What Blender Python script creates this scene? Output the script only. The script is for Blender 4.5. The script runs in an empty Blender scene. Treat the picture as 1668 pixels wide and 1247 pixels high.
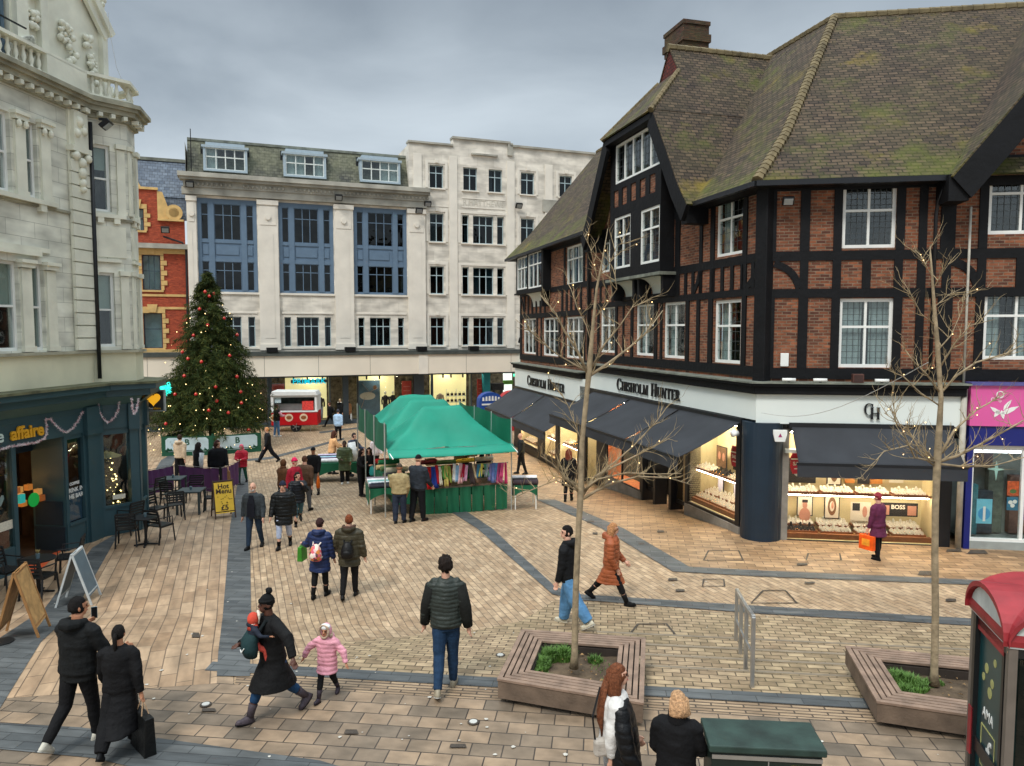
import bpy, math, random
from mathutils import Vector, Matrix, noise
random.seed(7)
SC = bpy.context.scene
COL = SC.collection
R_ = math.radians
# ------------------------------------------------------------------ camera
F = 1205.0; CX = 834.0; CY = 623.5; CAMZ = 5.4; PITCH = R_(3.94)
cam = bpy.data.cameras.new("camera")
camo = bpy.data.objects.new("camera", cam); COL.objects.link(camo); SC.camera = camo
cam.lens = 26.0; cam.sensor_width = 36.0; cam.clip_end = 3000; cam.clip_start = 0.1
camo.location = (0, 0, CAMZ); camo.rotation_euler = (R_(90) - PITCH, 0, 0)
# ------------------------------------------------------------------ world: overcast sky
wd = bpy.data.worlds.new("World"); SC.world = wd; wd.use_nodes = True
nt = wd.node_tree; N = nt.nodes; LK = nt.links
bg = N["Background"]; bg.inputs[1].default_value = 0.085
sky = N.new("ShaderNodeTexSky"); sky.sky_type = 'NISHITA'; sky.sun_disc = False
sky.sun_elevation = R_(38); sky.sun_rotation = R_(-150); sky.air_density = 1.2; sky.dust_density = 2.0
tc = N.new("ShaderNodeTexCoord"); sep = N.new("ShaderNodeSeparateXYZ"); LK.new(tc.outputs['Generated'], sep.inputs[0])
mp = N.new("ShaderNodeMapping"); mp.inputs['Scale'].default_value = (1.0, 1.0, 2.6); LK.new(tc.outputs['Generated'], mp.inputs[0])
n1 = N.new("ShaderNodeTexNoise"); n1.inputs['Scale'].default_value = 2.3; n1.inputs['Detail'].default_value = 7; n1.inputs['Roughness'].default_value = .48
n1.inputs['Distortion'].default_value = .35
LK.new(mp.outputs[0], n1.inputs['Vector'])
cr = N.new("ShaderNodeValToRGB"); e = cr.color_ramp.elements
e[0].position = .34; e[0].color = (2.5, 2.95, 3.4, 1); e[1].position = .68; e[1].color = (4.9, 5.5, 5.95, 1)
LK.new(n1.outputs[0], cr.inputs[0])
# CIE overcast: darker band at 15-25 degrees, bright above
el = N.new("ShaderNodeValToRGB"); e = el.color_ramp.elements
e[0].position = 0.0; e[0].color = (1.35, 1.33, 1.3, 1); e[1].position = 1.0; e[1].color = (4.6, 4.5, 4.35, 1)
q = el.color_ramp.elements.new(.20); q.color = (1.15, 1.15, 1.15, 1)
q = el.color_ramp.elements.new(.42); q.color = (.66, .68, .71, 1)
q = el.color_ramp.elements.new(.60); q.color = (2.3, 2.25, 2.18, 1)
LK.new(sep.outputs[2], el.inputs[0])
mu = N.new("ShaderNodeMix"); mu.data_type = 'RGBA'; mu.blend_type = 'MULTIPLY'; mu.inputs[0].default_value = 1
LK.new(cr.outputs[0], mu.inputs[6]); LK.new(el.outputs[0], mu.inputs[7])
mx = N.new("ShaderNodeMix"); mx.data_type = 'RGBA'; mx.inputs[0].default_value = .93
LK.new(sky.outputs[0], mx.inputs[6]); LK.new(mu.outputs[2], mx.inputs[7]); LK.new(mx.outputs[2], bg.inputs[0])
# ------------------------------------------------------------------ sun behind the cloud
sl = bpy.data.lights.new("sun", 'SUN'); sl.energy = 1.5; sl.angle = R_(14); sl.color = (1, .95, .88)
so = bpy.data.objects.new("sun", sl); COL.objects.link(so)
so.rotation_euler = (R_(52), 0, R_(-150 + 180 + 150 + 205))
so.rotation_euler = Vector((.35, .62, -.9)).to_track_quat('-Z', 'Y').to_euler()
SC.view_settings.view_transform = 'Standard'; SC.view_settings.look = 'None'
SC.view_settings.exposure = 0.6; SC.view_settings.gamma = 1.0
SC.cycles.max_bounces = 6; SC.cycles.diffuse_bounces = 3; SC.cycles.glossy_bounces = 3
SC.cycles.transparent_max_bounces = 12; SC.cycles.caustics_reflective = False; SC.cycles.caustics_refractive = False
SC.cycles.sample_clamp_indirect = 4.0
SC.cycles.use_denoising = True
# ------------------------------------------------------------------ terrain and pixel helpers
def gz(x, y):
    w = y + .12 * max(-15, min(15, x))
    if w < 10.6: return .45
    if w < 13.0: return .45 * (13.0 - w) / 2.4
    if y < 20: return 0.0
    if y < 32: return -.9 * (y - 20) / 12
    return -.9
def ray(u, v):
    x = (u - CX) / F; y = -(v - CY) / F; c, s = math.cos(PITCH), math.sin(PITCH)
    return Vector((x, c + y * s, -s + y * c))
def G(u, v, z=None):
    d = ray(u, v)
    if z is not None:
        t = (z - CAMZ) / d.z; return Vector((t * d.x, t * d.y, z))
    t = 3.0
    while t < 200:
        if CAMZ + t * d.z < gz(t * d.x, t * d.y): break
        t += .02
    return Vector((t * d.x, t * d.y, gz(t * d.x, t * d.y)))
def AT(u, v, Y):
    d = ray(u, v); t = Y / d.y
    return Vector((t * d.x, Y, CAMZ + t * d.z))
class Frame:
    """facade frame: x along the wall (left to right seen from outside), y into it, z up"""
    def __init__(s, x, y, az):
        a = R_(az); s.o = Vector((x, y, 0)); s.ex = Vector((math.sin(a), math.cos(a), 0)); s.ey = Vector((-s.ex.y, s.ex.x, 0))
        s.rot = math.atan2(s.ex.y, s.ex.x); s.az = az
    def px(s, u, v, off=0.0):
        d = ray(u, v); o = s.o + s.ey * off
        t = (o.x * s.ey.x + o.y * s.ey.y) / (d.x * s.ey.x + d.y * s.ey.y); p = d * t
        return ((p - s.o).dot(s.ex), CAMZ + p.z)
    def w(s, x, y, z=0): return s.o + s.ex * x + s.ey * y + Vector((0, 0, z))
    def loc(s, p): q = p - s.o; return (q.dot(s.ex), q.dot(s.ey))
KX, KY = 6.5, 19.15
L = Frame(KX, KY, 164.5); R = Frame(KX, KY, 98.7); B = Frame(-11.65, 50.93, 69.2); W = Frame(-10.85, 19.0, 6.5)
# ------------------------------------------------------------------ mesh builder
class MB:
    def __init__(s): s.v = []; s.f = []; s.m = []; s.uv = {}; s.mi = 0; s.M = None
    def add(s, vs, fs, uvs=None):
        b = len(s.v)
        for p in vs:
            p = Vector(p); s.v.append(tuple(s.M @ p) if s.M else tuple(p))
        for i, f in enumerate(fs):
            if uvs: s.uv[len(s.f)] = uvs[i]
            s.f.append(tuple(b + k for k in f)); s.m.append(s.mi)
    def box(s, x0, x1, y0, y1, z0, z1):
        if x0 > x1: x0, x1 = x1, x0
        if y0 > y1: y0, y1 = y1, y0
        if z0 > z1: z0, z1 = z1, z0
        s.add([(x0,y0,z0),(x1,y0,z0),(x1,y1,z0),(x0,y1,z0),(x0,y0,z1),(x1,y0,z1),(x1,y1,z1),(x0,y1,z1)],
              [(0,3,2,1),(4,5,6,7),(0,1,5,4),(1,2,6,5),(2,3,7,6),(3,0,4,7)])
        return s
    def cbox(s, c, d, rz=0):
        M0 = s.M; T = Matrix.Translation(c) @ Matrix.Rotation(rz, 4, 'Z'); s.M = (M0 @ T) if M0 else T
        s.box(-d[0]/2, d[0]/2, -d[1]/2, d[1]/2, -d[2]/2, d[2]/2); s.M = M0; return s
    def bar(s, a, b, w, h=None):
        """square bar between two points"""
        a = Vector(a); b = Vector(b); h = h or w; d = (b - a); ln = d.length
        if ln < 1e-6: return s
        q = d.to_track_quat('Z', 'Y').to_matrix().to_4x4(); T = Matrix.Translation(a) @ q
        M0 = s.M; s.M = (M0 @ T) if M0 else T; s.box(-w/2, w/2, -h/2, h/2, 0, ln); s.M = M0; return s
    def quad(s, a, b, c, d, uv=None): s.add([a, b, c, d], [(0, 1, 2, 3)], [uv] if uv else None); return s
    def poly(s, pts): s.add(pts, [tuple(range(len(pts)))]); return s
    def prism(s, pts, y0, y1):
        """polygon in (x,z) (counter-clockwise seen from -y) extruded from y0 to y1"""
        n = len(pts)
        s.add([(p[0], y0, p[1]) for p in pts] + [(p[0], y1, p[1]) for p in pts],
              [tuple(range(n)), tuple(range(2*n-1, n-1, -1))] + [(i, n+i, n+(i+1) % n, (i+1) % n) for i in range(n)]); return s
    def slab(s, pts, z0, z1):
        """polygon in (x,y) ccw seen from above, extruded"""
        n = len(pts)
        s.add([(p[0], p[1], z0) for p in pts] + [(p[0], p[1], z1) for p in pts],
              [tuple(range(n-1, -1, -1)), tuple(range(n, 2*n))] + [(i, (i+1) % n, n+(i+1) % n, n+i) for i in range(n)]); return s
    def tube(s, pts, rad, n=8, cap=True):
        """round tube; rad: number, list of numbers, or list of (rx, ry) with rx along world x-ish"""
        pts = [Vector(p) for p in pts]; k = len(pts)
        if not isinstance(rad, (list, tuple)): rad = [rad] * k
        vs = []; ref = None
        for i, p in enumerate(pts):
            d = (pts[min(i+1, k-1)] - pts[max(i-1, 0)])
            if d.length < 1e-9: d = Vector((0, 0, 1))
            d.normalize()
            if ref is None:
                ref = Vector((1, 0, 0)) if abs(d.x) < .8 else Vector((0, 1, 0))
            a = (ref - d * ref.dot(d)); a.normalize(); b = d.cross(a); ref = a
            r = rad[i]; rx, ry = r if isinstance(r, (list, tuple)) else (r, r)
            for j in range(n):
                t = 2 * math.pi * j / n; vs.append(p + a * (rx * math.cos(t)) + b * (ry * math.sin(t)))
        fs = [(i*n+j, i*n+(j+1) % n, (i+1)*n+(j+1) % n, (i+1)*n+j) for i in range(k-1) for j in range(n)]
        if cap: fs += [tuple(range(n-1, -1, -1)), tuple((k-1)*n+j for j in range(n))]
        s.add(vs, fs); return s
    def rings(s, rs, n=12, cap=True):
        """stack of horizontal ellipses (cx, cy, z, rx, ry)"""
        vs = []
        for cx, cy, z, rx, ry in rs:
            for j in range(n):
                t = 2*math.pi*j/n; vs.append((cx + rx*math.cos(t), cy + ry*math.sin(t), z))
        k = len(rs)
        fs = [(i*n+j, i*n+(j+1) % n, (i+1)*n+(j+1) % n, (i+1)*n+j) for i in range(k-1) for j in range(n)]
        if cap: fs += [tuple(range(n-1, -1, -1)), tuple((k-1)*n+j for j in range(n))]
        s.add(vs, fs); return s
    def ell(s, c, r, rot=None, nu=10, nv=7, fn=None):
        c = Vector(c); r = r if isinstance(r, (list, tuple)) else (r, r, r); vs = []
        for i in range(nv + 1):
            ph = math.pi * i / nv
            for j in range(nu):
                th = 2 * math.pi * j / nu; d = Vector((math.sin(ph)*math.cos(th), math.sin(ph)*math.sin(th), math.cos(ph)))
                k = fn(d) if fn else 1.0
                p = Vector((d.x*r[0], d.y*r[1], d.z*r[2])) * k
                if rot: p = rot @ p
                vs.append(c + p)
        fs = [(i*nu+j, (i+1)*nu+j, (i+1)*nu+(j+1) % nu, i*nu+(j+1) % nu) for i in range(nv) for j in range(nu)]
        s.add(vs, fs); return s
    def grid(s, fn, nu, nv):
        s.add([fn(i/nu, j/nv) for j in range(nv+1) for i in range(nu+1)],
              [(j*(nu+1)+i, j*(nu+1)+i+1, (j+1)*(nu+1)+i+1, (j+1)*(nu+1)+i) for j in range(nv) for i in range(nu)]); return s
    def build(s, name, mat=None, parent=None, smooth=False, bevel=0, solid=0):
        me = bpy.data.meshes.new(name); me.from_pydata(s.v, [], s.f)
        for m in (mat if isinstance(mat, (list, tuple)) else [mat]): me.materials.append(m)
        if s.uv:
            ul = me.uv_layers.new(name="UV")
            for fi, co in s.uv.items():
                p = me.polygons[fi]
                for li, c in zip(p.loop_indices, co): ul.data[li].uv = c
        if isinstance(mat, (list, tuple)): me.polygons.foreach_set("material_index", s.m)
        if smooth: me.polygons.foreach_set("use_smooth", [True] * len(s.f))
        me.update()
        o = bpy.data.objects.new(name, me); COL.objects.link(o)
        if parent: o.parent = parent
        if bevel:
            b = o.modifiers.new("b", 'BEVEL'); b.width = bevel; b.segments = 2; b.limit_method = 'ANGLE'
        if solid:
            b = o.modifiers.new("s", 'SOLIDIFY'); b.thickness = solid; b.offset = 0
        return o
def islands(mb, name, mat, parent, fr=None, smooth=False, bevel=0):
    """each connected piece of the builder becomes a part of its own"""
    par = list(range(len(mb.v)))
    def find(a):
        while par[a] != a: par[a] = par[par[a]]; a = par[a]
        return a
    for f in mb.f:
        for k in f[1:]: par[find(k)] = find(f[0])
    grp = {}
    for f in mb.f: grp.setdefault(find(f[0]), []).append(f)
    for fs in grp.values():
        m = MB(); ids = {}; 
        for f in fs:
            for k in f: ids.setdefault(k, len(ids))
        m.v = [None]*len(ids)
        for k, i in ids.items(): m.v[i] = mb.v[k]
        m.f = [tuple(ids[k] for k in f) for f in fs]; m.m = [0]*len(m.f)
        if fr: fb(m, fr, name, mat, parent, smooth=smooth, bevel=bevel)
        else: m.build(name, mat, parent, smooth, bevel)
def tag(o, label=None, cat=None, group=None, kind=None):
    if label: o['label'] = label
    if cat: o['category'] = cat
    if group: o['group'] = group
    if kind: o['kind'] = kind
    return o
def thing(name, label, cat, loc=(0, 0, 0), rz=0, group=None):
    o = bpy.data.objects.new(name, None); COL.objects.link(o); o.empty_display_size = .2
    o.location = loc; o.rotation_euler = (0, 0, rz); return tag(o, label, cat, group)
def fthing(fr, name, label, cat, group=None): return thing(name, label, cat, fr.o, fr.rot, group)
def copy_tree(o, parent=None):
    c = o.copy(); COL.objects.link(c)
    if parent: c.parent = parent
    for ch in list(o.children): copy_tree(ch, c)
    return c
def struct(name, mb, m, **k): return tag(mb.build(name, m, **k), kind='structure')
# ------------------------------------------------------------------ materials
def lin(c): return tuple(((x/255.) / 12.92 if x/255. <= .04045 else ((x/255. + .055) / 1.055) ** 2.4) for x in c) + (1,)
def c(*a): return lin(a)
MATS = {}
def bsdf(name):
    m = bpy.data.materials.new(name); m.use_nodes = True; t = m.node_tree
    return m, t, t.nodes, t.links, t.nodes['Principled BSDF']
def pm(name, col, rough=.7, var=.12, scale=6, bump=.0, metal=0, spec=.4, bscale=None, coat=0, sheen=0):
    """principled paint, cloth, metal ... with a little uneven tone and relief"""
    if name in MATS: return MATS[name]
    m, t, n, l, b = bsdf(name)
    tc = n.new("ShaderNodeTexCoord"); nz = n.new("ShaderNodeTexNoise"); nz.inputs['Scale'].default_value = scale; nz.inputs['Detail'].default_value = 6
    l.new(tc.outputs['Object'], nz.inputs['Vector'])
    mr = n.new("ShaderNodeMapRange"); mr.inputs[1].default_value = .3; mr.inputs[2].default_value = .7
    mr.inputs[3].default_value = 1 - var; mr.inputs[4].default_value = 1 + var; l.new(nz.outputs[0], mr.inputs[0])
    mxx = n.new("ShaderNodeMix"); mxx.data_type = 'RGBA'; mxx.blend_type = 'MULTIPLY'; mxx.inputs[0].default_value = 1
    mxx.inputs[6].default_value = col; l.new(mr.outputs[0], mxx.inputs[7]); l.new(mxx.outputs[2], b.inputs['Base Color'])
    b.inputs['Roughness'].default_value = rough; b.inputs['Metallic'].default_value = metal; b.inputs['Specular IOR Level'].default_value = spec
    if coat: b.inputs['Coat Weight'].default_value = coat
    if sheen: b.inputs['Sheen Weight'].default_value = sheen
    if bump:
        bp = n.new("ShaderNodeBump"); bp.inputs['Strength'].default_value = bump; bp.inputs['Distance'].default_value = .02
        nb = n.new("ShaderNodeTexNoise"); nb.inputs['Scale'].default_value = bscale or scale * 6; nb.inputs['Detail'].default_value = 4
        l.new(tc.outputs['Object'], nb.inputs['Vector']); l.new(nb.outputs[0], bp.inputs['Height']); l.new(bp.outputs[0], b.inputs['Normal'])
    MATS[name] = m; return m
def em(name, col, s=1.0):
    if name in MATS: return MATS[name]
    m, t, n, l, b = bsdf(name); b.inputs['Base Color'].default_value = col
    b.inputs['Emission Color'].default_value = col; b.inputs['Emission Strength'].default_value = s; MATS[name] = m; return m
def glass(name, tint=(.8, .85, .85, 1), refl=.06):
    if name in MATS: return MATS[name]
    m = bpy.data.materials.new(name); m.use_nodes = True; t = m.node_tree; n = t.nodes; l = t.links; n.remove(n['Principled BSDF'])
    tr = n.new("ShaderNodeBsdfTransparent"); tr.inputs[0].default_value = tint
    gl = n.new("ShaderNodeBsdfGlossy"); gl.inputs['Roughness'].default_value = .03; gl.inputs[0].default_value = (1, 1, 1, 1)
    fr = n.new("ShaderNodeLayerWeight"); pw = n.new("ShaderNodeMath"); pw.operation = 'POWER'; pw.inputs[1].default_value = 4.5; l.new(fr.outputs[1], pw.inputs[0])
    ad = n.new("ShaderNodeMath"); ad.operation = 'MULTIPLY_ADD'; ad.inputs[1].default_value = .5; ad.inputs[2].default_value = refl; l.new(pw.outputs[0], ad.inputs[0])
    tcx = n.new("ShaderNodeTexCoord"); nz = n.new("ShaderNodeTexNoise"); nz.inputs['Scale'].default_value = .9
    l.new(tcx.outputs['Object'], nz.inputs['Vector'])
    bp = n.new("ShaderNodeBump"); bp.inputs['Strength'].default_value = .12; bp.inputs['Distance'].default_value = .3; l.new(nz.outputs[0], bp.inputs['Height'])
    l.new(bp.outputs[0], gl.inputs['Normal'])
    ms = n.new("ShaderNodeMixShader"); l.new(ad.outputs[0], ms.inputs[0]); l.new(tr.outputs[0], ms.inputs[1]); l.new(gl.outputs[0], ms.inputs[2])
    l.new(ms.outputs[0], n['Material Output'].inputs[0]); MATS[name] = m; return m
def brickmat(name, c1, c2, mortar, bw=.225, bh=.075, ms=.011, mode='xz', rough=.85, stain=.25, stainc=None, sscale=1.2, rot=0, bump=.5, off=.5, var2=None, squash=1):
    """brick / slab / tile courses in metres. mode xz: vertical walls; xy: ground; uv: roofs"""
    if name in MATS: return MATS[name]
    m, t, n, l, b = bsdf(name); tcx = n.new("ShaderNodeTexCoord"); vec = n.new("ShaderNodeCombineXYZ")
    if mode == 'uv':
        vo = tcx.outputs['UV']
    else:
        sp = n.new("ShaderNodeSeparateXYZ")
        if mode == 'xy':
            mpp = n.new("ShaderNodeMapping"); mpp.inputs['Rotation'].default_value = (0, 0, rot); l.new(tcx.outputs['Object'], mpp.inputs[0]); l.new(mpp.outputs[0], sp.inputs[0])
            l.new(sp.outputs[0], vec.inputs[0]); l.new(sp.outputs[1], vec.inputs[1])
        else:
            l.new(tcx.outputs['Object'], sp.inputs[0]); ad = n.new("ShaderNodeMath"); ad.operation = 'ADD'
            l.new(sp.outputs[0], ad.inputs[0]); l.new(sp.outputs[1], ad.inputs[1]); l.new(ad.outputs[0], vec.inputs[0]); l.new(sp.outputs[2], vec.inputs[1])
        vo = vec.outputs[0]
    br = n.new("ShaderNodeTexBrick"); br.inputs['Scale'].default_value = 1; br.inputs['Brick Width'].default_value = bw; br.inputs['Row Height'].default_value = bh
    br.inputs['Mortar Size'].default_value = ms; br.inputs['Mortar Smooth'].default_value = .15; br.offset = off; br.inputs['Bias'].default_value = 0
    br.inputs['Color1'].default_value = c1; br.inputs['Color2'].default_value = c2; br.inputs['Mortar'].default_value = mortar; l.new(vo, br.inputs['Vector'])
    # second, larger-scale variation and dirt
    nz = n.new("ShaderNodeTexNoise"); nz.inputs['Scale'].default_value = sscale; nz.inputs['Detail'].default_value = 8; nz.inputs['Roughness'].default_value = .65; l.new(tcx.outputs['Object'], nz.inputs['Vector'])
    cr = n.new("ShaderNodeMapRange"); cr.inputs[1].default_value = .35; cr.inputs[2].default_value = .7; cr.inputs[3].default_value = 0; cr.inputs[4].default_value = stain; l.new(nz.outputs[0], cr.inputs[0])
    mxx = n.new("ShaderNodeMix"); mxx.data_type = 'RGBA'; l.new(cr.outputs[0], mxx.inputs[0]); l.new(br.outputs[0], mxx.inputs[6])
    mxx.inputs[7].default_value = stainc or (.05, .04, .035, 1)
    # brick-to-brick noise
    n2 = n.new("ShaderNodeTexNoise"); n2.inputs['Scale'].default_value = 1.0; n2.inputs['Detail'].default_value = 2
    v2 = n.new("ShaderNodeVectorMath"); v2.operation = 'DIVIDE'; v2.inputs[1].default_value = (bw * .9, bh * .9, 1); l.new(vo, v2.inputs[0])
    l.new(v2.outputs[0], n2.inputs['Vector'])
    r2 = n.new("ShaderNodeMapRange"); r2.inputs[1].default_value = .3; r2.inputs[2].default_value = .7; r2.inputs[3].default_value = .74; r2.inputs[4].default_value = 1.26; l.new(n2.outputs[0], r2.inputs[0])
    m2 = n.new("ShaderNodeMix"); m2.data_type = 'RGBA'; m2.blend_type = 'MULTIPLY'; m2.inputs[0].default_value = 1; l.new(mxx.outputs[2], m2.inputs[6]); l.new(r2.outputs[0], m2.inputs[7])
    l.new(m2.outputs[2], b.inputs['Base Color']); b.inputs['Roughness'].default_value = rough; b.inputs['Specular IOR Level'].default_value = .35
    n3 = n.new("ShaderNodeTexNoise"); n3.inputs['Scale'].default_value = 40; l.new(tcx.outputs['Object'], n3.inputs['Vector'])
    sm = n.new("ShaderNodeMath"); sm.operation = 'MULTIPLY_ADD'; sm.inputs[1].default_value = -1; l.new(br.outputs[1], sm.inputs[0])
    m3 = n.new("ShaderNodeMath"); m3.operation = 'MULTIPLY'; m3.inputs[1].default_value = .5; l.new(n3.outputs[0], m3.inputs[0]); l.new(m3.outputs[0], sm.inputs[2])
    bp = n.new("ShaderNodeBump"); bp.inputs['Strength'].default_value = bump; bp.inputs['Distance'].default_value = .01; l.new(sm.outputs[0], bp.inputs['Height']); l.new(bp.outputs[0], b.inputs['Normal'])
    MATS[name] = m; return m
def text(name, s, size, mat, parent, loc, rot=(R_(90), 0, 0), ext=.006, align='CENTER', sx=1.0, bold=0):
    cu = bpy.data.curves.new(name, 'FONT'); cu.body = s; cu.size = size; cu.extrude = ext; cu.align_x = align; cu.align_y = 'CENTER'; cu.offset = bold
    cu.resolution_u = 3; cu.materials.append(mat)
    tmp = bpy.data.objects.new(name + '_text', cu); me = bpy.data.meshes.new_from_object(tmp); me.name = name
    bpy.data.objects.remove(tmp); bpy.data.curves.remove(cu)
    o = bpy.data.objects.new(name, me); COL.objects.link(o); o.parent = parent; o.location = loc; o.rotation_euler = rot; o.scale = (sx, 1, 1)
    return o
BLACKM = pm('black paint', c(12, 13, 16), .45, .2, 3, spec=.3)
WHITEM = pm('white paint', c(228, 230, 226), .5, .06, 2)
GLASS = glass('window glass')
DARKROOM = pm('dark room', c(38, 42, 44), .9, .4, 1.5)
CURTAIN = pm('net curtain', c(190, 198, 196), .9, .12, 9)
STEEL = pm('steel', c(178, 178, 176), .38, .1, 5, metal=.8)
# ================================================================== GROUND
WX = lambda x: .12 * max(-15, min(15, x))
def clip(poly, a, b, cc):
    """keep the part of a 2-D polygon where a*x + b*y >= cc"""
    out = []
    for i in range(len(poly)):
        p, q = poly[i], poly[(i+1) % len(poly)]; dp = a*p[0]+b*p[1]-cc; dq = a*q[0]+b*q[1]-cc
        if dp >= 0: out.append(p)
        if (dp > 0 > dq) or (dp < 0 < dq):
            t = dp / (dp - dq); out.append((p[0]+(q[0]-p[0])*t, p[1]+(q[1]-p[1])*t))
    return out
def cut(polys, a, b, cc):
    r = []
    for p in polys:
        for s in (1, -1):
            k = clip(p, s*a, s*b, s*cc)
            if len(k) > 2: r.append(k)
    return r
def sheet(name, pts, mat, dz, kind='structure'):
    """a paving sheet following the ground, dz above it"""
    pts = [(p[0], p[1]) for p in pts]
    ar = sum(pts[i][0]*pts[(i+1) % len(pts)][1] - pts[(i+1) % len(pts)][0]*pts[i][1] for i in range(len(pts)))
    if ar < 0: pts = pts[::-1]
    ps = cut([pts], .12, 1, 10.6); ps = cut(ps, .12, 1, 13.0); ps = cut(ps, 0, 1, 20); ps = cut(ps, 0, 1, 32)
    mb = MB()
    for p in ps:
        cx = sum(q[0] for q in p)/len(p); cy = sum(q[1] for q in p)/len(p); w = cy + .12*cx
        def z(x, y):
            if w < 10.6: return .45
            if w < 13: return .45 * (13 - y - .12*x) / 2.4
            if cy < 20: return 0
            if cy < 32: return -.9*(y-20)/12
            return -.9
        mb.poly([(x, y, z(x, y) + dz) for x, y in p])
    o = mb.build(name, mat)
    return tag(o, kind=kind) if kind else o
def PX(*pp): return [G(u, v) for u, v in pp]
AZ = R_(20.5)
tanA, tanB, joint = c(190, 165, 134), c(156, 130, 101), c(104, 87, 70)
PV_C = brickmat('paving small', tanA, tanB, joint, .30, .135, .008, 'xy', .62, .5, c(112, 98, 80), .8, rot=-(R_(90)+AZ), bump=.35)
PV_D = brickmat('paving slabs left', c(188, 160, 130), c(154, 126, 98), joint, .62, .225, .009, 'xy', .62, .5, c(112, 98, 80), .8, rot=-(R_(90)+AZ), bump=.35)
PV_A = brickmat('paving large slabs', c(160, 136, 110), c(110, 98, 84), c(56, 48, 42), .38, .265, .009, 'xy', .6, .55, c(92, 84, 74), .9, rot=R_(7), bump=.35)
PV_B = brickmat('paving ribbed', c(168, 144, 116), c(136, 114, 90), c(70, 60, 50), .42, .075, .012, 'xy', .62, .3, c(112, 98, 82), .6, rot=R_(7), bump=.5)
PV_S = brickmat('paving shop side', c(178, 146, 110), c(134, 106, 76), c(80, 62, 48), .42, .2, .008, 'xy', .55, .45, c(104, 84, 64), .5, rot=R_(9), bump=.35)
PV_G = brickmat('paving grey band', c(94, 97, 97), c(70, 74, 76), c(48, 50, 52), .6, .16, .006, 'xy', .6, .25, c(60, 64, 64), .8, rot=R_(7), bump=.3)
PV_E = brickmat('paving setts by steps', c(176, 154, 124), c(134, 114, 90), c(78, 66, 52), .26, .13, .010, 'xy', .65, .35, c(112, 104, 70), .7, rot=R_(7), bump=.4)
mb = MB()
def grow(x0, x1, rows):
    for i in range(len(rows)-1):
        (ka, a, za), (kb, b, zb) = rows[i], rows[i+1]
        if za is None: continue
        Y = lambda k, v, x: v - WX(x) if k == 'w' else v
        mb.quad((x0, Y(ka, a, x0), za), (x1, Y(ka, a, x1), za), (x1, Y(kb, b, x1), zb), (x0, Y(kb, b, x0), zb))
base = [('w', -12, .45), ('w', 10.6, .45), ('w', 13, 0), ('y', 20, 0), ('y', 32, -.9), ('y', 90, -.9), ('y', 500, -.9)]
for a, b_ in ((-400, -15), (-15, 1.5)): grow(a, b_, base)
for a, b_ in ((1.5, 15), (15, 400)):
    grow(a, b_, [('w', -12, .45), ('w', 10.6, .45)]); grow(a, b_, [('w', 10.6, 0), ('y', 20, 0), ('y', 32, -.9), ('y', 90, -.9), ('y', 500, -.9)])
struct('plaza_paving', mb, PV_C)
# steps between and beside the benches
mb = MB()
for i, (w0, w1) in enumerate(((10.6, 10.95), (10.95, 11.6), (11.6, 12.25), (12.25, 12.95))):
    z = .45 - .1125 * i
    mb.slab([(1.5, w0-.18), (15, w0-1.8), (15, w1-1.8), (1.5, w1-.18)], -.05, z + (0.002 if i == 0 else 0))
struct('stone_steps', mb, PV_E)
mb = MB()
for i, w1 in enumerate((10.95, 11.6, 12.25, 12.95)):
    z = .45 - .1125 * i
    mb.slab([(1.5, w1-.18-.06), (15, w1-1.8-.06), (15, w1-1.8+.006), (1.5, w1-.18+.006)], z-.03, z + .006)
struct('step_nosings', mb, pm('nosing stone', c(128, 116, 98), .7, .2, 5))
# foreground slabs, ribbed strip
wl = lambda w, x: (x, w - .12*x)
sheet('foreground_slabs', [wl(2, -12), wl(2, 12), wl(9.62, 12), wl(9.62, -3.9), wl(10.2, -4.3), wl(10.2, -12)], PV_A, .004)
sheet('ribbed_strip', [wl(9.62, -3.9), wl(9.62, 12), wl(9.97, 12), wl(9.97, -4.0)], PV_B, .004)
sheet('left_slabs', [(-30, 6)] + [tuple(G(353, 1114).xy), tuple(G(362, 1010).xy), tuple(G(375, 856).xy), tuple(G(395, 735).xy), (-20, 34), (-30, 30)], PV_D, .006)
sheet('shop_side_slabs', PX((904, 814), (1123, 924), (1240, 930), (1668, 952)) + [(16, 14), (16, 19), (7, 20), (3.5, 29), (-1, 45), (-3, 45)], PV_S, .004)
sheet('setts_strip', PX((420, 1100), (560, 1046), (850, 1012), (905, 978), (944, 980), (1240, 1003), (1660, 1026)) + [(9, 11.9), (1.5, 12.82), (1.5, 10.42), (-3, 10.96)], PV_E, .008)
sheet('setts_strip', [wl(10.24, -3.2), wl(10.24, 12), wl(10.62, 12), wl(10.62, -3.2)], PV_E, .0085)
# dark bands
bk = [0]
def band(*pp): bk[0] += 1; sheet('grey_paving_band', PX(*pp), PV_G, .0135 + .0004*bk[0])
band((353, 1103), (407, 1103), (409, 1010), (407, 856), (404, 780), (398, 740), (391, 740), (388, 780), (375, 856), (362, 1010))
sheet('grey_paving_band', [wl(9.97, -4.5), wl(9.97, 12), wl(10.26, 12), wl(10.26, -4.5)], PV_G, .012)
band((-40, 1085), (150, 893), (192, 868), (192, 872), (0, 1155), (-40, 1200))
sheet('grey_paving_band', [tuple(G(-60, 1176, .45).xy), tuple(G(130, 1186, .45).xy), tuple(G(520, 1240, .45).xy), tuple(G(620, 1270, .45).xy), tuple(G(300, 1270, .45).xy), tuple(G(150, 1236, .45).xy), tuple(G(-60, 1216, .45).xy)], PV_G, .014)
band((723, 827), (900, 969), (930, 975), (944, 978), (944, 969), (925, 966), (902, 954), (749, 826))
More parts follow.
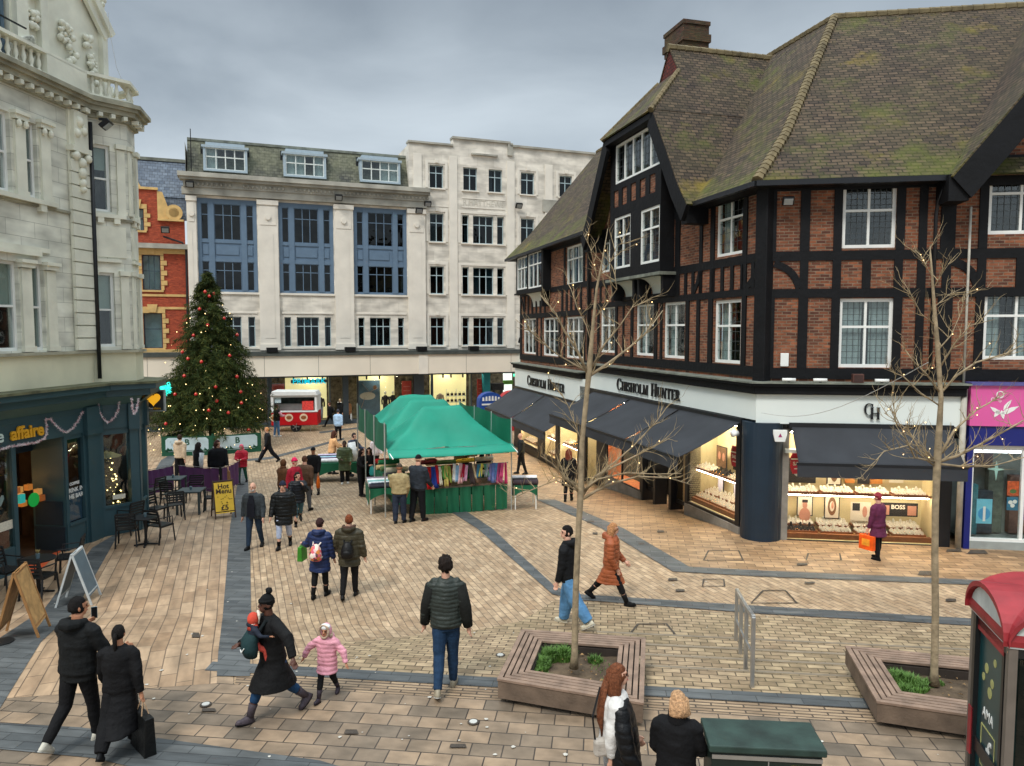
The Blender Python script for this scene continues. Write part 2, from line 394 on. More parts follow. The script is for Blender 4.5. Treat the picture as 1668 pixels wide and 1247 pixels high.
band((944, 978), (1240, 1001), (1577, 1020), (1720, 1029), (1720, 1016), (1577, 1008), (1240, 988), (944, 969))
band((874, 814), (1096, 932), (1123, 924), (904, 814))
band((1096, 932), (1240, 940), (1577, 953), (1720, 960), (1720, 951), (1577, 945), (1240, 930), (1123, 924))
band((232, 790), (262, 750), (282, 738), (296, 738), (284, 750), (262, 790))
for pp in (((400, 751), (440, 748), (560, 716), (560, 713), (440, 744), (400, 748)), ((520, 706), (600, 696), (600, 694), (520, 703))):
    sheet('grey_paving_band', PX(*pp), PV_G, .012)
# inspection covers, drains and spots on the paving
COVM = pm('iron cover', c(70, 62, 54), .6, .25, 20, .4)
def cover(u0, v0, u1, v1, skew=0, fill=False):
    q = PX((u0+skew, v0), (u1-skew, v0), (u1+skew*0, v1), (u0, v1)); mb = MB()
    if fill: mb.poly([(p.x, p.y, p.z+.021) for p in q][::-1])
    else:
        ce = sum(q, Vector())/4
        for i in range(4):
            a, b_ = q[i], q[(i+1) % 4]
            mb.poly([a+Vector((0,0,.018)), b_+Vector((0,0,.018)), b_+(ce-b_).normalized()*.05+Vector((0,0,.018)), a+(ce-a).normalized()*.05+Vector((0,0,.018))])
    return mb
covers = [(1145, 897, 1212, 914, 8, 0), (1143, 944, 1182, 956, 2, 0), (1222, 962, 1300, 984, 20, 0), (1312, 902, 1372, 914, 3, 0), (1020, 1017, 1105, 1039, 18, 0), (1495, 931, 1525, 938, 3, 1), (1298, 918, 1316, 922, 1, 1),
          (965, 868, 974, 871, 1, 1), (1040, 885, 1050, 888, 1, 1), (956, 849, 968, 852, 1, 1), (1070, 865, 1082, 868, 1, 1), (1088, 943, 1104, 947, 1, 1), (1100, 961, 1116, 965, 1, 1), (1540, 895, 1568, 900, 4, 1), (1575, 897, 1610, 903, 6, 1), (1310, 949, 1328, 952, 1, 1), (1540, 977, 1558, 981, 1, 1), (328, 1156, 352, 1161, 2, 1), (732, 1214, 760, 1221, 2, 1), (560, 1191, 584, 1198, 3, 1), (560, 916, 572, 920, 1, 1), (312, 1032, 326, 1040, 2, 1)]
for k, (a, b_, c_, d, s_, fl) in enumerate(covers):
    mb = cover(a, b_, c_, d, s_, bool(fl)); o = mb.build('drain_cover' if fl else 'inspection_cover', COVM)
    where = 'beside the shopfront' if b_ < 940 and a > 1100 else 'in the open plaza' if b_ < 1045 else 'on the near slabs'
    tag(o, ('small dark iron drain grate ' if fl else 'outlined square inspection cover ') + where, 'drain' if fl else 'cover', ('small drain covers ' if fl else 'inspection covers ') + where)
for (u, v) in ((335, 1150), (771, 1179), (815, 1069)):
    g = G(u, v); mb = MB(); mb.tube([g+Vector((0,0,.016)), g+Vector((0,0,.024))], .075, 16); o = mb.build('ground_light_rim', COVM)
    tag(o, 'round ground light set in the near slabs', 'ground light', 'round lights set in the paving')
    m2 = MB(); m2.tube([g+Vector((0,0,.02)), g+Vector((0,0,.03))], .05, 16); m2.build('lens', pm('light lens', c(190, 190, 184), .3, .05), o)
    o.name = 'ground_light'
mb = MB(); rnd = random.Random(3)
for i in range(170):
    u = rnd.uniform(0, 1560); v = rnd.uniform(830, 1240) if rnd.random() < .8 else rnd.uniform(750, 830)
    if 1000 < u and 1030 < v < 1130: continue
    g = G(u, v); r = rnd.uniform(.008, .03); a = rnd.uniform(0, 3)
    mb.add([(g.x + r*math.cos(a+t)*rnd.uniform(.6, 1.3), g.y + r*math.sin(a+t)*rnd.uniform(.6, 1.3), g.z+.019) for t in (0, 1.2, 2.4, 3.7, 5)], [(0, 1, 2, 3, 4)])
tag(mb.build('litter_specks', pm('gum', c(186, 182, 172), .8, .3, 30)), kind='stuff')
# ------------------------------------------------------------------ planter benches
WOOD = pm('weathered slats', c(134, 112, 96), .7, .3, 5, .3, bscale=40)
SOIL = pm('soil', c(84, 70, 54), .95, .5, 5, .9, bscale=30)
def planter(name, quad, label, zt=.80):
    ce = sum((Vector((x, y, 0)) for x, y in quad), Vector())/4
    t = thing('planter_bench', label, 'planter', (ce.x, ce.y, 0)); O = [Vector((x, y, 0)) - ce for x, y in quad]  # order: FL, FR, RR, RL
    n = 4
    def inset(d):
        out = []
        for i in range(n):
            p, a, b = O[i], O[(i-1) % n], O[(i+1) % n]; u1 = (a-p).normalized(); u2 = (b-p).normalized(); s = abs(u1.x*u2.y-u1.y*u2.x)
            out.append(p + (u1+u2)*(d/s))
        return out
    Wd = .40; mb = MB()
    for i in range(n):
        j = (i+1) % n
        for k in range(5):
            a = inset(Wd*k/5 + (.0 if k == 0 else .004)); b = inset(Wd*(k+.82)/5)
            mb.slab([a[i].xy, a[j].xy, b[j].xy, b[i].xy], zt-.035, zt)
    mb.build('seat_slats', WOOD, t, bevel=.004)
    a = inset(.01); b = inset(.05); mb = MB()
    for i in range(n):
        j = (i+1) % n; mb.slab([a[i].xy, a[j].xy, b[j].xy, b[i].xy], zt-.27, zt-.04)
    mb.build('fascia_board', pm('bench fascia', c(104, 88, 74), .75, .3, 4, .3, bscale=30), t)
    a = inset(.14); b = inset(.40); mb = MB()
    for i in range(n):
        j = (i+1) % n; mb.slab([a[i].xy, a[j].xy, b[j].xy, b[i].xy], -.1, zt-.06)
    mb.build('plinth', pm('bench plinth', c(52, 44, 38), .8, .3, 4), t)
    q = inset(.40); nn = 22; mb = MB()
    def sf(u, v):
        p = (q[0]*(1-u)+q[1]*u)*(1-v)+(q[3]*(1-u)+q[2]*u)*v
        return (p.x, p.y, zt-.17 + .05*noise.noise(p*2.2+Vector((3, 1, 0))) + .012*noise.noise(p*14))
    mb.grid(sf, nn, nn); mb.build('soil', SOIL, t, smooth=True)
    return t, [x + ce for x in q]
q1 = [(-.2, 9.55), (1.64, 8.9), (2.02, 10.88), (.15, 11.2)]
q2 = [(4.56, 8.95), (6.75, 8.2), (6.9, 10.1), (4.9, 10.6)]
pl1, in1 = planter('planter_bench', q1, 'slatted wooden planter bench around the bare tree, beside the gilet man')
pl2, in2 = planter('planter_bench', q2, 'slatted wooden planter bench partly hidden behind the red phone box')
GRASS = pm('grass blades', c(80, 114, 46), .6, .35, 14)
def tuft(q, spots, name, label):
    mb = MB(); rn = random.Random(5)
    for (u, v, ru, rv, cnt, hh) in spots:
        for k in range(cnt):
            a = rn.uniform(0, 6.28); rr = math.sqrt(rn.random()); uu = u + ru*rr*math.cos(a); vv = v + rv*rr*math.sin(a)
            p = (q[0]*(1-uu)+q[1]*uu)*(1-vv)+(q[3]*(1-uu)+q[2]*uu)*vv; b = Vector((p.x, p.y, .615)); h = hh*rn.uniform(.5, 1.2)*(1.2-rr*.6)
            d = Vector((rn.uniform(-1, 1), rn.uniform(-1, 1), 0)); s = Vector((-d.y, d.x, 0)).normalized()*.006
            m_ = b + d*h*.25 + Vector((0, 0, h*.7)); e_ = b + d*h*.7 + Vector((0, 0, h))
            mb.add([b-s, b+s, m_+s*.8, m_-s*.8, e_], [(0, 1, 2, 3), (3, 2, 4)])
    tag(mb.build(name, GRASS), label, 'grass', kind='stuff')
tuft(in1, [(.12, .82, .14, .16, 900, .16), (.3, .86, .16, .14, 900, .17), (.08, .5, .09, .22, 700, .15), (.03, .2, .04, .12, 200, .1), (.72, .82, .1, .09, 260, .12), (.93, .12, .06, .1, 300, .13), (.15, .2, .1, .1, 80, .07), (.8, .7, .15, .2, 60, .06)], 'grass', 'green grass growing in the planter around the first bare tree')
tuft(in2, [(.10, .75, .12, .2, 1000, .14), (.2, .6, .14, .25, 1100, .15), (.1, .35, .08, .15, 400, .12), (.45, .8, .1, .1, 160, .09)], 'grass', 'green grass growing in the planter beside the phone box')
LEAFM = pm('dead leaves', c(150, 120, 80), .8, .5, 30)
for q, nm in ((in1, 'first'), (in2, 'second')):
    mb = MB(); rn = random.Random(9)
    for k in range(46):
        uu, vv = rn.random(), rn.random(); p = (q[0]*(1-uu)+q[1]*uu)*(1-vv)+(q[3]*(1-uu)+q[2]*uu)*vv; a = rn.uniform(0, 6.28); r = rn.uniform(.012, .035)
        x, y = p.x, p.y; z = .665
        mb.add([(x+r*math.cos(a), y+r*math.sin(a), z), (x+r*.5*math.cos(a+1.6), y+r*.5*math.sin(a+1.6), z+.02), (x-r*math.cos(a), y-r*math.sin(a), z), (x-r*.5*math.cos(a+1.6), y-r*.5*math.sin(a+1.6), z+.008)], [(0, 1, 2, 3)])
    tag(mb.build('fallen_leaves', LEAFM), 'dead leaves scattered on the soil of the ' + nm + ' planter', 'leaves', kind='stuff')
# ------------------------------------------------------------------ handrail on the steps
hr = thing('handrail', 'low stainless steel handrail with four posts on the steps', 'handrail', (0, 0, 0))
posts = [(1198.5, 1053, 961), (1205.7, 1075, 975), (1214, 1096.7, 989), (1225, 1119.7, 1005)]
zs = [.0, .12, .3, .45]; tops = []; mids = []
for (u, v, vt), z in zip(posts, zs):
    g = G(u, v, z); g.z = z; dd = (ray(u, vt)); tz = CAMZ + dd.z*(g.y/dd.y); tops.append(Vector((g.x, g.y, tz))); mids.append(Vector((g.x, g.y, tz-.52)))
    mb = MB(); mb.bar(g, (g.x, g.y, tz), .05, .05); mb.build('post', STEEL, hr, bevel=.006)
mb = MB()
for a, b_ in zip(tops[:-1], tops[1:]): mb.bar(a, b_, .055, .06)
mb.build('top_rail', STEEL, hr, bevel=.006)
mb = MB()
for a, b_ in zip(mids[:-1], mids[1:]): mb.bar(a, b_, .03, .03)
mb.build('middle_rail', STEEL, hr)
# ================================================================== TIMBER-FRAMED CORNER BUILDING
def crop(ox, oy, sc): return lambda x, y: (ox + x/sc, oy + y/sc)
c1 = crop(820, 180, 2.969); c2 = crop(1240, 180, 2.97); c3 = crop(200, 220, 2.969); c5 = crop(600, 220, 2.969)
BRICK = brickmat('red brown brick', c(148, 90, 62), c(84, 50, 40), c(126, 108, 90), .225, .078, .010, 'xz', .9, .3, c(70, 52, 42), 1.5, bump=.6)
BEAM = pm('black timber', c(12, 13, 16), .65, .35, 3, .5, bscale=9, spec=.25)
LEAD = pm('lead cames', c(70, 76, 78), .6, .1, 5)
LEADR = pm('lead sheet', c(112, 116, 106), .7, .4, 2.5, .4)
def roofmat(name, c1_, c2_, moss, lowmoss, rowh=.105):
    m = brickmat(name, c1_, c2_, c(24, 20, 18), .26, rowh, .016, 'uv', .9, .25, c(96, 92, 60), .8, bump=1.0, off=.5)
    t = m.node_tree; n = t.nodes; l = t.links; b = n['Principled BSDF']; src = b.inputs['Base Color'].links[0].from_socket
    tc = n.new("ShaderNodeTexCoord"); nz = n.new("ShaderNodeTexNoise"); nz.inputs['Scale'].default_value = .75; nz.inputs['Detail'].default_value = 9; nz.inputs['Roughness'].default_value = .72
    l.new(tc.outputs['Object'], nz.inputs['Vector'])
    sp = n.new("ShaderNodeSeparateXYZ"); l.new(tc.outputs['UV'], sp.inputs[0])
    mr = n.new("ShaderNodeMapRange"); mr.inputs[1].default_value = 0; mr.inputs[2].default_value = 2.2; mr.inputs[3].default_value = lowmoss; mr.inputs[4].default_value = 0; l.new(sp.outputs[1], mr.inputs[0])
    ad = n.new("ShaderNodeMath"); l.new(nz.outputs[0], ad.inputs[0]); l.new(mr.outputs[0], ad.inputs[1])
    rp = n.new("ShaderNodeMapRange"); rp.inputs[1].default_value = .52; rp.inputs[2].default_value = .74; rp.inputs[4].default_value = moss; l.new(ad.outputs[0], rp.inputs[0])
    n4 = n.new("ShaderNodeTexNoise"); n4.inputs['Scale'].default_value = .5; l.new(tc.outputs['Object'], n4.inputs['Vector'])
    mc = n.new("ShaderNodeMix"); mc.data_type = 'RGBA'; mc.inputs[6].default_value = c(88, 96, 30); mc.inputs[7].default_value = c(146, 126, 42)
    r4 = n.new("ShaderNodeMapRange"); r4.inputs[1].default_value = .52; r4.inputs[2].default_value = .68; l.new(n4.outputs[0], r4.inputs[0]); l.new(r4.outputs[0], mc.inputs[0])
    mx = n.new("ShaderNodeMix"); mx.data_type = 'RGBA'; l.new(rp.outputs[0], mx.inputs[0]); l.new(src, mx.inputs[6]); l.new(mc.outputs[2], mx.inputs[7]); l.new(mx.outputs[2], b.inputs['Base Color'])
    return m
TILE = roofmat('clay roof tiles', c(92, 76, 62), c(56, 46, 40), .7, .13, .135)
def wallholes(mb, x0, x1, z0, z1, holes, th=.2, y=0.0):
    xs = sorted({x0, x1} | {h[i] for h in holes for i in (0, 1) if x0 < h[i] < x1}); zs = sorted({z0, z1} | {h[i] for h in holes for i in (2, 3) if z0 < h[i] < z1})
    for i in range(len(xs)-1):
        for j in range(len(zs)-1):
            mx_, mz = (xs[i]+xs[i+1])/2, (zs[j]+zs[j+1])/2
            if any(h[0] < mx_ < h[1] and h[2] < mz < h[3] for h in holes): continue
            mb.quad((xs[i], y, zs[j]), (xs[i+1], y, zs[j]), (xs[i+1], y, zs[j+1]), (xs[i], y, zs[j+1]))
    for a, b_, d, e_ in holes:
        mb.quad((a, y, d), (a, y+th, d), (b_, y+th, d), (b_, y, d)); mb.quad((a, y, e_), (b_, y, e_), (b_, y+th, e_), (a, y+th, e_))
        mb.quad((a, y, d), (a, y, e_), (a, y+th, e_), (a, y+th, d)); mb.quad((b_, y, d), (b_, y+th, d), (b_, y+th, e_), (b_, y, e_))
def fb(mb, fr, name, mat, root, **k):
    o = mb.build(name, mat, root, **k); o.rotation_euler = (0, 0, fr.rot - root.rotation_euler.z)
    d = fr.o - root.location; o.location = Matrix.Rotation(-root.rotation_euler.z, 3, 'Z') @ Vector((d.x, d.y, 0)) + Vector((0, 0, -root.location.z)); return o
wrng = random.Random(11)
def window(root, fr, x0, x1, z0, z1, nx=2, nz=(.66,), fw=.085, bw=.06, y=.05, mat=None, lead=None, curtain=.5, thick=.09, blind=0, panemat=None, backmat=None, leadmat=None, proud=0):
    mb = MB(); mat = mat or WHITEM
    mb.box(x0, x0+fw, y, y+thick, z0, z1); mb.box(x1-fw, x1, y, y+thick, z0, z1); mb.box(x0+fw, x1-fw, y, y+thick, z0, z0+fw); mb.box(x0+fw, x1-fw, y, y+thick, z1-fw, z1)
    xi0, xi1, zi0, zi1 = x0+fw, x1-fw, z0+fw, z1-fw
    for i in range(1, nx):
        xm = xi0 + (xi1-xi0)*i/nx; mb.box(xm-bw/2, xm+bw/2, y+.012, y+thick-.01, zi0, zi1)
    for f in nz:
        zm = zi0 + (zi1-zi0)*f; mb.box(xi0, xi1, y+.006, y+thick-.02, zm-bw/2, zm+bw/2)
    o = fb(mb, fr, 'window', mat, root)
    g = MB(); g.box(xi0-.01, xi1+.01, y+.04, y+.05, zi0-.01, zi1+.01); g.build('pane', panemat or GLASS, o)
    if lead:
        g = MB(); lx, lz = lead
        for i in range(1, lx):
            xm = xi0+(xi1-xi0)*i/lx; g.box(xm-.006, xm+.006, y+.03, y+.036, zi0, zi1)
        for i in range(1, lz):
            zm = zi0+(zi1-zi0)*i/lz; g.box(xi0, xi1, y+.026, y+.0295, zm-.006, zm+.006)
        g.build('leading', leadmat or LEAD, o)
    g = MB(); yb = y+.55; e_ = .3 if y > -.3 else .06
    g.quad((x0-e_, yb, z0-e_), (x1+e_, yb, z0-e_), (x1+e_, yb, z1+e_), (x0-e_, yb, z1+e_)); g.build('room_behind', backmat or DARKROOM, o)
    if blind:
        g = MB(); zb = zi1-(zi1-zi0)*blind; g.box(xi0-.04, xi1+.04, y+.13, y+.14, zb, zi1+.05); g.build('blind', pm('roller blind', c(196, 204, 192), .8, .05, 1), o)
    if wrng.random() < curtain and not blind:
        g = MB(); w_ = (xi1-xi0)
        def cv(a, b): return lambda u, v: (a+(b-a)*u, y+.18+.02*math.sin(u*26+3*v), zi0-.03+(zi1-zi0+.06)*v)
        k = wrng.choice((0, 1, 2))
        if k in (0, 2): g.grid(cv(xi0-.03, xi0+w_*wrng.uniform(.25, .5)), 24, 2)
        if k in (1, 2): g.grid(cv(xi1-w_*wrng.uniform(.25, .5), xi1+.03), 24, 2)
        g.build('curtain', CURTAIN, o, smooth=True)
    return o
def corner(o_):
    """world point of the building corner where both facades are offset inwards by o_"""
    a, b_ = L.ey, R.ey; det = a.x*b_.y-a.y*b_.x
    return Vector((KX + (o_*b_.y-o_*a.y)/det, KY + (a.x*o_-b_.x*o_)/det, 0))
bd = thing('timber_framed_building', 'black and white timber framed brick corner building with mossy tiled roof', 'building', (KX, KY, 0))
VB = corner(-.0); lx0 = lambda o_: L.loc(corner(o_))[0]; rx0 = lambda o_: R.loc(corner(o_))[0]
# windows: (x0, x1, z0, z1)
LU = [(-21.95, -20.05, 7.62, 9.3), (-15.12, -13.0, 7.5, 9.2), (-11.02, -9.62, 7.75, 9.45), (-2.39, -1.04, 7.53, 9.1)]
LLo = [(-21.98, -19.75, 4.25, 6.12), (-18.5, -16.2, 4.25, 6.1), (-15.1, -12.95, 4.25, 6.08), (-11.03, -9.6, 4.6, 6.4), (-7.7, -6.3, 4.58, 6.38), (-5.55, -4.14, 4.56, 6.36), (-2.41, -1.05, 4.53, 6.3)]
RU = [(1.85, 3.12, 7.51, 9.1), (5.23, 6.75, 7.79, 9.42)]; RL = [(1.84, 3.13, 4.5, 6.25), (5.23, 6.75, 4.72, 6.5)]
mb = MB(); wallholes(mb, -22.6, 0, 3.3, 9.5, LU+LLo, .25); mb.quad((-22.6, 0, 3.3), (-22.6, 0, 9.5), (-22.6, 8, 9.5), (-22.6, 8, 3.3)); fb(mb, L, 'wall', BRICK, bd)
mb = MB(); wallholes(mb, 0, 14, 3.3, 9.3, RU+RL, .25); fb(mb, R, 'wall', BRICK, bd)
for w_ in LU[:1]: window(bd, L, *w_, nx=3, nz=(.66,), lead=None)
for w_ in LU[1:2]: window(bd, L, *w_, nx=3, nz=(.68,))
for w_ in LU[2:]: window(bd, L, *w_, nx=2, nz=(.68,), lead=(4, 5))
for w_ in LLo[:3]: window(bd, L, *w_, nx=3, nz=(.66,))
for w_ in LLo[3:]: window(bd, L, *w_, nx=2, nz=(.60,), lead=(4, 6), curtain=.9)
for w_ in RU[:1]+RL[:1]: window(bd, R, *w_, nx=2, nz=(.60,), lead=(8, 10), curtain=.4)
for w_ in RU[1:]+RL[1:]: window(bd, R, *w_, nx=2, nz=(.62,), lead=(9, 9), fw=.09, curtain=.6)
# timber frame, left facade
T = .035
def hb(mb, x0, x1, z0, z1, p=T): mb.box(x0, x1, -p, .02, z0, z1)
def vb(mb, x, w, z0, z1, p=T+.004): mb.box(x-w/2, x+w/2, -p, .02, z0, z1)
def brace(mb, x0, z0, x1, z1, w=.2, bow=.12, n=8, p=T+.001, y=0):
    pts = []
    for i in range(n+1):
        t = i/n; s = math.sin(math.pi*t)*bow; dx, dz = x1-x0, z1-z0; ln = math.hypot(dx, dz); pts.append((x0+dx*t - dz/ln*s, z0+dz*t + dx/ln*s))
    for i in range(n):
        (a, b_), (c_, d) = pts[i], pts[i+1]; ln = math.hypot(c_-a, d-b_); nx_, nz_ = -(d-b_)/ln*w/2, (c_-a)/ln*w/2
        q = [(a-nx_, b_-nz_), (c_-nx_, d-nz_), (c_+nx_, d+nz_), (a+nx_, b_+nz_)]
        ar = sum(q[k][0]*q[(k+1) % 4][1]-q[(k+1) % 4][0]*q[k][1] for k in range(4))
        mb.prism(q if ar > 0 else q[::-1], y-p, y+.02)
mb = MB()
hb(mb, -12.3, .02, 8.98, 9.22); hb(mb, -12.3, .02, 7.22, 7.46); hb(mb, -12.3, .02, 6.36, 6.56); hb(mb, -12.3, .02, 4.22, 4.5)
hb(mb, -22.6, -12.3, 9.22, 9.5); hb(mb, -22.6, -12.3, 7.3, 7.54); hb(mb, -22.6, -12.3, 6.12, 6.36); hb(mb, -22.6, -12.3, 3.9, 4.2)
for x, w_ in ((-12.25, .42), (-9.35, .28), (-9.05, .2), (-4.65, .3), (-3.2, .16), (-2.55, .22), (-.9, .2), (-.12, .3)): vb(mb, x, w_, 6.56, 9.0)
for x, w_ in ((-12.25, .42), (-9.4, .2), (-8.75, .12), (-8.0, .2), (-6.1, .22), (-5.7, .14), (-3.95, .2), (-3.3, .18), (-2.6, .24), (-.88, .2), (-.12, .3), (-11.2, .2)): vb(mb, x, w_, 4.5, 6.36)
for x in (-11.6, -11.0, -10.4, -9.8, -4.1, -3.65, -3.2, -2.5, -2.0, -1.5, -1.0, -.5): vb(mb, x, .15, 6.56, 7.22)
for x, w_ in ((-22.45, .3), (-17.5, .25), (-15.3, .2), (-12.85, .2)): vb(mb, x, w_, 7.54, 9.3)
for x in (-22.45, -21.7, -21.0, -20.3, -19.6, -18.9, -18.2, -15.6, -15.0, -14.4, -13.8, -13.2): vb(mb, x, .22, 6.36, 7.3)
for x, w_ in ((-22.4, .35), (-19.45, .22), (-18.75, .2), (-15.95, .22), (-15.3, .2), (-12.75, .18)): vb(mb, x, w_, 4.2, 6.12)
brace(mb, -3.6, 6.6, -3.25, 7.25, .16, -.06); brace(mb, -.85, 6.55, -.2, 7.3, .18, -.1); brace(mb, -22.3, 7.2, -21.9, 6.5, .15, .08)
fb(mb, L, 'timber_frame', BEAM, bd)
mb = MB()
hb(mb, -.02, 14, 8.97, 9.2); hb(mb, -.02, 14, 7.21, 7.45); hb(mb, -.02, 14, 6.27, 6.5); hb(mb, -.02, 14, 4.2, 4.48)
for x, w_ in ((.1, .3), (.95, .23), (1.74, .2), (3.22, .2), (3.74, .19), (4.32, .34), (5.12, .2), (6.9, .22), (8.3, .2), (9.5, .2), (11, .2), (12.6, .2)): vb(mb, x, w_, 7.45, 9.0); vb(mb, x+.0, w_, 4.48, 6.27)
for x in (.95, 1.74, 2.45, 3.2, 3.74, 4.32, 5.12, 6.0, 6.9): vb(mb, x, .2, 6.5, 7.21)
brace(mb, .22, 7.15, .85, 6.52, .18, .13); brace(mb, 4.45, 7.15, 5.05, 6.52, .2, .13)
fb(mb, R, 'timber_frame', BEAM, bd)
mb = MB(); co = corner(-.06); mb.cbox((co.x-KX+.02, co.y-KY+.05, 6.4), (.34, .34, 5.7), R_(40)); mb.build('corner_post', BEAM, bd, bevel=.02)
# --- gable oriel on the left facade
gx = -6.93
M5 = Matrix.Translation((0, -.5, 0))
hole = [(-8.55, -4.97, 10.72, 12.1), (-8.6, -7.17, 7.68, 9.52), (-6.38, -4.97, 7.66, 9.46)]
pan = [(gx-1.72+i*.73, gx-1.72+i*.73+.42, 9.9, 10.5) for i in range(5)]
mb = MB(); wallholes(mb, -8.95, -4.9, 7.3, 12.15, hole+pan, .12, -.5)
mb.quad((-8.95, -.5, 7.3), (-8.95, -.5, 12.0), (-8.95, .0, 12.0), (-8.95, .0, 7.3)); mb.quad((-4.9, -.5, 7.3), (-4.9, .0, 7.3), (-4.9, .0, 12.0), (-4.9, -.5, 12.0))
mb.quad((-8.95, -.5, 7.3), (-8.95, .3, 7.3), (-4.9, .3, 7.3), (-4.9, -.5, 7.3)); fb(mb, L, 'oriel', BEAM, bd)
mb = MB()
for p in pan: mb.box(p[0]-.05, p[1]+.05, -.46, -.4, p[2]-.05, p[3]+.05)
mb.box(-7.1, -6.45, -.46, -.4, 7.7, 9.5); fb(mb, L, 'brick_panels', BRICK, bd)
o = window(bd, L, -8.55, -4.97, 10.72, 12.1, nx=5, nz=(), lead=(15, 5), y=-.47, curtain=.2, bw=.09)
window(bd, L, -8.6, -7.17, 7.68, 9.52, nx=2, nz=(.64,), y=-.47, lead=(4, 6)); window(bd, L, -6.38, -4.97, 7.66, 9.46, nx=2, nz=(.64,), y=-.47, lead=(4, 6))
mb = MB(); mb.box(-9.1, -4.7, -.62, .0, 7.22, 7.32); fb(mb, L, 'sill', LEADR, bd)
def cove(mb, x0, x1, zt, zb, d):
    n = 8
    for i in range(n):
        a0, a1 = i/n*math.pi/2, (i+1)/n*math.pi/2
        p0 = (-d*(1-math.sin(a0)) , zt-(zt-zb)*(1-math.cos(a0))); p1 = (-d*(1-math.sin(a1)), zt-(zt-zb)*(1-math.cos(a1)))
        mb.quad((x0, p0[0], p0[1]), (x0, p1[0], p1[1]), (x1, p1[0], p1[1]), (x1, p0[0], p0[1]))
CREAMM = pm('cream coving', c(200, 204, 196), .7, .06, 3)
mb = MB(); cove(mb, -8.6, -7.2, 7.2, 6.68, .5); fb(mb, L, 'coving', CREAMM, bd); mb = MB(); cove(mb, -6.4, -5.0, 7.2, 6.68, .5); fb(mb, L, 'coving', CREAMM, bd)
mb = MB()
for x in (-8.8, -7.0, -6.6, -4.85): brace(mb, x-.01, 7.2, x+.01, 6.55, .16, 0, 2, .45); 
mb.box(-8.95, -4.8, -.1, 0, 6.56, 6.68); fb(mb, L, 'brackets', BEAM, bd)
# section 2 oriel (two joined casements)
mb = MB(); wallholes(mb, -22.05, -17.3, 7.45, 9.5, [(-21.9, -20.0, 7.64, 9.36), (-19.85, -17.6, 7.6, 9.4)], .1, -.4)
mb.quad((-17.3, -.4, 7.45), (-17.3, 0, 7.45), (-17.3, 0, 9.5), (-17.3, -.4, 9.5)); mb.quad((-22.05, -.4, 7.45), (-22.05, 0, 7.45), (-17.3, 0, 7.45), (-17.3, -.4, 7.45)); fb(mb, L, 'oriel', BEAM, bd)
window(bd, L, -21.9, -20.0, 7.64, 9.36, nx=3, nz=(.66,), y=-.37, curtain=1); window(bd, L, -19.85, -17.6, 7.6, 9.4, nx=3, nz=(.66,), y=-.37)
mb = MB(); cove(mb, -20.2, -17.8, 7.36, 6.7, .4); fb(mb, L, 'coving', CREAMM, bd)
mb = MB(); mb.box(-22.1, -17.2, -.5, 0, 7.38, 7.45); brace(mb, -17.6, 7.36, -17.59, 6.65, .2, 0, 2, .38); fb(mb, L, 'brackets', BEAM, bd)
# gable side walls
prof = [(0, 15.1), (1.95, 12.35), (2.95, 10.85), (3.6, 9.85), (4.25, 9.05)]
mb = MB()
for sgn in (1, -1):
    P = [(gx+sgn*1.9, 9.2), (gx+sgn*4.0, 9.2), (gx+sgn*3.5, 9.75), (gx+sgn*2.85, 10.7), (gx+sgn*2.0, 11.9), (gx+sgn*1.9, 11.9)]
    if sgn < 0: P = P[::-1]
    mb.prism(P, -.02, .2)
fb(mb, L, 'gable_wall', BRICK, bd)
mb = MB()
for sgn in (1, -1):
    mb.box(gx+sgn*2.0, gx+sgn*3.9, -.05, -.02, 9.2, 9.42)
    x = gx+sgn*2.9; mb.box(x-.1, x+.1, -.054, -.02, 9.4, 10.6)
    for (a, za), (b_, zb) in zip(prof[1:-1], prof[2:]):
        q = [(gx+sgn*a, za-.02), (gx+sgn*b_, zb-.02), (gx+sgn*(b_-.3), zb-.42), (gx+sgn*(a-.3), za-.42)]
        mb.prism(q[::-1] if sgn > 0 else q, -.82, -.68)
    mb.box(gx+sgn*3.75, gx+sgn*4.1, -.7, 0, 8.55, 9.1)
mb.box(gx-1.98, gx+1.98, -.82, -.52, 12.12, 12.3)
fb(mb, L, 'bargeboard', BEAM, bd)
# --- roofs (with uv in metres)
def rp(mb, pts, ex, o0):
    """roof polygon; uv: u along ex, v up the slope from point o0"""
    P = [Vector(p) for p in pts]; n = Vector((0, 0, 0))
    for i in range(len(P)): n += P[i].cross(P[(i+1) % len(P)])
    n.normalize()
    if n.z < 0: P = P[::-1]; n = -n
    ex = (Vector(ex) - n * Vector(ex).dot(n)).normalized(); ev = n.cross(ex)
    if ev.z < 0: ev = -ev
    o0 = Vector(o0); mb.add(P, [tuple(range(len(P)))], [[((p-o0).dot(ex)+40, (p-o0).dot(ev)) for p in P]])
Z = Vector((0, 0, 1))
K0 = Vector((KX, KY, 0))
def Lw(x, y, z): return L.w(x, y, z) - K0
def Rw(x, y, z): return R.w(x, y, z) - K0
E0 = corner(-.5) - K0 + Z*9.15; E1 = corner(.95) - K0 + Z*10.6; AP = Rw(2.9, 5.45, 15.3)
mb = MB(); LM = Vector(L.ex); RM = Vector(R.ex)
rp(mb, [E0, E1, Lw(-3.9, .95, 10.6), Lw(-3.9, -.5, 9.15)], LM, E0); rp(mb, [E1, AP, Lw(-12.4, 4.9, 15.3), Lw(-12.4, .95, 10.6)], LM, E0)
rp(mb, [E0, Rw(14, -.5, 9.15), Rw(14, .95, 10.6), E1], RM, E0); rp(mb, [E1, Rw(14, .95, 10.6), Rw(14, 5.45, 15.3), AP], RM, E0)
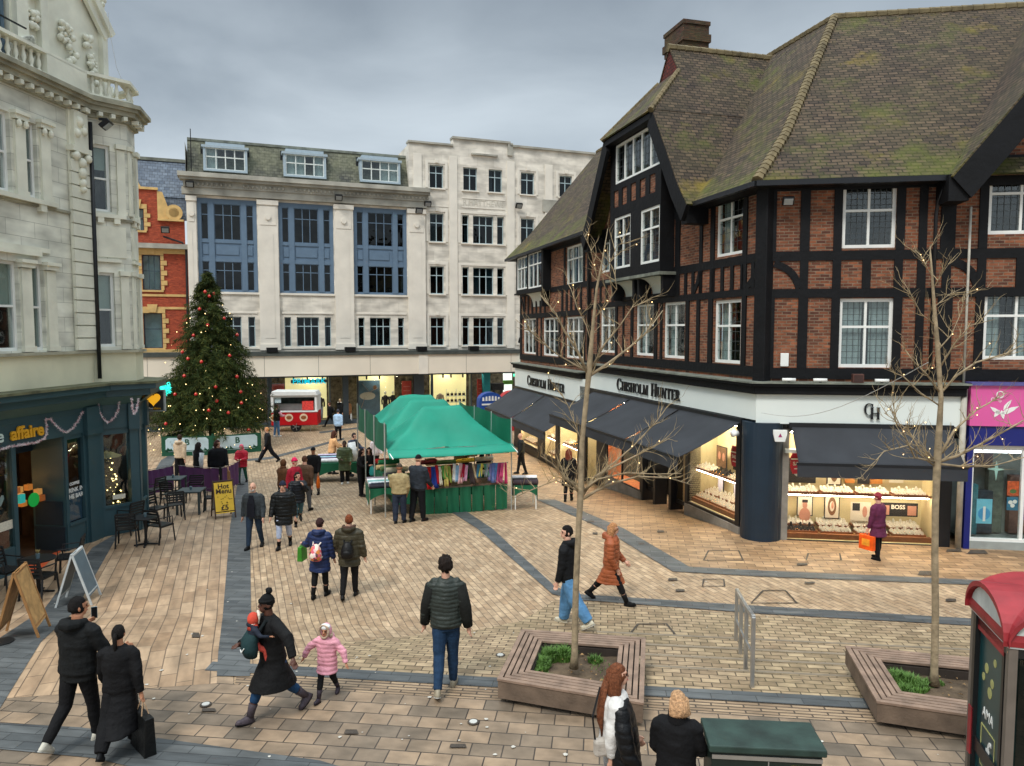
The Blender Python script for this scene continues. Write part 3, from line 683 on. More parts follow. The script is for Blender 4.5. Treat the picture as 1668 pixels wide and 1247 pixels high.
rp(mb, [AP, Rw(14, 5.45, 15.3), Rw(14, 12, 9)], RM, E0); rp(mb, [AP, Lw(-12.4, 4.9, 15.3), Lw(-12.4, 10, 9), Rw(14, 12, 9)], LM, E0)
def gable(Fw, x0, x1, ye, y1, ye2, pr):
    EXv = (Fw(1, 0, 0) - Fw(0, 0, 0)); o0 = Fw(x0, pr[0][0], pr[0][1])
    for i, ((a, za), (b_, zb)) in enumerate(zip(pr[:-1], pr[1:])): xe = -10.95 if i == 0 else x1; rp(mb, [Fw(x0, a, za), Fw(xe, a, za), Fw(xe, b_, zb), Fw(x0, b_, zb)], EXv, o0)
gable(Lw, -23.9, -9.0, 0, 0, 0, [(-.5, 9.48), (.95, 10.9), (5.0, 15.75), (10.5, 9.3)])
# cross gable roof
EY = Lw(0, 1, 0) - Lw(0, 0, 0)
for sgn in (1, -1):
    g_ = lambda hw, y, z: Lw(gx+sgn*hw, y, z); o0 = g_(4.25, 0, 9.05)
    rp(mb, [g_(1.97, -.86, 12.35), g_(.71, .75, 14.1), g_(0, .75, 15.1), g_(0, 6.0, 15.1), g_(1.97, 6, 12.35)], EY, o0)
    for (a, za), (b_, zb) in zip(prof[1:-1], prof[2:]): rp(mb, [g_(a, -.8, za), g_(b_, -.8, zb), g_(b_, 5, zb), g_(a, 5, za)], EY, o0)
rp(mb, [Lw(gx-2.0, -.88, 12.34), Lw(gx+2.0, -.88, 12.34), Lw(gx+.71, .75, 14.1), Lw(gx-.71, .75, 14.1)], LM, Lw(gx, -.88, 11.4))
# right wing gable
wx = 8.35; profR = [(0, 15.0), (2.4, 11.45), (3.3, 10.3), (4.3, 9.05)]; EYR = Rw(0, 1, 0) - Rw(0, 0, 0)
for sgn in (1, -1):
    g_ = lambda hw, y, z: Rw(wx+sgn*hw, y, z); o0 = g_(4.3, 0, 9.05)
    for (a, za), (b_, zb) in zip(profR[:-1], profR[1:]): rp(mb, [g_(a, -.85, za), g_(b_, -.85, zb), g_(b_, 6, zb), g_(a, 6, za)], EYR, o0)
mb.build('roof', TILE, bd, solid=.05)
mb = MB(); P = [(gx-.68, 14.1), (gx+.68, 14.1), (gx, 15.05)]; mb.prism(P, .78, .84); fb(mb, L, 'gablet', brickmat('hung tiles', c(112, 44, 36), c(84, 34, 30), c(40, 20, 18), .17, .11, .012, 'xz', .8, .2), bd)
mb = MB(); mb.prism([(4.3, 9.2), (12.4, 9.2), (11.55, 10.1), (10.65, 11.2), (8.35, 14.6), (6.05, 11.2), (5.15, 10.1)], -.03, .2); fb(mb, R, 'gable_wall', BRICK, bd)
mb = MB()
for sgn in (1, -1):
    for (a, za), (b_, zb) in zip(profR[:-1], profR[1:]):
        q = [(wx+sgn*a, za-.02), (wx+sgn*b_, zb-.02), (wx+sgn*(b_-.42), zb-.5), (wx+sgn*(a-.42), za-.5)]; mb.prism(q[::-1] if sgn > 0 else q, -.87, -.75)
mb.box(4.0, 4.45, -.78, -.04, 8.5, 9.12); mb.box(4.5, 12.2, -.07, -.03, 9.48, 9.68)
for x, h_ in ((5.1, 10.3), (6.9, 12.2), (8.35, 14.2), (9.8, 12.2)): mb.box(x-.1, x+.1, -.072, -.03, 9.2, h_)
fb(mb, R, 'bargeboard', BEAM, bd)
# ridge and hip tiles
RIDM = pm('ridge tile', c(104, 92, 66), .9, .4, 3, .5)
def ridge(a, b_, r=.13, step=.3, pr=.035):
    mb = MB(); a, b_ = Vector(a), Vector(b_); n = max(2, int((b_-a).length/step)); d = (b_-a)/n
    for i in range(n): p = a+d*i; mb.tube([p+Z*.0, p+d*1.02+Z*(pr*.5)], [r*1.12, r*.9], 7)
    mb.build('ridge_tiles', RIDM, bd)
ridge(E0, E1, .14, .2); ridge(E1, AP, .14, .2); ridge(AP, Rw(14, 5.45, 15.3)); ridge(AP, Lw(-12.4, 4.9, 15.3)); ridge(Lw(-12.4, 5.0, 15.75), Lw(-23.9, 5.0, 15.75))
ridge(Lw(gx, .7, 15.1), Lw(gx, 5.0, 15.1)); ridge(Lw(gx+2.0, -.88, 12.34), Lw(gx+.71, .75, 14.1), .09, .2); ridge(Lw(gx-2.0, -.88, 12.34), Lw(gx-.71, .75, 14.1), .09, .2)
# eaves: gutter, soffit, downpipes
GUT = pm('black gutter', c(28, 30, 34), .4, .1)
mb = MB()
mb.bar(corner(-.55)-K0+Z*9.08, Lw(-2.9, -.55, 9.08), .13); mb.bar(corner(-.55)-K0+Z*9.08, Rw(4.1, -.55, 9.08), .13); mb.bar(Lw(-11.0, -.55, 9.4), Lw(-23.7, -.55, 9.4), .13)
islands(mb, 'gutter', GUT, bd)
mb = MB(); mb.add([corner(-.5)-K0+Z*9.02, Lw(-2.9, -.5, 9.02), Lw(-2.9, .05, 9.02), corner(.05)-K0+Z*9.02], [(0, 1, 2, 3)]); mb.add([corner(-.5)-K0+Z*9.02, Rw(4.1, -.5, 9.02), Rw(4.1, .05, 9.02), corner(.05)-K0+Z*9.02], [(3, 2, 1, 0)])
mb.add([Lw(-11, -.5, 9.34), Lw(-23.7, -.5, 9.34), Lw(-23.7, .05, 9.34), Lw(-11, .05, 9.34)], [(0, 1, 2, 3)]); islands(mb, 'soffit', BEAM, bd)
mb = MB(); mb.tube([Rw(4.05, -.5, 9.0), Rw(4.0, -.2, 8.6), Rw(4.0, -.1, 8.3), Rw(4.0, -.1, 4.3)], .045); mb.tube([Lw(-12.0, -.5, 9.35), Lw(-12.05, -.12, 9.0), Lw(-12.05, -.12, 4.2)], .05); islands(mb, 'downpipe', GUT, bd, smooth=True)
mb = MB(); mb.tube([Rw(4.78, -.12, 8.45), Rw(4.78, -.12, 4.0)], .03); mb.tube([Rw(4.72, -.32, 4.0), Rw(4.72, -.32, 0)], .07, 10); islands(mb, 'downpipe', pm('pale pipe', c(176, 172, 160), .6, .25, 4), bd, smooth=True)
# chimney
mb = MB(); bs = [(-.75, .75, 12, 16.6), (-.8, .8, 16.6, 16.8), (-.88, .88, 16.8, 17.1), (-.8, .8, 17.1, 17.45), (-.85, .85, 17.45, 17.6)]
for a, b_, z0, z1 in bs: mb.box(-11.0+a, -11.0+b_, 3.6+a*.7, 3.6+b_*.7, z0, z1)
ch = fb(mb, L, 'chimney', brickmat('chimney brick', c(86, 52, 44), c(58, 38, 36), c(60, 52, 46), .225, .078, .01, 'xz', .9, .4, c(80, 84, 40), 1.5), bd)
for dx in (-.25, .12):
    mb = MB(); mb.tube([(-11+dx, 3.6, 17.6), (-11+dx, 3.6, 17.85)], [.13, .11], 10); mb.build('chimney_pot', pm('terracotta', c(150, 84, 58), .8, .2), ch)
# small fittings on the building
def floodlight(p, yaw, label, size=.32, grp=None, tilt=35):
    t = thing('floodlight', label, 'floodlight', p, yaw, grp); mb = MB(); rt = Matrix.Rotation(R_(tilt), 4, 'X'); mb.M = rt
    mb.box(-size*.5, size*.5, -size*.35-.1, -.1, -size*.4, size*.4); mb.build('housing', BLACKM, t, bevel=.02)
    mb = MB(); mb.M = rt; mb.box(-size*.38, size*.38, -size*.35-.115, -size*.35-.1, -size*.28, size*.28); mb.build('lens', pm('lamp lens', c(150, 156, 158), .2, .05), t)
    mb = MB(); mb.box(-.03, .03, -.12, .06, -.03, .03); mb.build('bracket', BLACKM, t); return t
floodlight(Rw(.45, -.25, 8.75)+K0, R.rot, 'black floodlight under the eaves at the corner of the timber framed building', .28)
mb = MB(); mb.box(.42, .62, -.09, -.03, 4.52, 4.86); o = mb.build('alarm_box', WHITEM, None, bevel=.01); o.location = R.o; o.rotation_euler.z = R.rot; tag(o, 'small plain white box on the brick wall near the corner', 'alarm box')
mb = MB(); mb.ell(Rw(4.95, -.15, 9.3)+K0, .12); tag(mb.build('dome_camera', BLACKM, None, smooth=True), 'black dome camera high beside the right gable', 'camera')
# ------------------------------------------------------------------ SHOPFRONTS
NAVY = pm('navy shop paint', c(28, 44, 58), .42, .12, 2)
SIGNW = pm('pale sign board', c(222, 230, 226), .45, .03, 1)
DARKF = pm('dark shop frame', c(24, 26, 30), .4, .2, 2)
STALLR = pm('grey stallriser', c(140, 136, 128), .7, .2, 4, .2)
SHOPG = glass('shop glass', (.93, .95, .94, 1), .02)
CREAMI = pm('cream display lining', c(214, 196, 150), .8, .1, 2)
DISPL = em('display light strip', (1, .87, .68, 1), 90.0)
BRASSI = pm('walnut tray', c(128, 76, 42), .5, .2, 8)
# cornice over the shops
mb = MB()
def runL(o0, z0, z1, x_far, x_near=None, o1=.05):
    a0 = corner(o0)-K0; a1 = corner(o1)-K0
    xa = Lw(x_far, o0, 0); xb = Lw(x_far, o1, 0)
    n0, n1 = (a0, a1) if x_near is None else (Lw(x_near, o0, 0), Lw(x_near, o1, 0))
    mb.slab([(xa.x, xa.y), (n0.x, n0.y), (n1.x, n1.y), (xb.x, xb.y)], z0, z1)
def runR(o0, z0, z1, x_to, o1=.05):
    a0 = corner(o0)-K0; a1 = corner(o1)-K0; xa = Rw(x_to, o0, 0); xb = Rw(x_to, o1, 0)
    mb.slab([(a0.x, a0.y), (xa.x, xa.y), (xb.x, xb.y), (a1.x, a1.y)], z0, z1)
runL(-.42, 3.82, 4.02, -11.9); runR(-.42, 3.82, 4.02, 4.75); runL(-.42, 3.44, 3.62, -22.7, -12.1); runL(-.52, 4.02, 4.1, -11.9); runR(-.52, 4.02, 4.1, 4.75); runL(-.52, 3.62, 3.7, -22.7, -12.1)
mb.build('shop_cornice', BEAM, bd, bevel=.02)
mb = MB(); runL(-.56, 4.1, 4.14, -11.95); runR(-.56, 4.1, 4.14, 4.8); runL(-.56, 3.7, 3.74, -22.75, -12.1); mb.build('lead_flashing', LEADR, bd)
mb = MB(); runL(-.30, 3.14, 3.82, -11.75); runR(-.30, 3.06, 3.82, 4.66)
s1 = mb.build('sign_board', SIGNW, bd); mb = MB(); runL(-.34, 2.45, 3.44, -22.5, -11.8); s2 = mb.build('sign_board', SIGNW, bd)
mb = MB(); cc_ = corner(.1)-K0; mb.tube([(cc_.x-.02, cc_.y-.02, -.1), (cc_.x-.02, cc_.y-.02, 3.08)], .52, 32); mb.build('corner_column', NAVY, bd, smooth=False)
# lettering strokes for the serif sign
def ring(cx, cz, rx, rz, a0, a1, wt, wn, n=22):
    """arc with weight: thick at the sides, thin at top and bottom"""
    out = []
    for i in range(n):
        t0, t1 = R_(a0+(a1-a0)*i/n), R_(a0+(a1-a0)*(i+1)/n)
        w0, w1 = wn+(wt-wn)*abs(math.cos(t0))**1.5, wn+(wt-wn)*abs(math.cos(t1))**1.5
        out.append([(cx+(rx)*math.cos(t0), cz+rz*math.sin(t0)), (cx+(rx)*math.cos(t1), cz+rz*math.sin(t1)), (cx+(rx-w1)*math.cos(t1), cz+(rz-w1*.6)*math.sin(t1)), (cx+(rx-w0)*math.cos(t0), cz+(rz-w0*.6)*math.sin(t0))])
    return out
def rq(x0, x1, z0, z1): return [(x0, z0), (x1, z0), (x1, z1), (x0, z1)]
def glyph(ch):
    tk, tn, s = .17, .055, .05
    V = lambda x, w=tk: [rq(x-w/2, x+w/2, 0, 1), rq(x-w/2-s, x+w/2+s, 0, .05), rq(x-w/2-s, x+w/2+s, .95, 1)]
    D = lambda xa, za, xb, zb, w: [[(xa-w/2, za), (xa+w/2, za), (xb+w/2, zb), (xb-w/2, zb)]]
    if ch == 'H': return V(.14)+V(.66)+[rq(.14, .66, .48, .54)], .82
    if ch == 'I': return V(.14), .28
    if ch == 'L': return V(.14)+[rq(.14, .58, 0, .05), rq(.54, .58, 0, .2)], .6
    if ch == 'E': return V(.14)+[rq(.14, .58, 0, .05), rq(.14, .56, .95, 1), rq(.14, .46, .49, .54), rq(.55, .59, 0, .2), rq(.53, .57, .8, 1)], .62
    if ch == 'T': return V(.36)+[rq(0, .72, .95, 1), rq(0, .04, .78, 1), rq(.68, .72, .78, 1)], .74
    if ch == 'M': return V(.12, tn)+V(.84)+D(.48, 0, .16, 1, .15)+D(.48, 0, .8, 1, tn), 1.0
    if ch == 'N': return V(.12, tn)+V(.68, tn)+D(.64, 0, .16, 1, .16), .8
    if ch == 'U': return [rq(.08, .25, .3, 1), rq(.62, .68, .3, 1), rq(.02, .31, .95, 1), rq(.55, .75, .95, 1)]+ring(.38, .3, .3, .3, 180, 360, .14, .05), .78
    if ch == 'R': return V(.14)+ring(.28, .73, .3, .27, -90, 90, .16, .05, 14)+[rq(.14, .3, .46, .51), rq(.14, .3, .95, 1)]+D(.66, 0, .3, .48, .16), .72
    if ch == 'C': return ring(.45, .5, .43, .51, 48, 312, .17, .05)+[rq(.7, .75, .72, .95), rq(.7, .75, .08, .26)], .84
    if ch == 'O': return ring(.46, .5, .44, .51, 0, 360, .17, .05, 30), .92
    if ch == 'S': return ring(.3, .735, .24, .265, 30, 270, .14, .06, 16)+ring(.3, .27, .26, .27, -150, 90, .15, .06, 16)+[rq(.48, .53, .74, .95), rq(.05, .1, .06, .28)], .58
    if ch == 'G': return ring(.45, .5, .43, .51, 48, 330, .17, .05)+[rq(.66, .82, .05, .42), rq(.58, .9, .38, .43)], .9
    return [], .4
LETM = pm('black sign letters', c(22, 24, 28), .4, .1)
def serif(name, s, fr, xc, zb, hgt, y, root, sq=1.0, gap=.07, dep=.045):
    ws = 0; lay = []
    for ch in s:
        k = 1.0 if ch.isupper() else .8
        g, w_ = glyph(ch.upper()); lay.append((g, ws, k)); ws += (w_*k + gap) if g else .45
    mb = MB()
    for g, x, k in lay:
        for q in g:
            P = [(xc+((x+a*k)-ws/2)*hgt*sq, zb+b_*k*hgt) for a, b_ in q]
            ar = sum(P[i][0]*P[(i+1) % 4][1]-P[(i+1) % 4][0]*P[i][1] for i in range(4))
            mb.prism(P if ar > 0 else P[::-1], y-dep, y-.002)
    mb.M = None; o = mb.build(name, LETM, root); o.location = fr.o-K0; o.rotation_euler.z = fr.rot; return o
serif('lettering', 'Chisholm Hunter', L, -6.15, 3.27, .43, -.315, bd, 1.12)
serif('lettering', 'Chisholm Hunter', L, -17.1, 2.68, .50, -.355, bd, 1.15)
serif('lettering', 'C', R, 2.53, 3.32, .30, -.315, bd, .95); serif('lettering', 'H', R, 2.68, 3.22, .30, -.32, bd, .95)
# ================================================================== SHOP WINDOWS, AWNINGS
DISPS = em('added shelf light', (1, .87, .68, 1), 36)  # added glow for the strips under the shelves
GOLD = pm('gold', c(230, 180, 90), .25, .2, 20, metal=.9)
VELV = pm('velvet pads', c(236, 228, 208), .7, .08, 20)
BLKV = pm('black pads', c(30, 28, 30), .6, .1, 20)
def display(fr, root, x0, x1, z0, z1, y, depth=.85, lining=None, mull=(), light=True, frame=DARKF, fw=.07, glassm=None, name='shop_window', top=.1):
    mb = MB(); b_ = y+depth
    mb.quad((x0, b_, z0), (x1, b_, z0), (x1, b_, z1), (x0, b_, z1)); mb.quad((x0, y+.03, z0), (x1, y+.03, z0), (x1, b_, z0), (x0, b_, z0))
    mb.quad((x0, y+.03, z1), (x0, b_, z1), (x1, b_, z1), (x1, y+.03, z1)); mb.quad((x0, y+.03, z0), (x0, b_, z0), (x0, b_, z1), (x0, y+.03, z1)); mb.quad((x1, y+.03, z0), (x1, y+.03, z1), (x1, b_, z1), (x1, b_, z0))
    w_ = MB(); w_.box(x0-fw, x0, y-.03, y+.05, z0-fw, z1+fw); w_.box(x1, x1+fw, y-.03, y+.05, z0-fw, z1+fw); w_.box(x0, x1, y-.03, y+.05, z0-fw, z0); w_.box(x0, x1, y-.03, y+.05, z1, z1+fw)
    for m_ in mull: w_.box(m_-.03, m_+.03, y-.025, y+.045, z0, z1)
    o = fb(w_, fr, name, frame, root); mb.build('display_lining', lining or CREAMI, o)
    g = MB(); g.box(x0, x1, y, y+.01, z0, z1); g.build('pane', glassm or SHOPG, o)
    if light:
        g = MB(); g.box(x0+.08, x1-.08, y+.1, y+.2, z1-.05, z1-.02); g.build('light_strip', DISPL, o)
    return o
def floc(fr, o, x, y, z): o.location = fr.w(x, y, z); o.rotation_euler = (0, 0, fr.rot); return o
# jewellery trays
trn = random.Random(2)
def make_tray(w_=.8, dark=False):
    t = bpy.data.objects.new('jewellery_tray', None); COL.objects.link(t)
    m = MB(); m.box(-w_/2, w_/2, -.03, .34, -.05, .0); m.build('tray_base', BRASSI, t)
    m = MB(); g = MB()
    for r in range(4):
        for k in range(int(w_/.085)):
            x = -w_/2+.05+k*.085+trn.uniform(-.012, .012); y = .02+r*.085; h = trn.uniform(.02, .05)+r*.02
            m.M = Matrix.Translation((x, y, h/2)) @ Matrix.Rotation(-.5, 4, 'X'); m.box(-.028, .028, -.008, .008, -h/2, h/2+.02)
            if trn.random() < .75: g.ell((x, y-.015, h*.8+.012), trn.uniform(.007, .013), nu=5, nv=3)
    m.M = None
    for k in range(3):
        x = trn.uniform(-w_*.35, w_*.35); m.ell((x, .24, .11), (.035, .03, .07), nu=7, nv=5)
    m.build('pads', BLKV if dark else VELV, t); g.build('jewellery', GOLD, t); return t
TR1 = make_tray(); TR2 = make_tray(dark=True); ntr = 0
def tray(fr, x, y, z, label, grp, dark=False, s=1):
    global ntr
    src = TR2 if dark else TR1
    t = src if not src.get('label') else copy_tree(src)
    tag(t, label, 'tray', grp); floc(fr, t, x, y, z); t.scale = (s, 1, 1); return t
def shelf(fr, o, x0, x1, y, z, d=.4):
    m = MB(); m.box(x0, x1, y, y+d, z-.035, z); m.build('shelf', BRASSI, o); m = MB(); m.box(x0+.05, x1-.05, y+.02, y+.06, z-.06, z-.045); m.build('light_strip', DISPS, o)  # strip under the shelf is added to brighten the trays below
def poster(fr, x, z, w_, h_, y, base, label, draw=None, frame=None, cat='poster', tilt=.0, name='poster'):
    t = thing(name, label, cat, fr.w(x, y, z), fr.rot)
    m = MB(); m.box(-w_/2, w_/2, 0, .02, 0, h_); m.build('board', base, t)
    if frame:
        m = MB(); f = .025; m.box(-w_/2-f, w_/2+f, .004, .03, -f, 0); m.box(-w_/2-f, w_/2+f, .004, .03, h_, h_+f); m.box(-w_/2-f, -w_/2, .004, .03, 0, h_); m.box(w_/2, w_/2+f, .004, .03, 0, h_); m.build('frame', frame, t)
    if draw: draw(t, w_, h_)
    return t
def dq(t, name, x0, x1, z0, z1, m, y=-.004): q = MB(); q.box(x0, x1, y, y+.003, z0, z1); return q.build(name, m, t)
def de(t, name, x, z, rx, rz, m, y=-.004, n=18, ri=0):
    q = MB(); P = [(x+rx*math.cos(6.2832*i/n), z+rz*math.sin(6.2832*i/n)) for i in range(n)]
    if ri:
        for i in range(n):
            a, b_ = P[i], P[(i+1) % n]; q.prism([a, b_, (x+(b_[0]-x)*ri, z+(b_[1]-z)*ri), (x+(a[0]-x)*ri, z+(a[1]-z)*ri)], y, y+.003)
    else: q.prism(P, y, y+.003)
    return q.build(name, m, t)
REDS = pm('sale red', c(176, 24, 44), .5, .05); CREAMP = pm('cream card', c(226, 214, 190), .6, .04); PINKP = pm('portrait tone', c(200, 140, 116), .6, .1); GREYP = pm('silver print', c(150, 150, 150), .5, .3, 20)
BROWNP = pm('brown print', c(120, 88, 60), .6, .3, 20); ORANGEP = pm('amber print', c(206, 132, 60), .6, .2, 5)
# --- right facade window (R frame)
ow = display(R, bd, .68, 4.25, .02, 2.85, -.1, .9, mull=())
mb = MB(); mb.box(.5, .68, -.14, -.04, -.02, 2.95); mb.box(4.25, 4.42, -.14, -.04, -.02, 2.95); mb.box(.5, 4.6, -.16, .0, -.1, .0); fb(mb, R, 'stallriser', STALLR, bd)
mb = MB(); mb.box(4.32, 4.58, -.2, .2, -.1, 3.08); mb.box(.5, 4.32, -.18, .2, 2.92, 3.1); fb(mb, R, 'pilaster', DARKF, bd)
mb = MB(); mb.box(.56, .9, -.22, -.12, 2.3, 2.4); fb(mb, R, 'shutter_rail', CREAMM, bd)
shelf(R, ow, .7, 4.23, .1, 1.2)
mb = MB(); mb.box(.7, 4.23, .0, .14, .03, .16); mb.build('lower_plinth', BRASSI, ow)
k = 0
for x in (1.1, 1.98, 2.86, 3.74):
    pos = ('leftmost', 'second from the left', 'third from the left', 'rightmost')[k]; k += 1
    tray(R, x, .12, 1.24, f'cream jewellery tray on the upper shelf of the facade window, {pos}', 'trays on the upper shelf')
    tray(R, x, .14, .20, f'jewellery tray on the window floor behind the maroon coat, {pos}', 'trays on the lower shelf', k == 1)
    tray(R, x, .44, .30, f'raised jewellery tray at the back of the window floor, {pos}', 'raised trays at the back of the window floor', False)
def curl(t, w_, h_): de(t, 'curl', 0, h_*.5, w_*.32, h_*.4, BROWNP, ri=.55); de(t, 'centre', .01, h_*.55, w_*.1, h_*.15, PINKP, -.005)
def oval(t, w_, h_): de(t, 'oval_jewel', 0, h_*.45, w_*.28, h_*.25, GREYP, ri=.3); dq(t, 'title', -w_*.25, w_*.25, h_*.85, h_*.9, VELV)
poster(R, 1.15, 1.4, .72, .62, .6, BLKV, 'black board with a silver oval jewel, upper left of the window', oval, BLKV)
poster(R, 1.97, 1.38, .32, .66, .5, CREAMP, 'framed picture of a curled bracelet on the upper shelf', curl, BLKV)
poster(R, 1.97, .45, .34, .62, .62, CREAMP, 'framed picture of a curled bracelet on the window floor', curl, BLKV)
poster(R, 1.28, .5, .36, .5, .62, CREAMP, 'framed portrait of a person in a cap in the jeweller window', lambda t, w_, h_: (de(t, 'shoulders', 0, .0, w_*.4, h_*.4, PINKP), de(t, 'face', 0, h_*.55, w_*.17, h_*.22, PINKP, -.006), dq(t, 'cap', -w_*.2, w_*.2, h_*.68, h_*.84, BLKV, -.01)), BLKV)
poster(R, 2.72, 1.4, .3, .66, .55, BLKV, 'black board with a gold disc behind the maroon hat', lambda t, w_, h_: de(t, 'disc', 0, h_*.45, w_*.42, w_*.42, CREAMP), None)
poster(R, 2.4, 1.4, .24, .62, .62, ORANGEP, 'amber backing card left of the gold disc board', None); poster(R, 3.06, 1.4, .3, .62, .62, ORANGEP, 'amber backing card right of the gold disc board', None)
poster(R, 3.55, 1.45, .34, .42, .6, CREAMP, 'small picture with a blue disc above the bracelets', lambda t, w_, h_: de(t, 'blue_disc', -.02, h_*.5, w_*.35, w_*.38, pm('blue print', c(40, 60, 130), .5, .1)), None)
poster(R, 2.66, .42, .5, .5, .5, CREAMP, 'white display card with dark square at the window floor', lambda t, w_, h_: (dq(t, 'dark_square', -w_*.42, -w_*.05, h_*.55, h_*.95, BLKV), de(t, 'pink_print', w_*.2, h_*.5, w_*.12, h_*.3, PINKP)), None)
def boss(t, w_, h_):
    text('lettering', 'BOSS', .15, VELV, t, (0, -.005, h_*.68), ext=.002, bold=.004); dq(t, 'left_print', -w_*.46, -w_*.22, h_*.1, h_*.8, PINKP); dq(t, 'right_print', w_*.24, w_*.46, h_*.1, h_*.8, PINKP)
poster(R, 3.62, .55, .98, .36, .62, BLKV, 'wide black board with white BOSS lettering in the jeweller window', boss, None)
def sale(t, w_, h_): dq(t, 'stripe', -w_*.46, w_*.46, h_*.66, h_*.72, VELV); text('lettering', 'SALE', .13, VELV, t, (0, -.006, h_*.47), ext=.002, bold=.002); dq(t, 'small_print', -w_*.25, w_*.25, h_*.22, h_*.26, VELV)
def salesign(fr, x, z, y, label):
    t = thing('sale_sign', label, 'sign', fr.w(x, y, z), fr.rot); m = MB(); m.prism([(-.14, 0), (.14, 0), (.2, .17), (.2, .42), (.14, .56), (-.14, .56), (-.2, .42), (-.2, .17)], 0, .012); m.build('board', REDS, t); sale(t, .4, .56)
salesign(R, .95, 1.72, .02, 'red SALE sign hanging in the window by the maroon hat side')
# --- left facade, section nearest the corner
o1 = display(L, bd, -3.2, -.62, .28, 2.9, -.3, .95, mull=())
shelf(L, o1, -3.18, -.64, -.1, 1.3)
mb = MB(); mb.box(-3.18, -.64, -.2, -.05, .29, .42); mb.build('lower_plinth', BRASSI, o1)
k = 0
for x in (-2.75, -1.9, -1.05):
    pos = ('farthest from the corner', 'in the middle', 'nearest the corner')[k]; k += 1
    tray(L, x, -.1, 1.34, f'jewellery tray on the upper shelf of the side window, {pos}', 'side window upper trays', k == 2)
    tray(L, x, -.1, .47, f'jewellery tray low in the side window, {pos}', 'side window lower trays')
    tray(L, x, .2, .58, f'jewellery tray at the back of the side window floor, {pos}', 'side window back trays')
    poster(L, x+.1, .62, .26, .5, .45, pm('lilac screen', c(214, 206, 222), .4, .05), f'pale lilac display screen low in the side window, {pos}', None, BLKV)
poster(L, -1.5, 1.45, .85, .62, .4, BLKV, 'black board with white GUCCI lettering in the side window', lambda t, w_, h_: text('lettering', 'GUCCI', .14, VELV, t, (0, -.006, h_*.45), ext=.002))
poster(L, -2.55, 1.4, .5, .6, .4, BROWNP, 'brown double portrait picture in the side window', lambda t, w_, h_: (de(t, 'face', -.1, .34, .07, .12, PINKP), de(t, 'face', .12, .32, .07, .12, PINKP)), BLKV)
salesign(L, -.86, 1.75, -.22, 'red SALE sign hanging in the side window near the corner column')
mb = MB(); mb.box(-3.35, -.4, -.36, .0, -.3, .2); fb(mb, L, 'stallriser', STALLR, bd)
# door zone, counter window
mb = MB()
for a, b_ in ((-3.36, -3.2), (-4.4, -4.26), (-5.5, -5.36), (-6.5, -6.3), (-10.5, -9.6), (-12.4, -11.7), (-.62, -.42)): mb.box(a, b_, -.34, .1, -1.1, 3.14)
mb.box(-6.3, -3.3, -.3, .6, 2.65, 3.12); mb.box(-12, 0, -.26, .4, 2.9, 3.14); fb(mb, L, 'shopfront_pilaster', DARKF, bd)
DOORG = pm('wood floor glow', c(150, 110, 60), .5, .3, 2)
mb = MB(); mb.box(-6.3, -3.3, .9, .95, -1, 2.7); fb(mb, L, 'entrance_back', pm('shop interior', c(92, 74, 56), .7, .5, 2), bd)
for x0, x1, nm in ((-6.3, -5.5, 'sidelight'), (-5.36, -4.4, 'door'), (-4.26, -3.36, 'sidelight')):
    m = MB(); f = .06; yy = .25 if nm == 'door' else -.15
    m.box(x0, x0+f, yy, yy+.05, 0, 2.65); m.box(x1-f, x1, yy, yy+.05, 0, 2.65); m.box(x0, x1, yy, yy+.05, 0, .12); m.box(x0, x1, yy, yy+.05, 2.5, 2.65)
    o = fb(m, L, nm, DARKF, bd); g = MB(); g.box(x0+f, x1-f, yy+.02, yy+.03, .12, 2.5); g.build('pane', SHOPG, o)
    if nm == 'door': g = MB(); g.tube([(x0+.12, yy-.06, .9), (x0+.12, yy-.06, 1.6)], .015, 6); g.build('handle', STEEL, o)
mb = MB(); mb.box(-6.0, -3.6, .5, .6, 2.45, 2.5); fb(mb, L, 'light_strip', DISPL, bd)
mb = MB(); mb.box(-3.9, -3.4, -.1, .88, -.05, 1.6); fb(mb, L, 'reception_panel', pm('honey panel', c(176, 142, 88), .6, .1), bd)
o3 = display(L, bd, -9.5, -6.55, -.1, 2.85, -.3, 1.0, lining=pm('warm lining', c(200, 122, 72), .8, .2), mull=(-8.1,))
mb = MB(); mb.box(-9.48, -6.57, .3, .68, -.08, 1.35); mb.build('green_counter', pm('green counter', c(44, 62, 52), .5, .1), o3)
text('lettering', 'Gucci', .16, VELV, o3, (-7.5, .27, 1.12), ext=.002); text('lettering', 'GG', .14, VELV, o3, (-8.9, .27, 1.12), ext=.002)
mb = MB(); mb.box(-9.6, -6.4, -.34, 0, -.7, -.12); fb(mb, L, 'stallriser', STALLR, bd)
for i, x in enumerate((-9.0, -7.9, -7.0)): tray(L, x, .3, 1.4, f'jewellery tray on the green counter, {("far end", "middle", "near end")[i]}', 'trays on the green counter', i == 1)
o4 = display(L, bd, -11.65, -10.55, -.6, 2.3, -.3, .8)
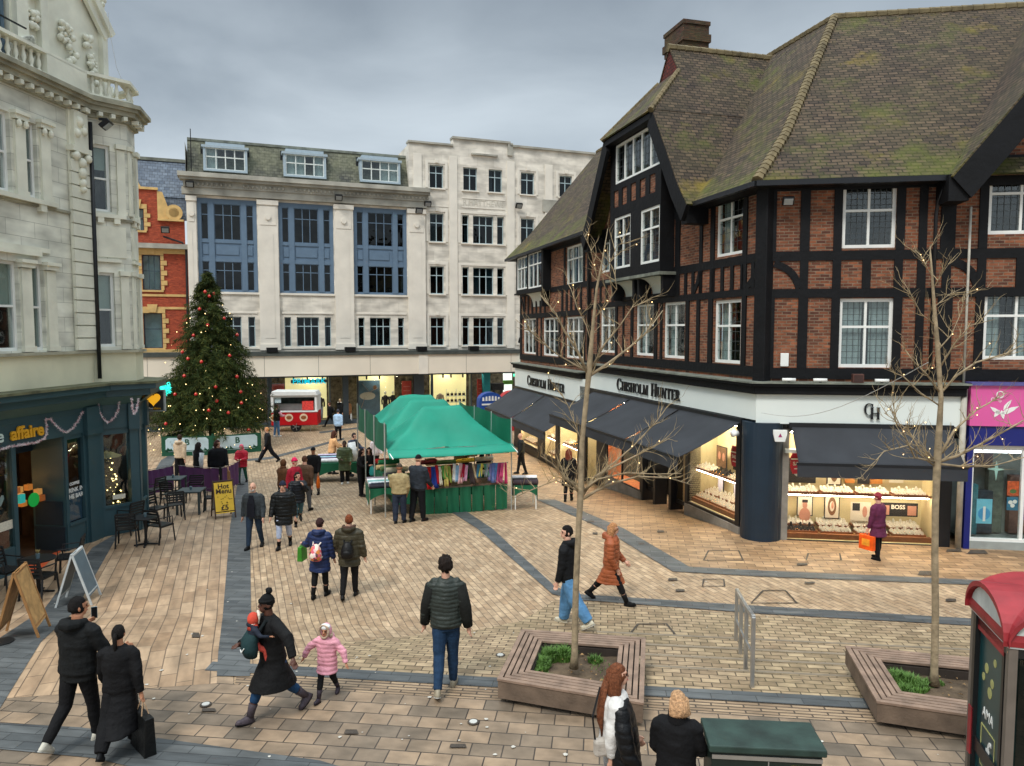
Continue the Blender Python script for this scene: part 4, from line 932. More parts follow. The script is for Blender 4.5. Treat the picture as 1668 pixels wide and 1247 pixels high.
# far section
for i, (x0, x1, z0) in enumerate(((-21.4, -18.2, -.45), (-17.2, -15.5, -.5), (-15.0, -12.6, -.5))):
    o = display(L, bd, x0, x1, z0, 1.75, -.34, .85, mull=())
    shelf(L, o, x0+.03, x1-.03, -.2, z0+.85)
    for j, zz in enumerate((z0+.12, z0+.9)):
        for k in range(int((x1-x0)/.85)):
            tray(L, x0+.5+k*.85, -.15, zz, f'tray, {("lower", "upper")[j]} shelf, {("far", "middle", "nearer")[i]} window under far awning, {("first", "second", "third")[k]} from its far end', 'far window trays', (k+j) % 3 == 2)
mb = MB(); mb.box(-22.5, -12.1, -.4, 0, -1.3, -.55)
for a, b_ in ((-22.5, -21.45), (-18.15, -17.25), (-15.45, -15.05), (-12.55, -12.1)): mb.box(a, b_, -.38, .1, -.56, 2.45)
mb.box(-22.5, -12.1, -.3, .5, 1.8, 2.45); fb(mb, L, 'far_shopfront', DARKF, bd)
# inside mass of the ground floor so nothing shows through
mb = MB(); a = L.w(-22.6, 1.2)-K0; b_ = L.w(0, 1.2)-K0; d_ = R.w(1, 1.0)-K0; e_ = R.w(14, 1.0)-K0; f_ = R.w(14, 9)-K0; g_ = L.w(-22.6, 9)-K0; cor = corner(1.15)-K0
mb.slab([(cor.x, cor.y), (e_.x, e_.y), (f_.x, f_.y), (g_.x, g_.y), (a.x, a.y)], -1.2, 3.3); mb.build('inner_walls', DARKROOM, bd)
# --- awnings
AWN = pm('awning canvas', c(50, 53, 58), .8, .2, 1.2, .2, bscale=60)
def awning(fr, x0, x1, yt, zt, yf, zf, splits, label, val=.32):
    t = fthing(fr, 'awning', label, 'awning')
    xs = [x0]+list(splits)+[x1]
    for a, b_ in zip(xs[:-1], xs[1:]):
        m = MB(); n = 14
        m.grid(lambda u, v: (a+.06+(b_-a-.12)*u, yt+(yf-yt)*v, zt+(zf-zt)*v-.05*math.sin(math.pi*v)*(.6+.4*math.sin(u*9))), 12, n)
        m.build('canvas_panel', AWN, t, smooth=True, solid=.015)
        m = MB(); m.box(a+.02, b_-.02, yf-.012, yf, zf-val, zf+.01); m.build('valance', AWN, t)
        m = MB(); m.bar((a+.3, yt, zt-.25), ((a+.3), (yt+yf)/2, (zt+zf)/2-.3), .04); m.bar((a+.3, (yt+yf)/2, (zt+zf)/2-.3), (a+.3, yf+.03, zf-.04), .035); m.build('folding_arm', DARKF, t)
    m = MB(); m.box(x0, x1, yt-.02, yt+.1, zt-.05, zt+.1); m.build('cassette', DARKF, t)
    m = MB(); m.bar((x0, yf, zf+.005), (x1, yf, zf+.005), .05); m.build('front_bar', DARKF, t)
    return t
awning(L, -10.85, -.35, -.36, 3.02, -2.2, 2.15, (-7.35, -3.75), 'long dark grey awning over the jeweller side windows and door')
awning(L, -22.3, -11.85, -.4, 2.36, -2.1, 1.3, (-17.0,), 'dark grey awning lower down the street, behind the green stall')
awning(R, .62, 4.5, -.36, 3.0, -1.25, 2.2, (), 'single dark grey awning over the jeweller front window')
# bell box, little white lamps
t = thing('alarm_bell', 'white alarm box with a purple triangle on the dark corner column', 'alarm', R.w(.38, -.42, 2.62), R.rot)
m = MB(); m.prism([(-.12, .0), (.12, 0), (.17, .2), (.17, .3), (-.17, .3), (-.17, .2)], -.06, .02); m.build('case', WHITEM, t, bevel=.008)
m = MB(); m.prism([(-.05, .12), (.05, .12), (0, .22)], -.066, -.06); m.build('emblem', pm('magenta emblem', c(150, 40, 100), .5, .05), t)
t = thing('wall_lamp', 'small white cylinder lamp on the dark column under the sign', 'lamp', L.w(-.3, -.5, 2.75), L.rot); m = MB(); m.tube([(0, 0, 0), (0, -.18, -.02)], [.07, .09], 12); m.build('shade', WHITEM, t, smooth=True)
# lamps along the cornice
for i, x in enumerate((.55, 1.3, 2.2, 2.75)):
    p = R.w(x, -.5, 4.14)
    if i == 2:
        t = thing('speaker_box', 'brown box on the ledge below the large window', 'box', p, R.rot); m = MB(); m.box(-.13, .13, -.02, .14, 0, .22); m.build('case', pm('brown box', c(84, 52, 44), .6, .2), t, bevel=.01); m = MB(); m.box(-.1, .1, -.03, -.02, .03, .19); m.build('grille', pm('brown grille', c(60, 40, 36), .7, .4, 60), t)
    else:
        t = thing('ledge_light', f'small white light fitting on the shop ledge, {("left of the alarm line", "left of the brown box", "", "right of the brown box")[i]}', 'light', p, R.rot)
        m = MB(); m.tube([(-.16, 0, .06), (.16, 0, .06)], .045, 8); m.build('tube', WHITEM, t, smooth=True); m = MB(); m.box(-.03, .03, -.02, .02, 0, .05); m.build('bracket', BLACKM, t)
# --- pink shop at the right edge
pk = fthing(R, 'pink_shop', 'pink fronted shop with blue trim at the right edge', 'shop')
PINK = pm('pink sign', c(214, 92, 158), .4, .04, 1); BLUEM = pm('royal blue', c(24, 34, 110), .4, .1, 2)
mb = MB(); mb.box(4.86, 13, -.35, -.05, 3.1, 4.1); mb.build('sign_panel', PINK, pk)
mb = MB(); mb.box(4.84, 13, -.42, .1, 4.1, 4.17); mb.build('sign_cap', pm('lilac trim', c(86, 84, 140), .5), pk)
mb = MB(); mb.box(4.88, 13, -.3, .1, 2.62, 3.1); mb.box(4.86, 5.0, -.28, .1, -.1, 2.62); mb.build('blue_fascia', BLUEM, pk)
mb = MB(); mb.box(5.0, 13, -.24, .1, -.2, .2); mb.build('stallriser', pm('grey render', c(150, 156, 152), .8, .15, 3, .2), pk)
mb = MB()
for a, b_ in ((5.0, 5.06), (6.16, 6.24), (7.6, 7.7), (12.9, 13)): mb.box(a, b_, -.2, -.12, .2, 2.55)
mb.box(5.0, 13, -.22, -.1, .2, .27); mb.box(5.0, 13, -.2, -.12, 2.5, 2.6); mb.build('window_frame', WHITEM, pk)
mb = MB(); mb.box(5.04, 12.95, -.17, -.16, .25, 2.52); mb.build('pane', SHOPG, pk)
mb = MB(); mb.quad((5, .98, -.1), (13, .98, -.1), (13, .98, 2.6), (5, .98, 2.6)); mb.quad((5, -.1, .15), (13, -.1, .15), (13, .98, .15), (5, .98, .15)); mb.build('shop_interior', pm('shop interior grey', c(120, 132, 128), .8, .5, 1.5), pk)
mb = MB(); mb.box(5.2, 12, .3, .4, 2.35, 2.4); mb.build('light_strip', em('cool strip', (.9, .95, 1, 1), 5), pk)
for i, (x, y, z, w_, h_, m_) in enumerate(((5.3, .4, .2, .3, 1.3, (60, 120, 130)), (5.7, .6, .2, .4, 1.1, (50, 60, 70)), (6.0, .7, .2, .35, 1.7, (90, 100, 90)), (5.5, .7, 1.9, .8, .5, (60, 50, 60)), (6.6, .7, .2, .5, 1.5, (110, 80, 70)))):
    m = MB(); m.box(x-w_/2, x+w_/2, y, y+.2, z, z+h_); m.build('shelf_unit', pm('unit%d' % i, c(*m_), .7, .3, 8), pk)
t = text('lettering', 'E', .42, WHITEM, pk, (6.35, -.36, 3.62), ext=.01, bold=.006); text('lettering', 'E', .42, WHITEM, pk, (7.1, -.36, 3.62), ext=.01)
lg = MB()
for (x, z, r) in ((5.52, 3.88, .09), (5.36, 3.76, .045), (5.52, 3.72, .03)):
    n = 16
    for i in range(n):
        a, b_ = 6.2832*i/n, 6.2832*(i+1)/n; q = .72
        lg.prism([(x+r*math.cos(a), z+r*math.sin(a)), (x+r*math.cos(b_), z+r*math.sin(b_)), (x+q*r*math.cos(b_), z+q*r*math.sin(b_)), (x+q*r*math.cos(a), z+q*r*math.sin(a))][::-1][::-1], -.358, -.351)
def leaf(x0, z0, x1, z1, w_):
    dx, dz = x1-x0, z1-z0; ln = math.hypot(dx, dz); nx_, nz_ = -dz/ln*w_, dx/ln*w_; P = [(x0, z0)]+[(x0+dx*t+nx_*s_, z0+dz*t+nz_*s_) for t, s_ in ((.3, -1), (.65, -.8))]+[(x1, z1)]+[(x0+dx*t+nx_*s_, z0+dz*t+nz_*s_) for t, s_ in ((.65, .8), (.3, 1))]
    lg.prism(P, -.358, -.351)
leaf(5.55, 3.4, 5.3, 3.58, .05); leaf(5.55, 3.4, 5.95, 3.6, .06); leaf(5.6, 3.5, 5.78, 3.76, .045); leaf(5.52, 3.5, 5.4, 3.32, .05); leaf(5.56, 3.5, 5.62, 3.28, .05); lg.build('flower_emblem', WHITEM, pk)
poster(R, 5.38, .62, .36, .62, -.12, pm('aqua poster', c(110, 190, 214), .5, .1), 'pale blue poster low in the pink shop window', lambda t, w_, h_: (de(t, 'blue_shape', 0, h_*.4, w_*.4, h_*.25, pm('sky print', c(60, 150, 200), .5)), dq(t, 'white_bar', -w_*.08, w_*.08, h_*.1, h_*.7, WHITEM, -.008)))
poster(R, 6.02, 1.35, .26, .36, -.12, pm('orange poster', c(200, 90, 50), .5, .5, 12), 'orange poster with green foot in the pink shop window', lambda t, w_, h_: de(t, 'green_shape', 0, h_*.3, w_*.3, h_*.15, pm('green print', c(80, 110, 60), .5)))
poster(R, 6.02, .98, .26, .33, -.12, pm('teal poster', c(40, 110, 140), .5, .3, 12), 'teal poster with white bubbles under the orange one', lambda t, w_, h_: [de(t, 'white_bubble', x, z, .05, .05, WHITEM) for x, z in ((-.05, .2), (.05, .22), (0, .12))])
poster(R, 6.55, .75, .6, .48, -.12, pm('purple poster', c(70, 30, 110), .5, .4, 10), 'purple price poster at the right edge of the pink shop', lambda t, w_, h_: (text('lettering', '3200', .18, WHITEM, t, (-.02, -.006, .34), ext=.002, bold=.004), text('lettering', '4.09', .16, pm('lime', c(150, 220, 110), .5), t, (-.02, -.006, .14), ext=.002, bold=.004)))
m = MB()
for i in range(4):
    a = i*math.pi/2; m.prism([(.05*math.cos(a-.785), .05*math.sin(a-.785)), (.2*math.cos(a) , .2*math.sin(a)*(1.4 if i == 3 else 1)), (.05*math.cos(a+.785), .05*math.sin(a+.785)), (0, 0)], -.02, .0)
o = m.build('star_decoration', pm('pale star', c(170, 214, 206), .5), None); floc(R, o, 5.62, -.1, 2.0); tag(o, 'pale four pointed star hanging in the pink shop window', 'decoration')
# cable from the facade to the right tree
mb = MB(); a = AT(1240, 672, 18.6); b_ = AT(1512, 590, 10.1); pts = [a.lerp(b_, t/16) - Z*(.35*math.sin(math.pi*t/16)) for t in range(17)]; mb.tube(pts, .006, 4); tag(mb.build('overhead_cable', pm('pale cable', c(190, 190, 186), .6)), 'thin pale cable strung from the jeweller corner to the right tree', 'cable')
# ================================================================== LARGE STONE BUILDING AT THE BACK (frame B)
ASH = brickmat('stone ashlar', c(226, 220, 208), c(210, 204, 192), c(186, 180, 168), 1.3, .62, .006, 'xz', .85, .2, c(128, 124, 112), .35, bump=.25)
STONE = pm('portland stone', c(224, 218, 206), .85, .08, 1.2, .2, bscale=12)
STONED = pm('weathered stone', c(158, 156, 146), .9, .35, 1.0, .3, bscale=12)
BLUEP = pm('slate blue panel paint', c(98, 120, 142), .5, .08, 2)
SLATE = brickmat('mansard slates', c(98, 98, 88), c(66, 68, 66), c(38, 38, 38), .3, .2, .012, 'uv', .85, .6, c(128, 130, 104), .5, bump=.9)
DGLASS = glass('dark pane', (.35, .42, .45, 1), .03)
bb = fthing(B, 'stone_building', 'large pale stone building with blue window bays and a mansard roof', 'building')
X0, XM, X1 = -9.6, 4.75, 26
bays = [(-9.0, -5.4), (-4.05, -.5), (.85, 4.55)]; BZ0, BZ1 = 8.0, 13.95
triple = lambda a, b_: [(a+.25, a+.68), (a+1.04, a+2.5), (b_-.68, b_-.25)]
hol = []
for a, b_ in bays:
    hol.append((a, b_, BZ0, BZ1)); hol += [(p, q, 4.43, 6.4) for p, q in triple(a, b_)]
mb = MB(); wallholes(mb, X0, XM, 2.5, 14.5, hol, .35); mb.quad((X0, 0, -1), (X0, 0, 17.4), (X0, 6, 17.4), (X0, 6, -1)); mb.build('wall', ASH, bb)
rows_s = ((15.6, 17.2), (11.83, 13.83), (8.13, 10.1), (4.43, 6.45))
RW = [(6.23, 7.24), (13.17, 14.25), (16.3, 17.35), (19.2, 20.3), (22.5, 23.5)]
h2 = []; wins = []
for (z0, z1) in rows_s:
    for a, b_ in RW: wins.append((a, b_, z0, z1, 2))
for (a, b_) in ((8.72, 9.77), (10.65, 11.7)): wins.append((a, b_, 15.6, 17.22, 2))
for (z0, z1) in rows_s[1:]: wins += [(8.62, 9.12, z0, z1, 1), (9.44, 11.02, z0, z1, 3), (11.3, 11.82, z0, z1, 1)]
h2 = [w_[:4] for w_ in wins]
mb = MB(); wallholes(mb, XM, X1, 2.5, 18.5, h2, .3, -.0); mb.box(7.95, 12.25, 0, .6, 18.5, 19.15); mb.box(12.25, X1, .05, .6, 18.5, 18.95); mb.box(XM, 7.95, .05, .6, 18.5, 18.62); mb.quad((XM, 0, 14.4), (XM, 0, 18.5), (XM, 6, 18.5), (XM, 6, 14.4)); mb.build('tall_wall', ASH, bb)
FRM = pm('pale metal window', c(170, 190, 196), .5, .05)
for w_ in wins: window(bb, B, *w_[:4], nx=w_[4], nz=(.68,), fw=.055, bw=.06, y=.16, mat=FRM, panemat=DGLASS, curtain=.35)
# pilaster strips, sills, surrounds on the tall part
mb = MB()
for x in (5.35, 7.95, 12.35, 15.4, 18.4): mb.box(x-.3, x+.3, -.07, 0, 4.2, 17.9)
for w_ in wins:
    mb.box(w_[0]-.12, w_[1]+.12, -.12, -.0, w_[2]-.1, w_[2]-.01)
for (z0, z1) in rows_s: 
    for a, b_ in RW: mb.box(a-.3, a-.12, -.04, 0, z0, z1+.3); mb.box(b_+.12, b_+.3, -.04, 0, z0, z1+.3); mb.box(a-.12, b_+.12, -.04, 0, z1+.12, z1+.3); mb.box((a+b_)/2-.12, (a+b_)/2+.12, -.1, -.04, z1+.15, z1+.42)
for (z0, z1) in rows_s[1:]: mb.box(8.3, 8.5, -.04, 0, z0, z1+.3); mb.box(11.95, 12.1, -.04, 0, z0, z1+.3); mb.box(8.5, 11.95, -.04, 0, z1+.12, z1+.3)
mb.box(8.6, 11.9, -.03, 0, 14.35, 14.42); mb.box(8.6, 11.9, -.03, 0, 15.0, 15.07); mb.box(5.9, 7.6, -.03, 0, 14.3, 14.36)
mb.build('stone_trim', STONE, bb)
mb = MB(); mb.box(XM-.05, 7.95, -.12, .62, 18.62, 18.75); mb.box(7.9, 12.3, -.15, .62, 19.15, 19.3); mb.box(12.25, X1, -.12, .62, 18.95, 19.1); mb.box(9.3, 11.3, -.2, 0, 18.12, 18.24); mb.box(12.1, 12.5, -.12, .1, 18.3, 19.2); mb.box(14.9, 16.3, -.1, .0, 14.4, 15.3)
mb.build('coping', STONED, bb)
t = text('inscription', 'R.MATTHEWS', .62, pm('carved letters', c(196, 191, 178), .85), bb, (10.25, -.008, 14.7), ext=.006, sx=.82)
# left part: pilasters, cornice, frieze, blue bays
mb = MB()
for a, b_ in ((-9.6, -9.05), (-5.35, -4.1), (-.45, .8), (4.6, 5.85)):
    mb.box(a, b_, -.18, 0, 4.25, 13.7); mb.box(a-.05, b_+.05, -.26, 0, 13.7, 14.0); mb.box(a+.12, b_-.12, -.21, -.18, 12.4, 13.6); mb.box(a+.3, b_-.3, -.2, -.18, 5, 11.9)
    cx_ = (a+b_)/2; mb.tube([(cx_, -.29, 12.9), (cx_, -.2, 12.9)], .18, 12); mb.box(a-.04, b_+.04, -.24, 0, 4.2, 4.6)
for a, b_ in bays:
    mb.box(a, b_, -.06, 0, 4.28, 4.4); mb.box(a-.05, b_+.05, -.09, 0, 7.86, 7.98); mb.box(a+.1, b_-.1, -.05, 0, 6.62, 6.72)
mb.build('pilasters', STONE, bb)
mb = MB(); mb.box(X0-.25, 5.95, -.3, .1, 14.1, 14.55); mb.box(X0-.35, 6.1, -.65, .1, 14.95, 15.12); mb.box(X0-.15, 5.95, -.38, .1, 14.55, 14.95); mb.box(X0-.45, 6.1, -.8, .3, 15.12, 15.4)
for i in range(58):
    x = X0+.2+i*.27
    if i % 12 < 10: mb.ell((x, -.42, 14.75), (.09, .06, .12), nu=6, nv=4)
mb.build('cornice', STONED, bb)
for a, b_ in bays:
    mb = MB(); fw = .2
    for (z0, z1) in ((BZ1-.32, BZ1), (BZ0, BZ0+.12), (11.15, 11.35), (9.95, 10.2)): mb.box(a, b_, .05, .2, z0, z1)
    for x in (a+.11, a+.82, b_-.82, b_-.11): mb.box(x-.11-(.06 if .3 < x-a < 3 else 0), x+.11+(.06 if .3 < x-a < 3 else 0), .02, .2, BZ0+.1, BZ1-.2)
    mb.box(a, b_, .1, .2, 10.2, 11.15)
    for p, q in triple(a, b_): mb.box(p+.05, q-.05, .06, .1, 10.4, 10.98); 
    mb.build('blue_bay', BLUEP, bb)
    for (z0, z1) in ((BZ0+.12, 9.95), (11.35, BZ1-.32)):
        for k, (p, q) in enumerate(((a+.22, a+.65), (a+1.0, b_-1.0), (b_-.65, b_-.22))): window(bb, B, p, q, z0, z1, nx=(1, 3, 1)[k], nz=(.7,), fw=.04, bw=.05, y=.1, mat=BLUEP, panemat=DGLASS, curtain=.15)
    for k, (p, q) in enumerate(triple(a, b_)): window(bb, B, p, q, 4.43, 6.4, nx=(1, 3, 1)[k], nz=(.7,), fw=.05, bw=.06, y=.16, mat=FRM, panemat=DGLASS, curtain=.3)
# mansard and dormers
mb = MB()
def uvq(mb, a, b_, d, e_): mb.add([a, b_, d, e_], [(0, 1, 2, 3)], [[(a[0], a[2]), (b_[0], b_[2]), (d[0], d[2]), (e_[0], e_[2])]])
uvq(mb, (X0+.1, .1, 15.4), (XM+.1, .1, 15.4), (XM+.1, 1.0, 17.75), (X0+.1, 1.0, 17.75)); uvq(mb, (X0+.1, 6, 15.4), (X0+.1, .1, 15.4), (X0+.1, 1.0, 17.75), (X0+.1, 6, 17.75)); mb.poly([(X0+.1, 1, 17.75), (XM+.1, 1, 17.75), (XM+.1, 8, 17.9), (X0+.1, 8, 17.9)]); mb.build('mansard_roof', SLATE, bb)
mb = MB(); mb.bar((X0+.1, 1, 17.8), (XM, 1, 17.8), .16); mb.build('ridge', LEADR, bb)
DORM = pm('dormer paint', c(160, 176, 186), .6, .08)
for x0, x1 in ((-8.55, -5.9), (-3.65, -.9), (1.35, 4.15)):
    mb = MB(); mb.box(x0, x0+.14, .05, 1, 15.75, 17.2); mb.box(x1-.14, x1, .05, 1, 15.75, 17.2); mb.box(x0-.1, x1+.1, -.02, 1.1, 17.15, 17.3); mb.box(x0+.15, x1-.15, .1, 1.1, 17.3, 17.5); mb.box(x0, x1, .0, .3, 15.68, 15.8); d_ = mb.build('dormer', DORM, bb)
    w_ = window(bb, B, x0+.14, x1-.14, 15.8, 17.15, nx=4, nz=(.6,), fw=.06, bw=.07, y=.1, mat=pm('dormer sash', c(214, 220, 216), .5), curtain=1)
mb = MB(); mb.bar((X0+.35, .0, 15.4), (X0+.35, .0, 18.2), .05); mb.build('flag_pole', BLACKM, bb)
# canopy
mb = MB(); mb.box(-15.2, X1, -1.55, .05, 2.52, 3.85); mb.build('canopy_fascia', pm('canopy panels', c(228, 219, 202), .75, .06, .6), bb)
mb = MB(); mb.box(-15.3, X1, -1.65, .1, 3.85, 4.0); mb.box(-15.2, X1, -1.5, 0, 4.0, 4.12); mb.build('canopy_roof', pm('dark felt', c(70, 74, 70), .8, .3, 2), bb)
mb = MB()
for i in range(9): x = -12+i*3.4; mb.box(x-.012, x+.012, -1.556, -1.55, 2.52, 3.85)
islands(mb, 'panel_joint', pm('joint grey', c(130, 124, 114), .8), bb)
mb = MB(); mb.box(4.95, 5.62, -1.6, -1.4, 2.5, 3.86); mb.build('pier_head', STONE, bb)
# shop level: wall behind, windows
DISPB = em('shop ceiling lamp', (1, .92, .78, 1), 22); SHF = pm('grey shop frame', c(66, 78, 86), .5, .1)
mb = MB()
for a, b_ in ((-15.2, -13.4), (-9.9, -9.4), (-5.0, -4.72), (-1.0, -.9), (-.08, .3), (.92, 1.0), (4.9, 5.62), (6.2, 6.3), (9.1, 9.2), (13.0, 13.1), (16.9, 17.1)): mb.box(a, b_, -.35, .1, -.9, 2.5)
mb.box(-15, X1, -.34, .1, -1, -.6); mb.box(-15, X1, -.34, 0, 2.35, 2.55); mb.build('shopfront_frame', SHF, bb)
mb = MB(); mb.box(-15, X1, 2.0, 2.1, -.9, 2.5); mb.build('shop_back_wall', pm('busy interior', c(86, 78, 66), .8, .9, 3.5), bb)
mb = MB(); mb.quad((-15, -.3, -.6), (X1, -.3, -.6), (X1, 2, -.6), (-15, 2, -.6)); mb.build('shop_floor', pm('shop floor', c(150, 140, 120), .4, .1), bb)
mb = MB(); mb.quad((-15, 2, 2.5), (X1, 2, 2.5), (X1, -1.5, 2.5), (-15, -1.5, 2.5)); mb.build('shop_ceiling', pm('shop ceiling', c(60, 64, 64), .8, .1), bb)
mb = MB(); mb.box(-14.9, X1, -.3, -.29, -.6, 2.35); mb.build('shop_glazing', SHOPG, bb)
CRL = em('glowing cream wall', c(236, 222, 160), .55)  # wall emits by itself, standing in for shop light falling on it
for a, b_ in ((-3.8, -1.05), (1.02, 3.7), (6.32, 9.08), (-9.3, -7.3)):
    mb = MB(); mb.box(a, b_, .7, .75, -.55, 2.32); mb.build('glowing_display_wall', CRL, bb)
for x in (-13.5, -11, -8, -6, -2, 2.5, 5.9, 7.5, 9.6, 11.5, 12.6): mb = MB(); mb.box(x-.4, x+.4, .2, .35, 2.42, 2.46); mb.build('ceiling_light', DISPB, bb)
mb = MB(); 
for x in (-4.3, -3.3, -2.4, -1.4, 1.6, 2.5, 7.1, 7.7, 8.6): mb.box(x-.05, x+.05, -.1, .0, 2.1, 2.36)
islands(mb, 'spotlight', BLACKM, bb)
REDP = pm('red promo board', c(232, 84, 72), .5, .1, 3)
for i, (a, b_, z0, z1) in enumerate(((-4.68, -3.9, -.5, 1.92), (4.12, 4.8, -.5, 1.92), (9.75, 10.45, -.5, 1.92))):
    t = thing('promo_board', ('red promotional board beside the turquoise sign', 'red promotional board left of the dark pier', 'red promotional board right of the handbag window')[i], 'board', B.w((a+b_)/2, .1, 0), B.rot)
    m = MB(); m.box((a-b_)/2, (b_-a)/2, 0, .05, z0, z1); m.build('board', REDP, t)
    m = MB()
    for k in range(6): m.box((a-b_)*.35, (b_-a)*.35, -.006, 0, z0+.5+k*.3, z0+.56+k*.3)
    m.build('print_lines', pm('print pink', c(244, 140, 124), .5), t)
CYAN = em('turquoise letters', c(0, 170, 190), .8)
sg = fthing(B, 'shop_sign', 'turquoise illuminated PRIMARK letters above the lit window', 'sign'); text('lettering', 'PRIMARK', .54, CYAN, sg, (-2.3, -.4, 2.08), ext=.03, sx=1.0, bold=.006)
mb = MB(); mb.box(-3.5, -1.1, -.37, -.34, 1.98, 2.2); mb.build('sign_rail', SHF, sg)
sg = fthing(B, 'projecting_sign', 'turquoise P sign on the canopy beside the timber framed building', 'sign'); mb = MB(); mb.box(12.7, 13.5, -1.75, -1.6, 2.85, 3.75); mb.build('sign_box', em('turquoise box', c(30, 180, 196), .8), sg); text('lettering', 'P', .7, WHITEM, sg, (13.1, -1.77, 3.3), ext=.01)
mb = MB(); mb.box(10.12, 10.6, -.4, .1, -.9, 2.5); mb.build('turquoise_pier', pm('turquoise pier', c(30, 140, 150), .5), bb)
mb = MB(); mb.box(11.8, 12.5, .1, .15, -.6, 2.45); mb.build('white_panel', em('lit white', (.9, .95, .9, 1), .8), bb); mb = MB(); mb.box(11.75, 12.55, -.02, .05, 1.5, 1.8); mb.build('green_band', pm('lime band', c(110, 190, 60), .5), bb)
sg = fthing(B, 'exit_sign', 'small green lit sign inside the far shop doorway', 'sign'); mb = MB(); mb.box(12.7, 13.1, .3, .35, 2.05, 2.25); mb.build('panel', em('green sign', (.05, .6, .3, 1), 1.5), sg)
mb = MB(); mb.box(10.8, 11.75, -.2, .1, 1.1, 1.6); mb.box(10.9, 11.05, -.2, 0, -.9, 1.1); mb.box(11.5, 11.65, -.2, 0, -.9, 1.1); mb.build('door_frame', pm('dark door frame', c(56, 56, 60), .6), bb)
# fashion poster
t = thing('fashion_poster', 'large blue poster of a dancer behind the stall queue', 'poster', B.w(1.85, .5, 0), B.rot); m = MB(); m.box(-.78, .78, 0, .04, -.5, 2.0); m.build('board', pm('poster blue', c(96, 130, 150), .6, .3, 1.5), t)
SKN = pm('poster skin', c(208, 168, 140), .6, .1); de(t, 'dancer_dress', -.1, .9, .55, .28, VELV); q = MB(); q.bar((-.5, -.01, 1.8), (.1, -.01, 1.1), .12, .01); q.bar((.1, -.012, 1.2), (.6, -.012, 1.45), .12, .01); q.bar((-.3, -.014, .8), (-.55, -.014, .1), .14, .01); q.build('dancer_limbs', SKN, t); de(t, 'dancer_head', .42, 1.5, .13, .16, BROWNP, -.02)
# mannequins and handbags
def mannequin(x, y, col, label, legs=(40, 40, 44), head=True):
    t = thing('mannequin', label, 'mannequin', B.w(x, y, -.55), B.rot); m = MB()
    m.tube([(-.08, 0, 0), (-.09, 0, .45), (-.09, 0, .88)], [.06, .08, .1]); m.tube([(.08, 0, 0), (.09, 0, .45), (.09, 0, .88)], [.06, .08, .1]); m.build('trousers', pm('mq%d' % legs[0], c(*legs), .8), t, smooth=True)
    m = MB(); m.rings([(0, 0, .8, .17, .12), (0, 0, 1.05, .16, .11), (0, 0, 1.35, .21, .13), (0, 0, 1.46, .12, .08), (0, 0, 1.5, .06, .06)]); m.tube([(-.2, 0, 1.4), (-.26, -.02, 1.1), (-.24, -.08, .85)], .055); m.tube([(.2, 0, 1.4), (.26, -.02, 1.1), (.24, -.08, .85)], .055); m.build('jacket', pm('mj%s' % label[:9], c(*col), .8), t, smooth=True)
    if head: m = MB(); m.ell((0, 0, 1.66), (.08, .1, .12)); m.build('head', VELV, t, smooth=True)
    return t
mannequin(2.95, .2, (40, 40, 44), 'mannequin in a dark open jacket right of the dancer poster'); mannequin(3.5, .25, (30, 30, 34), 'mannequin in black beside the red board', (30, 30, 34)); mannequin(6.95, .2, (200, 176, 150), 'headless mannequin in a beige jacket in the cream window', (60, 60, 62), False); mannequin(-1.55, .1, (110, 130, 160), 'mannequin in a blue top and pale jeans by the food trailer', (190, 196, 204))
sh_ = thing('display_rack', 'white rack of dark handbags in the cream shop window', 'rack', B.w(8.2, .3, -.55), B.rot); m = MB()
for z in (.35, .8, 1.25): m.box(-.75, .75, 0, .3, z, z+.03)
for x in (-.75, 0, .75): m.box(x-.015, x+.015, 0, .02, 0, 1.8)
m.build('frame', WHITEM, sh_)
for i in range(10):
    x = -.6+(i % 5)*.3; z = .85 if i < 5 else 1.3; hb_ = thing('handbag', f'dark handbag on the {("lower", "upper")[i >= 5]} shelf of the rack, {("first", "second", "third", "fourth", "fifth")[i % 5]} from the left', 'handbag', B.w(8.2+x, .42, z-.55), B.rot, 'handbags on the window rack'); m = MB(); m.box(-.1, .1, -.05, .05, 0, .17); m.build('bag_body', BLKV, hb_, bevel=.02); m = MB(); m.tube([(-.05, 0, .17), (-.04, 0, .27), (.04, 0, .27), (.05, 0, .17)], .01, 5); m.build('bag_handle', BLKV, hb_)
for k, (x, z) in enumerate(((-9.35, 14.75), (-.2, 14.5), (5.3, 13.95), (6.0, 14.5), (12.9, 14.8), (13.0, 4.9))):
    floodlight(B.w(x, -.5 if k not in (3, 4) else -.15, z), B.rot, 'black floodlight on the stone building, ' + ('at its left end under the cornice', 'on the cornice between the second and third bays', 'by the joint of the two parts', 'at the step in the facade', 'beside the carved inscription', 'just above the canopy at the right')[k], .5)
for k, x in enumerate((-4.7, .3, 5.2, 9.0)): o = MB(); o.box(x-.35, x+.35, -1.6, -1.2, 4.12, 4.4); tag(fb(o, B, 'roof_vent', BLACKM, bb), None)
